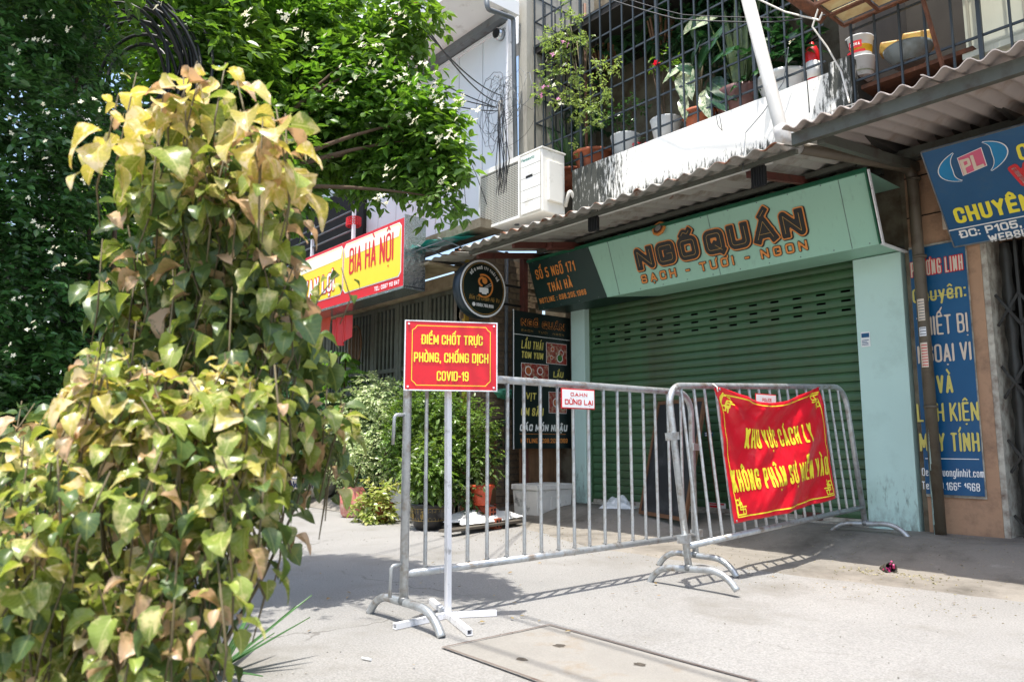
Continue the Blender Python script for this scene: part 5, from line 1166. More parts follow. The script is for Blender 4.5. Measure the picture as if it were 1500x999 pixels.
# ------------------------------------------------------------------ air conditioner
YA = -1.36; a0 = at(703, 250, Y=YA); a1 = at(793, 222, Y=YA); AX0, AX1 = a0.x, a1.x; AZ1 = (a0.z+a1.z)/2; AH = .66; AW = AX1-AX0; AD = .33
ac = thing('air_conditioner', 'white outdoor air conditioner unit with a mesh grille above the left end of the canopy', 'air conditioner', (AX0, YA, AZ1-AH))
MB().b2(0, AW, .01, AD, 0, AH).build('casing', m_ac, ac, bevel=.012); MB().b2(-.01, AW+.01, 0, AD+.01, AH, AH+.018).build('lid', m_ac, ac, bevel=.004)
gw = AW*.66; MB().b2(.03, gw, -.002, .009, .03, AH-.05).build('coil_recess', m_acdk, ac)
h1 = MB().b2(0, gw-.03, -.002, .002, -.0035, .0035).mesh('grille_wire', m_acg); 
for k in range(int((AH-.1)/.019)): child('grille_wire', h1, ac, (.03, -.012, .045+k*.019))
q = MB()
for k in range(26): q.b2(.035+k*(gw-.04)/25-.002, .035+k*(gw-.04)/25+.002, -.009, -.005, .03, AH-.05)
q.build('grille_uprights', m_acg, ac, kind='stuff')
MB().b2(0, gw+.02, -.016, 0, AH-.045, AH).build('grille_frame', m_ac, ac); MB().b2(0, .025, -.016, 0, 0, AH-.045).build('grille_frame', m_ac, ac); MB().b2(gw, gw+.02, -.016, 0, 0, AH-.045).build('grille_frame', m_ac, ac); MB().b2(.025, gw, -.016, 0, 0, .03).build('grille_frame', m_ac, ac)
for k in range(5): MB().b2(gw+.035, AW-.012, -.012, .0, .02+k*.125, .141+k*.125).build('front_panel', m_ac, ac, bevel=.005)
MB().b2(gw+.12, gw+.22, -.015, -.008, AH-.27, AH-.245).build('grip', m_black, ac)
text('Panasonic', Vector((gw+.05, -.0125, AH-.085)), UX, ZUP, .2, .034, m_tgreen, ac, tf=.2, off=.0)
MB().b2(AW, AW+.035, .07, AD-.06, .12, AH-.12).build('valve_cover', m_ac, ac, bevel=.008)
MB().tube(bend([(AW+.02, AD-.02, .1), (AW+.07, AD, .28), (AW+.09, AD+.1, .1), (AW+.05, AD+.12, -.1)], .06), .02, 8).build('insulated_pipe', m_cablew, ac)
# camera dome, conduit and cables
P = at(729, 50, Y=LF-.06); o = thing('dome_camera', 'silver and black dome security camera under the pale soffit', 'camera', tuple(P))
MB().tube([(0, .06, 0), (0, -.02, 0)], .065, 20).build('base', m_chrome, o); q = MB(); q.lathe([(.062, 0), (.058, .02), (.04, .045), (.0, .06)], n=20); o2 = q.build('lens', m_black, o); o2.rotation_euler = (R(125), 0, 0)
o = MB().tube(bend([at(712, -8, Y=-1.75), at(714, 14, Y=-1.75), at(752, 27, Y=-1.24), at(757, 330, Y=-1.24)], .06), .026, 10).build('conduit_pipe', m_grey); tag(o, 'grey steel conduit bent below the soffit and running down the pale wall edge', 'pipe')
def cable(name, label, pts, r=.006, sag=.0, m=None, grp=None, n=20):
    P = [Vector(p) for p in pts]; out = []
    for i in range(len(P)-1):
        for k in range(n):
            t = k/n; out.append(P[i].lerp(P[i+1], t)-Vector((0, 0, sag*4*t*(1-t))))
    o = MB().tube(out+[P[-1]], r, 5).build(name, m or m_cable)
    if label: tag(o, label, 'cable', grp)
    return o
J = at(735, 150, Y=-1.35)
for i, (px, py, dd) in enumerate(((585, -20, 3.6), (560, -35, 3.7), (300, -30, 4.0), (330, -90, 4.2), (450, 60, 4.4))):
    q_ = at(px, py, D=dd); cable('overhead_cable', ('rightmost', 'second from right', 'longest', 'highest', 'lowest')[i]+' of the thin cables fanning from the wall knot to the tree', [q_, J+Vector((random.uniform(-.1, .05), 0, random.uniform(-.08, .08)))], .006, .12, grp='thin cables running up to the tree')
ck = thing('cable_tangle', 'messy knot of black and grey cables on the pale wall above the air conditioner', 'cables', tuple(J)); r3 = random.Random(11)
for i in range(26):
    a_ = r3.uniform(0, 6.28); w = r3.uniform(.05, .36); h = r3.uniform(.08, .35); cx, cz_ = r3.gauss(0, .14), r3.gauss(-.05, .13); n = 16; e_ = r3.uniform(2.5, 6.2)
    pts = [(cx+w*math.cos(a_+e_*k/n), r3.uniform(-.01, .01)-.03, cz_+h*math.sin(a_+e_*k/n)+.02*r3.gauss(0, 1)) for k in range(n+1)]
    MB().tube(pts, r3.choice((.002, .003, .004)), 5).build('cable_loop', r3.choice((m_cable, m_grey, m_grey)), ck)
for i in range(12):
    x0 = r3.gauss(.02, .06); pts = [(x0*.4, -.03, .0), (x0, -.03+r3.uniform(-.01, .01), -.3), (x0+r3.gauss(0, .05), -.03, -.7), (x0+r3.gauss(0, .04), -.02, -1.05)]
    MB().tube(pts, .005, 5).build('hanging_cable', r3.choice((m_cable, m_cable, m_cablew)), ck)
for i in range(7):
    x0 = -1.2+i*.12; pts = [(x0+r3.gauss(0, .1), -.03, -.2), (x0+r3.gauss(.1, .12), -.04, -.7), (x0+r3.gauss(.2, .12), -.03, -1.1)]
    MB().tube(pts, .004, 5).build('hanging_cable', r3.choice((m_cable, m_cablew, m_grey)), ck)
cable('overhead_cable', 'black cable pair crossing in front of the upper balcony cage', [at(880, -5, Y=-1.25), at(990, 28, Y=-1.25), at(1130, 33, Y=-1.2), at(1230, 18, Y=-1.15)], .006, 0.01, grp=None)
cable('overhead_cable', 'second thin cable just above the black pair across the balcony cage', [at(905, -6, Y=-1.28), at(1000, 22, Y=-1.28), at(1160, 26, Y=-1.2)], .004, .01)
cable('hanging_wire', 'loose wire looping down the white parapet beside the slanted white drainpipe', [at(1155, 70, Y=-1.08), at(1148, 120, Y=-1.05), at(1118, 165, Y=-1.05), at(1092, 195, Y=-1.05), at(1088, 250, Y=-1.6)], .004, 0., m_grey)
cable('hanging_wire', 'thin black wire loop hanging below the potted plants on the parapet', [at(1048, 165, Y=-1.06), at(1052, 185, Y=-1.06), at(1058, 192, Y=-1.06), at(1054, 170, Y=-1.06)], .003)
cable('hanging_wire', 'straight black wire down the right end of the white parapet', [at(1181, 105, Y=-1.06), at(1186, 165, Y=-1.06)], .004)
cable('white_cable', 'bundle of white cable looping around the corner post at the top right', [at(1095, -8, Y=-1.3), at(1150, 18, Y=-1.2), at(1200, 30, Y=-1.2), at(1206, 16, Y=-1.2), at(1199, 12, Y=-1.2), at(1190, 40, Y=-1.2), at(1212, 70, Y=-1.15), at(1232, 105, Y=-1.12), at(1244, 150, Y=-1.3)], .007, 0., m_cablew)
cable('white_cable', 'thin white cable lying along the edge of the scalloped canopy', [at(1165, 190, Y=-1.2), at(1220, 162, Y=-1.2), at(1265, 148, Y=-1.2)], .004, 0., m_cablew)
# cables over the lane, out of the picture above: their shadows cross the ground
for i, (y0, y1, z) in enumerate(((-5.15, -4.55, 4.6), (-5.3, -4.6, 4.75), (-5.6, -5.4, 5.2))):
    cable('overhead_cable', ('middle', 'nearer', 'highest')[i]+' cable strung above the lane, casting a shadow line on the ground', [(-9, y1, z+.6), (-3, (y0+y1)/2, z), (4, y0, z+.7)], .012, 0, grp='cables strung above the lane')
o = MB().tube([at(1125, -30, Y=-1.45), at(1208, 28, Y=-1.1)], .045, 10).build('rusty_gutter', m_rust); tag(o, 'round weathered tube slanting out of the picture at the upper right corner post', 'pipe')

# ------------------------------------------------------------------ things against the shutter and wall
cbd = thing('chalkboard', 'framed black chalkboard leaning against the green shutter behind the barriers', 'chalkboard', (-5.2, -.1, .14))
Bq = [at(935, 752, Z=.145), at(1003, 764, Z=.145)]; w = (Bq[1]-Bq[0]).length
cbd.location = Bq[0]; dx = (Bq[1]-Bq[0]).normalized(); ang = math.atan2(dx.y, dx.x)
cbd.rotation_euler = (R(-13), 0, ang); wB = w; hB = 1.12
MB().b2(.03, wB-.03, .008, .016, .03, hB-.03).build('board', m_board, cbd)
for q in ((0, .035, 0, hB), (wB-.035, wB, 0, hB)): MB().b2(q[0], q[1], 0, .026, q[2], q[3]).build('frame', m_frame, cbd)
for q in ((.035, wB-.035, 0, .035), (.035, wB-.035, hB-.035, hB)): MB().b2(q[0], q[1], .001, .025, q[2], q[3]).build('frame', m_frame, cbd)
for x_ in (.02, wB-.02): MB().bar((x_, .02, hB-.05), (x_, .40, .02), .025).build('back_leg', m_frame, cbd)
P = at(786, 757, Z=.05); P2 = at(838, 752, Z=.05)
fo = thing('foam_box', 'dirty white styrofoam box on the ground under the menu board', 'box', tuple(P)); d = P2-P; fo.rotation_euler = (0, 0, math.atan2(d.y, d.x)); Lb = d.length
q = MB(); q.lathe([(.0, 0), (.49, 0), (.53, .30), (.0, .30)], n=4); 
b = MB(); t_ = .03
b.add([(0.02, 0, 0), (Lb-.02, 0, 0), (Lb-.02, .36, 0), (.02, .36, 0), (0, -.01, .27), (Lb, -.01, .27), (Lb, .37, .27), (0, .37, .27)], [(0, 3, 2, 1), (4, 5, 6, 7), (0, 1, 5, 4), (1, 2, 6, 5), (2, 3, 7, 6), (3, 0, 4, 7)]); b.build('body', m_foam, fo, bevel=.008)
MB().b2(-.012, Lb+.012, -.022, .382, .272, .33).build('lid', m_foam, fo, bevel=.008)
for k in range(3): MB().b2(.05+k*(Lb-.1)/3+.01, .05+(k+1)*(Lb-.1)/3-.01, -.012, .0, .06, .2).build('moulded_panel', m_foam, fo, bevel=.003)
def crumple(name, label, cat, c, sx, sy, sz, m, seed, rot=0, parts=None):
    r_ = random.Random(seed); b = MB(); b.grid(lambda u, v: Vector((sx*(u-.5)*(1+.15*math.sin(v*7+seed)), sy*(v-.5)*(1+.2*math.sin(u*5)), sz*max(0, math.sin(math.pi*u)*math.sin(math.pi*v))**.6*(.75+.5*mn.noise(Vector((u*4+seed, v*4, 0))))+.04*sz*mn.noise(Vector((u*16, v*16, seed)))+.004)), 36, 24)
    o = b.build(name, m, None, loc=c); o.rotation_euler = (0, 0, rot); tag(o, label, cat); return o
c_ = at(905, 748, Z=.12); crumple('plastic_bag', 'crumpled clear plastic bag on the ground against the shutter', 'plastic bag', tuple(c_), .38, .2, .17, m_plasticbag, 2, .4)
c_ = at(792, 757, Z=.04); crumple('paper_scrap', 'small scrap of white paper in front of the styrofoam box', 'litter', tuple(c_), .22, .12, .03, m_sack, 5, .3)
# boards behind the menu board
Xw = -6.45
for i, (y0, y1, z1) in enumerate(((-1.30, -1.08, .92), (-1.06, -.83, .88))):
    o = MB().b2(Xw-.26, Xw-.22, y0, y1, 0.0, z1).build('wooden_board', m_wood, None, bevel=.003); tag(o, ('left' if i == 0 else 'right')+' board of the pair standing against the brick pier under the round sign', 'board')
for i, (y0, y1) in enumerate(((-.66, -.36), (-.34, -.04))):
    o = MB().b2(Xw-.02, Xw+.02, y0, y1, 0.05, 1.0).build('wooden_board', m_wood, None, bevel=.003); tag(o, 'wooden board below the menu board, '+('next to the red post' if i == 0 else 'behind the styrofoam box'), 'board')
# white sack on planks
for i, (pa, pb_) in enumerate((((655, 772), (748, 755)), ((650, 778), (760, 762)))):
    A, B_ = at(*pa, Z=.03+.02*i), at(*pb_, Z=.03+.02*i); o = MB().bar((0, 0, 0), B_-A, .12, .022).build('plank', m_wooddk, None, loc=A); tag(o, ('upper' if i else 'lower')+' of the two weathered planks under the white sack', 'plank')
A, B_ = at(662, 766, Z=.07), at(745, 756, Z=.07); mid = (A+B_)/2
o = crumple('white_sack', 'crumpled white woven sack with green and red print lying on planks', 'sack', tuple(mid), (B_-A).length*1.05, .42, .14, m_sack, 8, math.atan2((B_-A).y, (B_-A).x))
letters('print_mark', [(arcpts(.05, -.05, .05, 0, 300, 14), .008, 0), ([(.12, -.1), (.2, 0)], .008, 1)], o, m_redprint, lambda x, y: Vector((x, y, .14)), .006, split=False)

# ------------------------------------------------------------------ plants
def pot_obj(name, par, prof, m, n=28, squash=1., soil=None):
    q = MB(); q.lathe(prof, n=n, squash=squash); o = q.build(name, m, par)
    if soil: q = MB(); q.lathe([(0, soil[1]+.01), (soil[0]*.6, soil[1]+.008), (soil[0], soil[1])], n=16, squash=squash); q.build('soil', m_soil, par)
    return o
def potprof(r0, r1, h, rim=.015, lip=.03): return [(r0, 0), (r0+(r1-r0)*.5, h*.5), (r1, h-lip), (r1+rim, h-lip), (r1+rim, h), (r1-.01, h), (r1-.02, h-lip-.02), (0, h-lip-.02)]
def stems(par, base, tips, r0, r1, m, mid=.4, name='stem'):
    base = Vector(base)
    for i, t in enumerate(tips):
        t = Vector(t); c = base.lerp(t, .5)+Vector((random.gauss(0, mid*.1), random.gauss(0, mid*.1), mid*.15)); n = 6
        pts = [base*(1-k/n)**2+c*2*(k/n)*(1-k/n)+t*(k/n)**2 for k in range(n+1)]
        MB().tube(pts, [r0+(r1-r0)*k/n for k in range(n+1)], 6).build(name, m, par)
def bush(par, centres, radii, dens, leaf, m, kind='simple', name='foliage', droop=.3, squash=1., seed=1, shell=.5):
    r = np.random.default_rng(seed); n = [max(8, int(dens*(rr/.2)**2)) for rr in radii]
    P, D_, U, S = sprays(centres, radii, n, leaf, droop, shell, squash, r); return leafcloud(name, kind, m, P, D_, U, S, par)
def petals(par, pts, r, m, name='flower', npet=5, r_=None):
    r_ = r_ or random; q = MB()
    for p in pts:
        nrm = Vector((r_.gauss(.2, .5), r_.gauss(-.7, .4), r_.gauss(.5, .4))).normalized(); a = nrm.orthogonal().normalized(); b_ = nrm.cross(a); p = Vector(p)
        for k in range(npet):
            t = 6.283*k/npet+r_.random(); d = a*math.cos(t)+b_*math.sin(t); e_ = a*math.cos(t+1.57)+b_*math.sin(t+1.57); rr = r*r_.uniform(.8, 1.1)
            q.add([p, p+d*rr*.5+e_*rr*.28+nrm*rr*.1, p+d*rr+nrm*rr*.02, p+d*rr*.5-e_*rr*.28+nrm*rr*.1], [(0, 1, 2, 3)])
    return q.build(name, m, par)
def blades(par, base, n, L0, L1, m, spread=.5, up=1., name='leaf', wid=1., seed=3, kind='blade', arch=0.):
    """separate long leaves from one base; shared mesh"""
    r_ = random.Random(seed); me = leafmesh(name, kind, m)
    for i in range(n):
        a_ = r_.uniform(0, 6.283); d = Vector((math.cos(a_)*spread*r_.uniform(.3, 1), math.sin(a_)*spread*r_.uniform(.3, 1), up)).normalized(); L = r_.uniform(L0, L1)
        y = d; x = y.cross(Vector((math.cos(a_+r_.uniform(-.4, .4)), math.sin(a_), .1))).normalized(); z = x.cross(y)
        o = child(name, me, par); o.matrix_local = Matrix.Translation(Vector(base)+Vector((d.x, d.y, 0))*.03) @ Matrix((x, y, z)).transposed().to_4x4() @ Matrix.Diagonal((L*wid, L, L, 1))

# ---- the orange jasmine tree, upper left to centre
jt = thing('jasmine_tree', 'glossy green tree with small white flowers reaching over the lane, left of the pale cladding', 'tree', tuple(at(300, 1050, D=3.6)*1)); jt.location = (at(255, 700, D=3.7).x, at(255, 700, D=3.7).y, 0); OJ = Vector(jt.location)
cl = [  # px, py, distance, radius (m), density
 (590, 40, 3.3, .17), (625, 22, 3.2, .10), (560, 95, 3.3, .20), (500, 60, 3.45, .26), (520, 150, 3.3, .28), (600, 170, 3.2, .22), (635, 205, 3.15, .16), (668, 240, 3.1, .10), (645, 175, 3.15, .12), (622, 243, 3.2, .17), (575, 225, 3.3, .2), (500, 205, 3.45, .27),
 (655, 290, 3.1, .08), (545, 268, 3.3, .09), (440, 190, 3.6, .36), (430, 80, 3.6, .32), (380, 20, 3.7, .35), (330, 110, 3.8, .36), (370, 250, 3.8, .36), (415, 275, 3.6, .18), (460, 10, 3.6, .26), (300, -40, 3.8, .4),
 (300, 200, 4.0, .4), (330, 330, 4.0, .32), (240, 60, 4.1, .35), (250, 330, 4.1, .4), (350, 400, 3.9, .2), (300, 450, 4.0, .3), (240, -100, 4.0, .4), (250, 560, 4.0, .35), (180, 470, 4.1, .35), (170, 300, 4.2, .3), (310, 560, 4.1, .24), (130, -60, 4.1, .4), (60, 40, 4.3, .4)]
cl = [(px-10, py, d*1.22, r*1.1) if px > 370 else (px, py, d, r) for px, py, d, r in cl]
cen = [at(px, py, D=d)-OJ for px, py, d, r in cl]; rad = [r for *_, r in cl]
bush(jt, cen, rad, 135, .066, lm_mur, name='crown', seed=21, droop=.35, shell=.45)
tr = [at(255, 700, D=3.7), at(250, 640, D=3.7), at(262, 520, D=3.72), at(290, 400, D=3.75), at(340, 280, D=3.7)]; tr[0].z = 0
MB().tube([p-OJ for p in tr], [.075, .07, .06, .05, .04], 12).build('trunk', m_bark, jt)
fork = tr[-1]-OJ; r5 = random.Random(5)
for c_ in cen[:26:2]:
    n = 7; mid = fork.lerp(c_, .5)+Vector((r5.gauss(0, .08), r5.gauss(0, .08), .1)); s0 = fork if c_.z > .3 else tr[2]-OJ
    MB().tube([s0*(1-k/n)**2+mid*2*(k/n)*(1-k/n)+c_*(k/n)**2 for k in range(n+1)], [.019-.0022*k for k in range(n+1)], 6).build('branch', m_bark, jt)
top = [Vector(at(px, py, D=d)) for px, py, d in ((20, 200, 2.6), (90, 120, 2.8), (-40, 300, 2.6), (60, 420, 2.8), (130, 300, 3.0), (10, 560, 2.7), (190, 420, 3.2), (110, 620, 2.9), (-90, 150, 2.6), (240, 250, 3.4))]
bush(jt, [Vector((p.x+.25, p.y-.45, 2.95+.12*(i % 3)))-OJ for i, p in enumerate(top)], [.36]*len(top), 60, .055, lm_mur, name='upper_crown', seed=22, droop=.3)
fl = []; rf = np.random.default_rng(9)
for (px, py) in ((514, 108), (560, 72), (590, 15), (575, 118), (630, 128), (600, 120), (640, 148), (670, 150), (605, 170), (640, 205), (570, 253), (560, 290), (690, 170), (668, 200), (545, 95), (420, 30), (500, 135), (365, 25), (620, 100), (650, 270), (580, 40), (455, 60), (530, 60)):
    c_ = at(px, py, D=3.62 if px > 480 else 3.1)-OJ
    for k in range(7): fl.append(c_+Vector(rf.normal(size=3))*.024)
petals(jt, fl, .018, m_flower, 'flower', r_=random.Random(4))['kind'] = 'stuff'

# ---- dense small-leaved shrub in the shade at the far left
hs = thing('dark_hedge', 'dark small-leaved flowering hedge filling the left edge behind the copperleaf shrub', 'hedge', (0, 0, 0)); q_ = at(60, 700, D=2.9); hs.location = (q_.x, q_.y, 0); OH = Vector(hs.location)
cl = [(30, 60, 2.7, .2), (60, 180, 2.6, .22), (20, 300, 2.6, .24), (100, 90, 2.9, .2), (110, 250, 2.8, .2), (40, 430, 2.7, .26), (110, 380, 2.9, .18), (20, 560, 2.7, .26), (100, 500, 3.0, .2), (70, 640, 2.9, .25), (-60, 120, 2.6, .3), (-60, 350, 2.6, .3), (-60, 600, 2.7, .3), (140, 610, 3.1, .22), (60, -30, 2.8, .25), (160, 180, 3.1, .16), (-80, -60, 2.7, .3), (200, 420, 3.3, .2), (30, 780, 2.8, .3), (130, 760, 3., .25), (230, 240, 3.3, .15), (190, 660, 3.2, .22),
      (240, 520, 3.3, .2)]
cen = [at(px, py, D=d)-OH for px, py, d, r in cl]; rad = [r for *_, r in cl]
bush(hs, cen, rad, 300, .035, lm_hedge, name='foliage', seed=33, droop=.2, shell=.35)
fl = []
for (px, py) in ((75, 20), (145, 155), (40, 60), (20, 180), (78, 400-333+300), (25, 245), (150, 235), (60, 220), (120, 265), (35, 290), (80, 385), (25, 440), (12, 515), (55, 25), (100, 40), (230, 10), (28, 68), (70, 158), (130, 225), (20, 100), (110, 150), (60, 330), (45, 480), (65, 60)):
    c_ = at(px, py, D=2.38)-OH
    for k in range(6): fl.append(c_+Vector(rf.normal(size=3))*.014)
petals(hs, fl[::2], .010, m_flower, 'flower', r_=random.Random(6))['kind'] = 'stuff'
for px in (30, 90, 120, 170): a_ = at(px, 760, D=3.0); a_.z = 0; stems(hs, a_-OH, [at(px+random.uniform(-40, 40), 200+random.uniform(-100, 150), D=2.9)-OH], .02, .006, m_bark, .6)

# ---- coil and hanging bundle of black cable between hedge and tree
kc = thing('cable_coil', 'thick coil of black cable hanging in the dark foliage at the upper left', 'cables', tuple(at(205, 110, D=3.45))); OK_ = Vector(kc.location); r6 = random.Random(2)
for i in range(16):
    rr = .26+r6.gauss(0, .035); c_ = Vector((r6.gauss(0, .02), r6.gauss(0, .03), r6.gauss(0, .03))); e1_ = Vector(RGT); e2_ = Vector((0, 0, 1)); tl = r6.gauss(0, .12)
    MB().tube([c_+e1_*rr*math.cos(6.283*k/30)+e2_*rr*1.25*math.sin(6.283*k/30)+Vector(FWD)*(tl*math.sin(6.283*k/30)) for k in range(30)], .009, 6, closed=True).build('cable_loop', m_cable, kc)
hb_ = thing('cable_bundle', 'bundle of black cables hanging down between the dark hedge and the yellow shrub', 'cables', tuple(at(100, 470, D=3.0))); OQ = Vector(hb_.location)
for i in range(12):
    x = 85+i*6; a_, m_, c_ = at(x-10, 380, D=3.0), at(x+r6.uniform(-4, 14), 500, D=3.0+r6.uniform(-.05, .1)), at(x+15, 650, D=3.0); n = 10
    MB().tube([a_*(1-k/n)**2+m_*2*(k/n)*(1-k/n)+c_*(k/n)**2-OQ for k in range(n+1)], .007, 6).build('cable', m_cable, hb_)
for i in range(7):
    a_, m_, c_ = at(70, 425+i*5, D=2.98), at(120, 470+i*5, D=2.9), at(230, 440+i*8, D=3.1); n = 10
    MB().tube([a_*(1-k/n)**2+m_*2*(k/n)*(1-k/n)+c_*(k/n)**2-OQ for k in range(n+1)], .008, 6).build('cable', m_cable, hb_)

# ---- the copperleaf shrub in front
cs_ = thing('copperleaf_shrub', 'big mottled yellow and green copperleaf shrub close to the camera at the left', 'shrub', (0, 0, 0)); q_ = at(190, 1100, D=1.55); cs_.location = (q_.x, q_.y, 0); OC = Vector(cs_.location)
kinds = [('heart', lm_yel), ('round', lm_yel), ('heart', lm_lime), ('broad', lm_lime), ('round', lm_grn), ('heart', lm_grn), ('broad', lm_pink), ('round', lm_pink), ('broad', lm_yel), ('round', lm_lime), ('broad', lm_grn)]
lmesh = [leafmesh('leaf', k, m) for k, m in kinds]
r7 = random.Random(17)
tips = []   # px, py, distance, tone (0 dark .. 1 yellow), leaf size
def tip(px, py, d, tone, sz=.075, n=12, spread=1.): tips.append((px, py, d, tone, sz, n))
for px, py in ((330, 84), (285, 84), (300, 112), (200, 112), (175, 125), (262, 112), (232, 145), (345, 125), (405, 145), (380, 160), (425, 160)): tip(px+r7.uniform(-8, 8), py+r7.uniform(-14, 14), r7.uniform(1.3, 1.5), 1., r7.uniform(.07, .09), 9)
for px, py in ((210, 195), (300, 170), (270, 200), (340, 190), (245, 225), (380, 205), (330, 240), (235, 275), (300, 250), (360, 270), (420, 200), (395, 240)): tip(px, py, r7.uniform(1.38, 1.55), .68, .072, 11)
for px, py in ((150, 350), (205, 360), (260, 345), (310, 330), (350, 330), (380, 360), (415, 300), (425, 350), (180, 290), (290, 400), (340, 420), (390, 430), (425, 420), (240, 420), (200, 470), (290, 300), (350, 380), (430, 390), (300, 440), (260, 480), (350, 480), (410, 480), (440, 520), (320, 380), (270, 380)): tip(px, py, r7.uniform(1.42, 1.6), .34, .072, 12)
for px, py in ((500, 575), (470, 600), (515, 600), (495, 620), (455, 575), (440, 620), (480, 560), (505, 590), (460, 640), (485, 650), (430, 580), (415, 640)): tip(px, py, r7.uniform(1.55, 1.75), .45, .066, 12)
for px, py in ((500, 392), (495, 400)): tip(px, py, 1.9, .3, .04, 4)
for i in range(95):
    px = r7.uniform(30, 420); py = r7.uniform(500, 660); 
    if px < 110 and py < 600: continue
    tip(px, py, r7.uniform(1.25, 1.5), r7.choice((.8, .75, .7, .95, .55)), r7.uniform(.05, .068), 10)
for i in range(165):
    py = r7.uniform(640, 1010); px = r7.uniform(-30, 365-(py-700)*.3 if py > 700 else 400); tip(px, py, r7.uniform(1.15, 1.5), r7.choice((.8, .65, .55, .4, .75)), r7.uniform(.052, .074), 10)
for i in range(95):
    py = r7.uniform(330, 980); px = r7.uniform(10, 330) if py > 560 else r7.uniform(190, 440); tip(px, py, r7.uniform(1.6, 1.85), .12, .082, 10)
for px, py in ((400, 700), (415, 720), (365, 755), (335, 800), (330, 690), (395, 660), (300, 860), (285, 920), (290, 960)): tip(px, py, r7.uniform(1.4, 1.55), .4, .062, 9)
for i in range(30): tip(r7.uniform(205, 405), r7.uniform(160, 470), r7.uniform(1.42, 1.7), r7.choice((.6, .45, .3, .2)), r7.uniform(.055, .08), 12)
recs = []
for px, py, d, tone, sz, n in tips:
    T = at(px, py, D=d); lean = Vector((r7.gauss(0, .25), r7.gauss(0, .25), 1)).normalized(); L = sz*2.1; ph = r7.uniform(0, 6.28)
    base = T-lean*L
    recs.append(('stem', T, base))
    for k in range(n):
        t = k/n; a_ = ph+k*2.4; out = Vector((math.cos(a_), math.sin(a_), 0)); el = .45-1.45*(1-t)**.9+r7.gauss(0, .25)
        p = base.lerp(T, .05+.95*t)+out*(.010+.022*(1-t))+Vector((0, 0, .012*(1-t))); dr_ = (out+Vector((0, 0, el))).normalized(); s = sz*(.84-.36*t**3)*r7.choice((.5, .7, .85, .95, 1.05, 1.2))*r7.uniform(.85, 1.1)*(.9 if T.z < .8 else 1)
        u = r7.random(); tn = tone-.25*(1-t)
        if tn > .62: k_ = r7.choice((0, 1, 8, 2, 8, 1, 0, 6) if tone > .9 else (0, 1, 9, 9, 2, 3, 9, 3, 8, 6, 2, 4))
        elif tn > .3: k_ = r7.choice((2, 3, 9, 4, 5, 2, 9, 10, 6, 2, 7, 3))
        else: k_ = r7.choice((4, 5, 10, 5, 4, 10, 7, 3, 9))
        up = (Vector((0, 0, .8))+out*r7.uniform(.5, 1.1)+Vector((r7.gauss(0, .35), r7.gauss(0, .35), 0)))
        recs.append(('leaf', p, dr_, up, s, k_, d))
leaves = [r for r in recs if r[0] == 'leaf']; leaves.sort(key=lambda r: -r[4]/r[6])
vis = [r for r in leaves if r[6] < 1.62][:300]; ids = set(map(id, vis))
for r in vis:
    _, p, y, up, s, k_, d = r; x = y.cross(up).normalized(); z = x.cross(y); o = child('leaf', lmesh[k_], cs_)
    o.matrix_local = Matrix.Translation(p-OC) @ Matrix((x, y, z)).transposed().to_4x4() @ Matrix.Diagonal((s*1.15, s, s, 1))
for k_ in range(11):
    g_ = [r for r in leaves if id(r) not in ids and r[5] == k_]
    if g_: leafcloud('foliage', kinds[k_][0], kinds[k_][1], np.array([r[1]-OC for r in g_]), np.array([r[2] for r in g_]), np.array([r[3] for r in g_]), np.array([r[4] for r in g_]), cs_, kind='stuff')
q = MB(); root = Vector((0, 0, 0))
for r in recs:
    if r[0] != 'stem': continue
    T, bs = r[1]-OC, r[2]-OC; g = Vector((bs.x*.96+r7.gauss(0, .01), bs.y*.96+r7.gauss(0, .01), bs.z-.07)); q.tube([T, bs, g], [.0014, .0022, .0012], 5)
q.build('twigs', m_twig, cs_, kind='stuff')
ss__ = [r for r in recs if r[0] == 'stem']
for k in range(22):
    e_ = ss__[(k*17+5) % len(ss__)][2]-OC
    if e_.z > 1.25: e_ = e_*.8
    MB().tube([Vector((r7.gauss(0, .06), r7.gauss(0, .06), 0)), Vector((e_.x*.35, e_.y*.35, e_.z*.45)), Vector((e_.x*.8, e_.y*.8, e_.z*.8)), e_], [.009, .006, .0035, .002], 7).build('stem', m_twig, cs_)
# strap-leaved lily at the shrub's foot
q_ = at(322, 990, Z=.0); sl_ = thing('strap_lily', 'low plant with long dark strap leaves at the bottom edge beside the copperleaf shrub', 'plant', (q_.x, q_.y, 0))
me = leafmesh('leaf', 'blade', lm_strap); r8 = random.Random(8)
for i in range(16):
    a_ = R(r8.uniform(-70, 250)); d = Vector((math.cos(a_), math.sin(a_), r8.uniform(.12, .9))).normalized(); x = d.cross(ZUP).normalized(); z = x.cross(d); L = r8.uniform(.28, .42); o = child('leaf', me, sl_); o.matrix_local = Matrix.Translation((0, 0, .02)) @ Matrix((x, d, z)).transposed().to_4x4() @ Matrix.Diagonal((L*.8, L, L, 1))

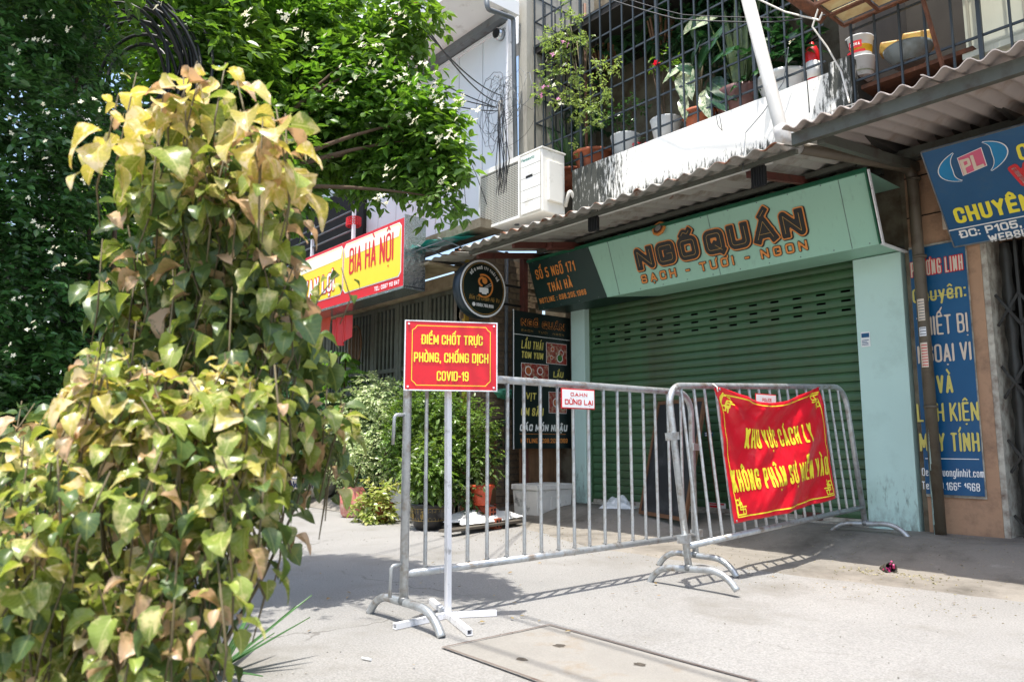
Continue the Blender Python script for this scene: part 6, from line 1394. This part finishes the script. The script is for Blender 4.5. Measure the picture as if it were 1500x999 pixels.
# ---- plants and pots before the left house
def ground(px, py, z=0., y=None): p = at(px, py, Z=z) if y is None else at(px, py, Y=y); return Vector((p.x, p.y, z))
def plant(name, label, cat, px, py, z=0., group=None, y=None): p = ground(px, py, z, y); return thing(name, label, cat, tuple(p), group=group), p
G_ = 'potted plants before the left house'
t, p = plant('potted_plant', 'bright green bush in a black pot with gold grid and characters, behind the near barrier', 'potted plant', 628, 770, 0, G_, -2.1)
pot_obj('pot', t, [(.115, 0), (.15, .05), (.168, .14), (.172, .22), (.18, .225), (.18, .25), (.165, .25), (.16, .22), (0, .21)], m_potblack, soil=(.16, .235))
q = MB()
for k in range(5): q.tube([((.160+.0028*k)*math.cos(a*.2618), (.160+.0028*k)*math.sin(a*.2618), .095+.028*k) for a in range(24)], .0022, 4, closed=True)
for k in range(30): a_ = k*.2094; q.tube([(.1585*math.cos(a_), .1585*math.sin(a_), .09), (.172*math.cos(a_), .172*math.sin(a_), .21)], .0022, 4)
q.build('gold_grid', m_gold, t, kind='stuff')
for a0_ in (-2.35, -1.65, -.95):
    for P_ in ([(-.35, 1), (.35, 1)], [(0, 1.1), (0, -.1)], [(-.35, .55), (.35, .55)], [(-.4, .0), (.4, 0)], [(-.4, .55), (-.4, 0)], [(.4, .55), (.4, 0)], [(-.3, .3), (.3, .3)]):
        MB().tube([(.175*math.cos(a0_+x*.22), .175*math.sin(a0_+x*.22), .12+.065*y) for x, y in P_], .004, 4).build('character_stroke', m_gold, t)
bush(t, [(0, 0, .5), (-.1, -.05, .62), (.12, .02, .58), (0, .05, .78), (-.02, -.06, .44), (.15, -.02, .46), (-.16, 0, .48)], [.18, .15, .15, .14, .12, .1, .1], 90, .075, lm_ficus, seed=41, droop=.45)
stems(t, (0, 0, .2), [(0, 0, .6), (-.1, 0, .5), (.1, 0, .5)], .008, .003, m_twig, .1)
t, p = plant('potted_plant', 'low fleshy plant with yellow green leaves in a terracotta pot beside the pink jar', 'potted plant', 556, 764, 0, G_, -2.1)
pot_obj('pot', t, potprof(.09, .13, .2), m_terra, soil=(.12, .16)); bush(t, [(0, 0, .26), (-.12, -.05, .2), (.13, -.04, .2), (-.05, -.1, .1), (.1, -.1, .06), (-.17, -.1, .05)], [.15, .12, .12, .09, .08, .08], 70, .08, lm_lime, kind='simple', seed=42, droop=.2)
t, p = plant('potted_plant', 'sparse twiggy plant in a tall pink glazed jar with flaking paint', 'potted plant', 516, 757, 0, G_, -2.05)
pot_obj('jar', t, [(.1, 0), (.13, .04), (.145, .13), (.15, .16), (.15, .17), (.145, .18), (.145, .27), (.12, .315), (.105, .33), (.09, .33), (.085, .3), (0, .29)], m_pinkjar, soil=(.09, .3))
stems(t, (0, 0, .3), [(.0, 0, .75), (-.12, -.05, .62), (.14, -.05, .66), (.06, .1, .7), (-.05, -.12, .55)], .007, .003, m_bark, .2); bush(t, [(0, 0, .78), (-.15, 0, .65), (.17, 0, .68), (.02, -.1, .6)], [.13, .1, .1, .1], 60, .05, lm_pale, seed=43)
# blue and white basin
t, p = plant('potted_plant', 'wide grey porcelain basin with blue brushwork landscape and grassy leaves', 'potted plant', 463, 728, .1, G_, -1.6)
pot_obj('basin', t, [(.17, 0), (.22, .03), (.30, .14), (.34, .24), (.375, .25), (.375, .275), (.33, .275), (.30, .2), (0, .19)], m_porc, n=40, soil=(.31, .22))
r9 = random.Random(12); q = MB()
for k in range(46):
    a0_ = r9.uniform(-2.9, -.2); z0 = r9.uniform(.07, .2); w = r9.uniform(.03, .12); pts = []
    for j in range(5): a_ = a0_+w*j/4; z = z0+.022*math.sin(j*1.9+k)+.004*j; rr = np.interp(z, [.03, .14, .24], [.222, .302, .342])+.003; pts.append((rr*math.cos(a_), rr*math.sin(a_), z))
    q.tube(pts, [.002, .008, r9.uniform(.006, .014), .007, .002], 5)
q.build('brushwork', m_cobalt, t, kind='stuff'); MB().tube([(.374*math.cos(a*.157), .374*math.sin(a*.157), .262) for a in range(40)], .008, 5, closed=True).build('rim_band', m_cobalt, t)
blades(t, (-.15, 0, .2), 9, .2, .36, lm_fern, .5, seed=5); blades(t, (.12, 0, .2), 8, .15, .3, lm_fern, .6, seed=6)
t, p = plant('potted_plant', 'brown shallow pot with a leafy plant left of the blue and white basin', 'potted plant', 418, 722, .1, G_, -1.6)
pot_obj('pot', t, potprof(.14, .22, .22), m_potbrown, soil=(.2, .18)); bush(t, [(0, 0, .35), (-.15, 0, .3)], [.2, .15], 90, .07, lm_grn, seed=44)
st_ = ground(438, 738, 0, -1.95)
for i in range(5):
    o = MB().box((0, 0, 0), (.2-.015*i, .16, .045), Euler((random.uniform(-.06, .06), random.uniform(-.06, .06), random.uniform(-.5, .5))).to_matrix()).build('flat_stone', m_stone, None, bevel=.008, loc=(st_.x+random.uniform(-.03, .03), st_.y, .024+.048*i))
    tag(o, ('bottom', 'second', 'middle', 'fourth', 'top')[i]+' flat stone of the small stack left of the blue and white basin', 'stone', 'stacked flat stones')
t, p = plant('foam_planter', 'pale rectangular box planter with a rusty stake, behind the low fleshy plant', 'planter', 578, 700, 0, None, -1.62)
MB().b2(-.1, .42, .0, .3, 0, .38).build('box', m_foam, t, bevel=.006); MB().b2(-.12, .44, -.02, .32, .38, .44).build('rim', m_foam, t, bevel=.006); MB().bar((-.1, -.08, 0), (-.07, -.06, .85), .025).build('stake', m_steelrod, t)
# big bushes
t, p = plant('leafy_bush', 'dense light green bush behind the red checkpoint sign and the near barrier', 'bush', 640, 650, 0, None, -1.7)
bush(t, [(-.4, .05, .7), (0, .05, .8), (.38, .1, .85), (-.2, .0, 1.1), (.2, .05, 1.1), (.5, .1, 1.0), (-.6, .0, .9), (.3, .0, .5), (-.1, -.05, .45), (.55, .1, .7), (.0, .05, 1.3), (-.4, .0, 1.3), (-.7, .05, .6), (-.75, .05, 1.0)], [.25]*14, 140, .045, lm_ficus, seed=45, droop=.3)
stems(t, (0, .05, 0), [(-.3, .05, .8), (.1, .05, 1.0), (.4, .1, .9), (0, .1, .7)], .02, .008, m_bark, .2)
t, p = plant('variegated_bush', 'loose bush with pale variegated leaves between the shrub and the barrier post', 'bush', 540, 650, 0, None, -1.75)
bush(t, [(-.4, .1, .8), (0, .1, 1.0), (.35, .1, .9), (-.1, .1, 1.45), (.25, .1, 1.35), (-.6, .1, .5), (.1, .05, .55), (.5, .1, .55), (-.4, .1, 1.25), (-.8, .1, 1.0), (-.9, .1, .6)], [.28, .28, .27, .24, .24, .24, .24, .22, .24, .26, .26], 85, .055, lm_pale, seed=46, droop=.5)
bush(t, [(-.3, .25, .6), (.3, .25, .7), (0, .3, 1.)], [.33, .33, .3], 90, .06, lm_deep, name='inner_foliage', seed=47); stems(t, (0, .1, 0), [(-.3, .1, .9), (.1, .1, 1.1), (.3, .1, .9)], .015, .006, m_bark, .2)
t, p = plant('young_tree', 'young tree with drooping pinnate leaves standing in front of the slatted gates', 'tree', 500, 560, 0, None, -1.7)
r4 = random.Random(4); pts = []; q = MB(); q.tube([(0, .0, 0), (.05, .0, .8), (.1, .0, 2.0)], [.02, .015, .008], 7); q.build('trunk', m_bark, t)
Pp, Dd, Uu, Ss = [], [], [], []
for k in range(26):
    a_ = r4.uniform(0, 6.28); z = r4.uniform(1.2, 2.05); b0 = Vector((.05+.05*(z-.8), .0, z)); out = Vector((math.cos(a_), math.sin(a_), .3)); L = r4.uniform(.25, .5)
    for j in range(9):
        t_ = j/8; c_ = b0+out*L*t_-Vector((0, 0, .35*L*t_*t_))
        for s_ in (-1, 1): side = out.cross(ZUP).normalized()*s_; Pp.append(c_); Dd.append(side*.6+out*.4+Vector((0, 0, -.7))); Uu.append(Vector((0, 0, 1))+out*.2); Ss.append(.085)
leafcloud('crown', 'simple', lm_mur, np.array(Pp), np.array(Dd), np.array(Uu), np.array(Ss), t)
t, p = plant('strap_plant', 'tall yellow green strap leaves standing between the bushes before the gate', 'plant', 590, 600, 0, None, -1.5)
blades(t, (-.3, .1, .7), 12, .6, 1.05, lm_strap, .35, seed=9); blades(t, (.1, .1, .7), 8, .5, .9, lm_ficus, .5, seed=10)
t, p = plant('dark_bush', 'dark green bush in the shade at the foot of the left house', 'bush', 430, 650, 0, None, -1.7)
bush(t, [(-.6, .2, .75), (-.2, .2, .9), (.3, .2, .8), (.8, .25, .7), (-1.1, .2, .8), (-.5, .2, 1.3), (-1.2, .2, 1.4), (.0, .2, 1.25), (.9, .25, 1.1), (-2, .2, .9), (-2, .2, 1.5)], [.4]*11, 150, .06, lm_deep, seed=48)
# right of the bush: small pots and hollow bricks
Gp = 'small pots by the brick corner'
t, p = plant('potted_plant', 'terracotta pot on hollow bricks near the brick corner, with trailing leaves', 'potted plant', 706, 690, 0, Gp, -1.62); t.location.z = .22
pot_obj('pot', t, potprof(.08, .115, .2), mat('orange plastic pot', C(196, 78, 48, .9), .5), soil=(.1, .16)); bush(t, [(0, 0, .32), (-.1, -.1, .15)], [.16, .12], 60, .06, lm_grn, seed=49, droop=.6)
t2, p2 = plant('potted_plant', 'smaller reddish pot with heart-shaped leaves, left of the terracotta pot on bricks', 'potted plant', 686, 690, 0, Gp, -1.64); t2.location.z = .26
pot_obj('pot', t2, potprof(.06, .08, .12), m_terra, soil=(.07, .1)); bush(t2, [(0, 0, .22), (.1, -.1, 0)], [.13, .1], 50, .075, lm_deep, seed=50, droop=.6)
for i, (px, py, z) in enumerate(((690, 742, .0), (712, 738, .0), (684, 742, .105), (704, 738, .105))):
    p = ground(px, 700, 0, -1.62); o = thing('hollow_brick', ('lower left', 'lower right', 'upper left', 'upper right')[i]+' red hollow brick of the four under the small pots', 'brick', (p.x, p.y+.05, z), (0, 0, .25*(i % 2)), 'red hollow bricks')
    MB().b2(-.11, .11, -.05, .05, 0, .1).build('body', m_redbrick, o, bevel=.003)
    for hx in (-.025, .025):
        for hz in (.03, .07): MB().b2(.1105, .112, hx-.014, hx+.014, hz-.012, hz+.012).build('hole', m_black, o)
t = thing('climbing_vine', 'thin vine with heart leaves climbing the brick corner by the menu board', 'plant', (LX+.06, -1.0, .9))
bush(t, [(0, 0, 0), (.02, .15, .05), (0, -.1, .1), (.03, .25, .12), (.02, .1, -.2)], [.09, .08, .08, .07, .08], 16, .07, lm_deep, seed=51, droop=.6, shell=.2); MB().tube([(0, -.1, -.9), (0, 0, -.4), (.02, .1, 0), (.02, .3, .2)], .004, 5).build('stem', m_twig, t)
P = at(739, 577, X=LX+.1); o = crumple('green_bag', 'crumpled green plastic bag hung on the brick corner left of the menu board', 'plastic bag', tuple(P), .12, .28, .12, m_bagreen, 4); o.rotation_euler = (0, R(90), R(0))

# ------------------------------------------------------------------ balcony plants behind the cage
Gb = 'potted plants on the balcony over the shutter'; ZB = 3.545
def bal(px, label, name='potted_plant', cat='potted plant', y=-.72, z=ZB, py=150): p = at(px, py, Y=y); return thing(name, label, cat, (p.x, y, z), group=Gb)
t = bal(790, 'feathery fern in a dark pot at the left end of the balcony ledge'); pot_obj('pot', t, potprof(.1, .14, .2), m_potbrown, soil=(.12, .16))
r10 = random.Random(10); Pp, Dd, Uu, Ss = [], [], [], []
for k in range(44):
    a_ = r10.uniform(0, 6.28); out = Vector((math.cos(a_), math.sin(a_), 0)); L = r10.uniform(.3, .6); up_ = r10.uniform(.5, 1.3)
    for j in range(20):
        t_ = j/19; c_ = Vector((0, 0, .2))+out*L*t_+Vector((0, 0, up_*L*t_-1.1*L*t_*t_))
        for s_ in (-1, 1): side = out.cross(ZUP).normalized()*s_; Pp.append(c_); Dd.append(side+out*.3); Uu.append(Vector((0, 0, 1))); Ss.append(.05*(1-.6*t_))
leafcloud('fronds', 'simple', lm_fern, np.array(Pp), np.array(Dd), np.array(Uu), np.array(Ss), t)
t = bal(835, 'grassy long-leaved plant in a red brown pot beside the fern'); pot_obj('pot', t, potprof(.11, .15, .2), m_terra, soil=(.13, .16)); blades(t, (0, 0, .15), 34, .4, .8, lm_strap, .7, seed=12)
t = bal(868, 'bougainvillea with pink and white flowers on a pole in a wide terracotta pot', y=-.78); pot_obj('pot', t, potprof(.14, .2, .26, .02), m_terra, soil=(.18, .22))
OBg = Vector(t.location); MB().tube([(.0, -.1, .2), (0, -.1, 1.9)], .016, 8).build('pole', m_steelrod, t)
bp = [(835, 30, .08), (845, 60, .09), (830, 45, .1), (825, 75, .14), (805, 110, .14), (838, 110, .12), (860, 60, .08), (790, 135, .1), (820, 140, .12), (850, 140, .1), (880, 100, .1), (885, 130, .1), (870, 155, .12), (850, 160, .12), (900, 95, .07), (868, 185, .06), (830, 10, .07), (842, 25, .05), (846, 215, .04), (805, 60, .12), (880, 175, .05)]
bush(t, [at(px, py, Y=-1.0-.05*(i % 3))-OBg for i, (px, py, r) in enumerate(bp)], [r for *_, r in bp], 75, .04, lm_boug, seed=60, droop=.4, shell=.3)
for i, (px, py, r) in enumerate(bp[:14]): MB().tube([Vector((0, -.1, .4+.1*i)), at(px, py, Y=-1.0)-OBg], .005, 5).build('stem', m_twig, t)
fl = [at(px, py, Y=-1.12)-OBg for px, py in ((825, 62), (822, 70), (810, 80), (801, 88), (796, 128), (812, 125), (804, 126), (815, 77), (832, 66), (828, 95), (793, 140), (822, 152), (818, 145), (806, 118))]
petals(t, fl[::2], .035, m_pinkfl, 'pink_bract', 4, random.Random(3)); petals(t, fl[1::2], .035, m_flower, 'white_bract', 4, random.Random(5))
t = bal(915, 'tapered white pot with thin grey green sprigs, left of the two white pots'); pot_obj('pot', t, [(.09, 0), (.15, .33), (.155, .34), (.14, .34), (.13, .3), (0, .3)], m_potwhite, soil=(.13, .31)); bush(t, [(0, 0, .5), (.1, 0, .62), (-.1, 0, .6)], [.14, .13, .13], 40, .045, lm_hedge, seed=61)
t = bal(942, 'small red flowering plant low between the two white pots'); pot_obj('pot', t, potprof(.06, .08, .1), m_potblack, soil=(.07, .08)); bush(t, [(0, 0, .15)], [.09], 40, .04, lm_deep, seed=62); petals(t, [(random.gauss(0, .04), -.06, .18+random.gauss(0, .03)) for k in range(9)], .022, m_redfl, 'flower')
t = bal(975, 'right one of two tapered white pots, holding a thorny stem with one red flower'); pot_obj('pot', t, [(.09, 0), (.15, .33), (.155, .34), (.14, .34), (.13, .3), (0, .3)], m_potwhite, soil=(.13, .31))
stems(t, (0, 0, .3), [(-.05, -.1, .75), (-.12, -.05, .95), (-.02, 0, .85)], .008, .004, m_bark, .2); P = at(962, 95, Y=-.98)-Vector(t.location); petals(t, [P, P+Vector((.01, 0, .01)), P+Vector((0, -.01, .015))], .035, m_redfl, 'flower', 7); bush(t, [P+Vector((.08, .1, -.02)), P+Vector((-.05, .1, .1))], [.07, .06], 20, .05, lm_mur, seed=63)
t = bal(1024, 'terracotta pot of dumb cane with large cream-blotched leaves hanging over the parapet', y=-.8); pot_obj('pot', t, potprof(.11, .15, .24), m_terra, soil=(.13, .2)); OD = Vector(t.location)
mesh_c = leafmesh('leaf', 'long', lm_cane); mesh_d = leafmesh('leaf', 'long', lm_deep)
def bigleaf(par, O_, pa, pb_, y0, y1, me, w=.85):
    A, B_ = at(*pa, Y=y0), at(*pb_, Y=y1); d = B_-A; L = d.length; d.normalize(); up = Vector((0, -1, .4)); x = d.cross(up).normalized(); z = x.cross(d)
    o = child('leaf', me, par); o.matrix_local = Matrix.Translation(A-O_) @ Matrix((x, d, z)).transposed().to_4x4() @ Matrix.Diagonal((L*w, L, L*.6, 1))
for pa, pb_, me in (((995, 100), (965, 118), mesh_c), ((1010, 95), (968, 110), mesh_c), ((1000, 105), (996, 150), mesh_c), ((1010, 100), (1006, 145), mesh_c), ((1003, 140), (998, 175), mesh_c), ((1030, 135), (1035, 172), mesh_c), ((1040, 125), (1062, 160), mesh_d), ((1040, 120), (1075, 140), mesh_d), ((1025, 100), (1055, 20), mesh_d), ((1015, 95), (1018, 55), mesh_d), ((1040, 100), (1055, 70), mesh_d), ((1030, 95), (1045, 45), mesh_d), ((1000, 50), (1045, 12), mesh_c), ((1020, 60), (1010, 20), mesh_d), ((1050, 90), (1075, 60), mesh_d), ((1020, 110), (985, 90), mesh_d)):
    bigleaf(t, OD, pa, pb_, -.9, -1.05, me)
stems(t, (0, 0, .2), [(-.05, -.05, .6), (.05, 0, .7), (0, .05, .9)], .018, .012, m_twig, .1)
t = bal(1086, 'purple brown glazed pot with yellow-edged upright snake plant blades', y=-.76); pot_obj('pot', t, [(.13, 0), (.18, .1), (.2, .22), (.215, .27), (.215, .30), (.19, .30), (.18, .26), (0, .25)], m_potbrown, soil=(.18, .27))
blades(t, (0, 0, .25), 22, .55, 1.05, lm_snake, .42, seed=14, wid=.9)
t = bal(1150, 'wide white pot of dark leafy anthurium right of the slanted white drainpipe', y=-.76); pot_obj('pot', t, potprof(.14, .21, .27), m_potwhite, soil=(.19, .22)); bush(t, [(0, 0, .42), (-.15, -.05, .4), (.15, -.05, .4), (0, 0, .58)], [.18, .13, .13, .12], 40, .11, lm_deep, kind='simple', seed=64, droop=.3); petals(t, [at(1158, 62, Y=-.95)-Vector(t.location)], .05, m_flower, 'flower', 3)
# hanging wooden baskets
for i, (px, py) in enumerate(((885, 85), (968, 45))):
    P = at(px, py, Y=-.55); t = thing('hanging_basket', ('lower left' if i == 0 else 'upper right')+' of the two hanging wooden slat baskets of orchids inside the cage', 'hanging basket', tuple(P), group='hanging baskets'); sl2 = MB().bar((0, 0, -.11), (0, .0, .1), .018).mesh('slat', m_wood)
    for k in range(14): a_ = k*.4488; child('slat', sl2, t, (.11*math.cos(a_), .11*math.sin(a_), 0), (.2*math.sin(a_)*-1, .2*math.cos(a_), 0))
    for k in range(3): a_ = k*2.1; MB().tube([(.1*math.cos(a_), .1*math.sin(a_), .1), (0, 0, .6)], .003, 5).build('wire', m_grey, t)
    me_ = leafmesh('leaf', 'long', lm_deep)
    for k in range(13):
        a_ = random.uniform(0, 6.28); d = Vector((math.cos(a_), math.sin(a_), random.uniform(-.6, .9))).normalized(); x = d.cross(ZUP).normalized(); z = x.cross(d); L = random.uniform(.25, .42); o = child('leaf', me_, t); o.matrix_local = Matrix.Translation((0, 0, .08)) @ Matrix((x, d, z)).transposed().to_4x4() @ Matrix.Diagonal((L*.8, L, L, 1))
for i, (px, py, r) in enumerate(((1000, 20, .3), (1060, 60, .3), (1090, 20, .28), (930, 40, .2), (1040, 30, .3), (850, 170, .2))):
    P = at(px, py, Y=-.35); t = thing('balcony_foliage', 'dark leafy plant in the dim room behind the cage, '+('below the top edge near the snake plant', 'beside the snake plant blades', 'behind the slanted white pipe', 'between the hanging baskets', 'behind the dumb cane', 'behind the bougainvillea')[i], 'plant', tuple(P), group='dark plants inside the cage')
    bush(t, [(0, 0, 0), (.1, 0, .15)], [r, r*.7], 26, .12, lm_deep, kind='simple', seed=70+i, droop=.4)
P = at(1190, 85, Y=-.82); t = thing('fire_extinguisher', 'red fire extinguisher with a white label by the right end of the balcony', 'fire extinguisher', (P.x, -.82, 3.56)); q = MB(); q.lathe([(.045, 0), (.055, .02), (.055, .34), (.04, .39), (.02, .41), (.02, .43)], n=20); q.build('cylinder', m_redplastic, t); q = MB(); q.lathe([(.0556, .12), (.0556, .26)], n=20); q.build('label_band', m_white, t); MB().bar((-.04, 0, .45), (.05, 0, .47), .02).build('handle', m_black, t)
# storage niche things
def nich(px, py, y=-.82): return at(px, py, Y=y)
for i, (px, py0, py1, m1, lab) in enumerate(((1263, 116, 88, m_potwhite, 'lower, pale label-worn paint bucket of the stack in the storage niche'), (1260, 88, 58, m_paint_y, 'upper yellow paint bucket with a red oval label in the storage niche'))):
    A, B_ = nich(px, py0), nich(px, py1); h = (B_.z-A.z); t = thing('paint_bucket', lab, 'bucket', tuple(A), group='paint buckets stacked in the niche')
    q = MB(); q.lathe([(.082, 0), (.098, h*.93), (.105, h*.93), (.105, h*.985), (0, h*.985)], n=24); q.build('bucket', m_potwhite, t); q = MB(); q.lathe([(.0855, .03), (.0965, h*.86)], n=24); q.build('label_band', m1 if i else mat('worn grey label', C(190, 190, 170), .6, dirt=C(90, 120, 90), da=.5, ds=18), t)
    if i:
        cyl = lambda x, y: Vector((.0985*math.sin(x/.0985), -.0985*math.cos(x/.0985), y))
        letters('label_oval', [([(-.01, h*.52), (.03, h*.52)], .028, 0)], t, m_redprint, cyl, .005, split=False, merge=False); letters('lettering', [(P_, h_, k) for P_, h_, k in [([(a-.025, c+h*.52-.012) for a, c in P__], h2, k2) for P__, h2, k2 in layout('NOVA', .07, .024, .2, .3)]], t, m_white, lambda x, y: cyl(x, y)*1.01, .002, split=False, merge=False)
        letters('print_stripe', [([(-.07, h*.18), (.07, h*.18)], .01, 0)], t, m_redprint, cyl, .005, split=False, merge=False)
P = nich(1332, 95); t = thing('metal_basin', 'dull blue metal basin in the storage niche, under yellow packs', 'basin', tuple(P)); q = MB(); q.lathe([(.10, 0), (.16, .10), (.165, .12), (.15, .12), (0, .1)], n=26); q.build('basin', mat('dull enamel', C(150, 160, 160, .7), .5, dirt=C(100, 100, 90), da=.3, ds=8), t)
for i, (px, py) in enumerate(((1312, 72), (1345, 62))):
    P = nich(px, py, -.78); o = MB().box((0, 0, 0), (.2, .12, .09+.03*i), Euler((0, .15, .2)).to_matrix()).build('yellow_pack', mat('yellow printed pack', C(196, 160, 70, .9), .55, dirt=C(160, 90, 60), da=.35, ds=30), None, bevel=.015, loc=P); tag(o, ('left' if i == 0 else 'right')+' of the two yellow packs piled in the metal basin', 'package')
P = nich(1238, 120, -.9); t = thing('shell_stack', 'small pile of white scallop-shaped dishes left of the paint buckets', 'dishes', tuple(P))
for k in range(4): q = MB(); q.lathe([(.02, 0), (.045, .012), (.048, .022), (.04, .024), (0, .012)], n=14); o = q.build('dish', m_potwhite, t); o.location = (random.uniform(-.02, .02), 0, .022*k)
P = nich(1318, 150, -.9); o = MB().box((0, 0, 0), (.26, .2, .05), Euler((0, 0, .1)).to_matrix()).build('carton', mat('brown carton', C(150, 116, 82, .8), .8), None, bevel=.004, loc=P); tag(o, 'flat brown carton lying low in the storage niche', 'carton')

# ------------------------------------------------------------------ far houses and trees down the lane
def far_house(label, x0, x1, y0, y1, h, col, seed):
    t = thing('far_house', label, 'house', ((x0+x1)/2, y0, 0), group='houses further down the lane'); O = Vector(t.location); r_ = random.Random(seed)
    q = MB(); q.b2(x0-O.x, x1-O.x, 0, y1-y0, 0, h); q.build('wall', col, t)
    q = MB(); q.b2(x0-.2-O.x, x1+.2-O.x, -.5, y1-y0+.1, h, h+.15); q.build('roof_slab', m_soffit, t)
    for fl_ in range(int(h/3.2)):
        for k in range(max(1, int((x1-x0)/2.4))):
            xx = x0-O.x+1.2+k*2.4; z0 = 1.0+3.2*fl_
            w = MB().b2(xx-.5, xx+.5, -.02, .0, z0, z0+1.4).build('window', m_dark, t); MB().b2(xx-.55, xx+.55, -.05, -.021, z0-.06, z0).build('sill', m_soffit, w)
            for j in range(6): MB().b2(xx-.48+.19*j, xx-.46+.19*j, -.05, -.03, z0, z0+1.4).build('window_bar', m_whitesteel, w)
    for k in range(int((x1-x0)/1.2)+1): MB().b2(x0-O.x+1.2*k-.02, x0-O.x+1.2*k+.02, -.52, -.48, h+.15, h+1.1).build('roof_rail_post', m_whitesteel, t)
m_y = mat('cream house paint', C(224, 210, 170), .85, dirt=C(150, 140, 116), da=.25, ds=1.5); m_w2 = mat('white house paint', C(232, 232, 228), .85, dirt=C(170, 170, 160), da=.2, ds=1.5)
far_house('cream house further down the lane behind the jasmine tree', -30, -23, -1.2, 6, 9.8, m_y, 1)
far_house('white house at the far left of the lane behind the dark hedge', -42, -31, -1.0, 7, 13, m_w2, 2)
far_house('pale house across the lane at the left, hidden behind the hedge', -34, -16, -14.5, -9.0, 8, m_w2, 3)
far_house('white house closing the end of the lane', -58, -50, -14, 4, 12, m_w2, 4)
for i, (x, y, h) in enumerate(((-12, -6.2, 3.6), (-17, -5.9, 4.6), (-14.5, -7.8, 4.4))):
    t = thing('lane_tree', ('nearest', 'farther', 'rear')[i]+' of the dark trees down the lane behind the hedge and tree', 'tree', (x, y, 0), group='trees down the lane')
    MB().tube([(0, 0, 0), (.1, 0, h*.45), (0, .1, h*.7)], [.12, .09, .05], 8).build('trunk', m_bark, t)
    bush(t, [(random.gauss(0, .8), random.gauss(0, .8), h*.7+random.gauss(0, .7)) for k in range(9)]+[(random.gauss(0, .7), random.gauss(0, .7), h*.3) for k in range(4)], [.8]*13, 20, .14, lm_hedge, seed=80+i, name='crown')

# fallen leaves and blossom on the lane
rl = np.random.default_rng(77); n = 70
px_ = np.concatenate([rl.uniform(-4.6, -2.4, 45), rl.uniform(-6, -1, 25)]); py_ = np.concatenate([rl.uniform(-4.9, -2.6, 45), rl.uniform(-2.2, -.5, 25)])
P = np.array([[x, y, gzz(x, y)+.012] for x, y in zip(px_, py_)]); a_ = rl.uniform(0, 6.28, n)
o = leafcloud('fallen_leaves', 'simple', leafmat('dry fallen leaf', C(150, 124, 76, .8), C(170, 150, 100), trans=.1, rnd=.4), P, np.stack([np.cos(a_), np.sin(a_), rl.normal(0, .08, n)], 1), np.stack([rl.normal(0, .25, n), rl.normal(0, .25, n), np.ones(n)], 1), rl.uniform(.018, .04, n), None)
o['kind'] = 'stuff'
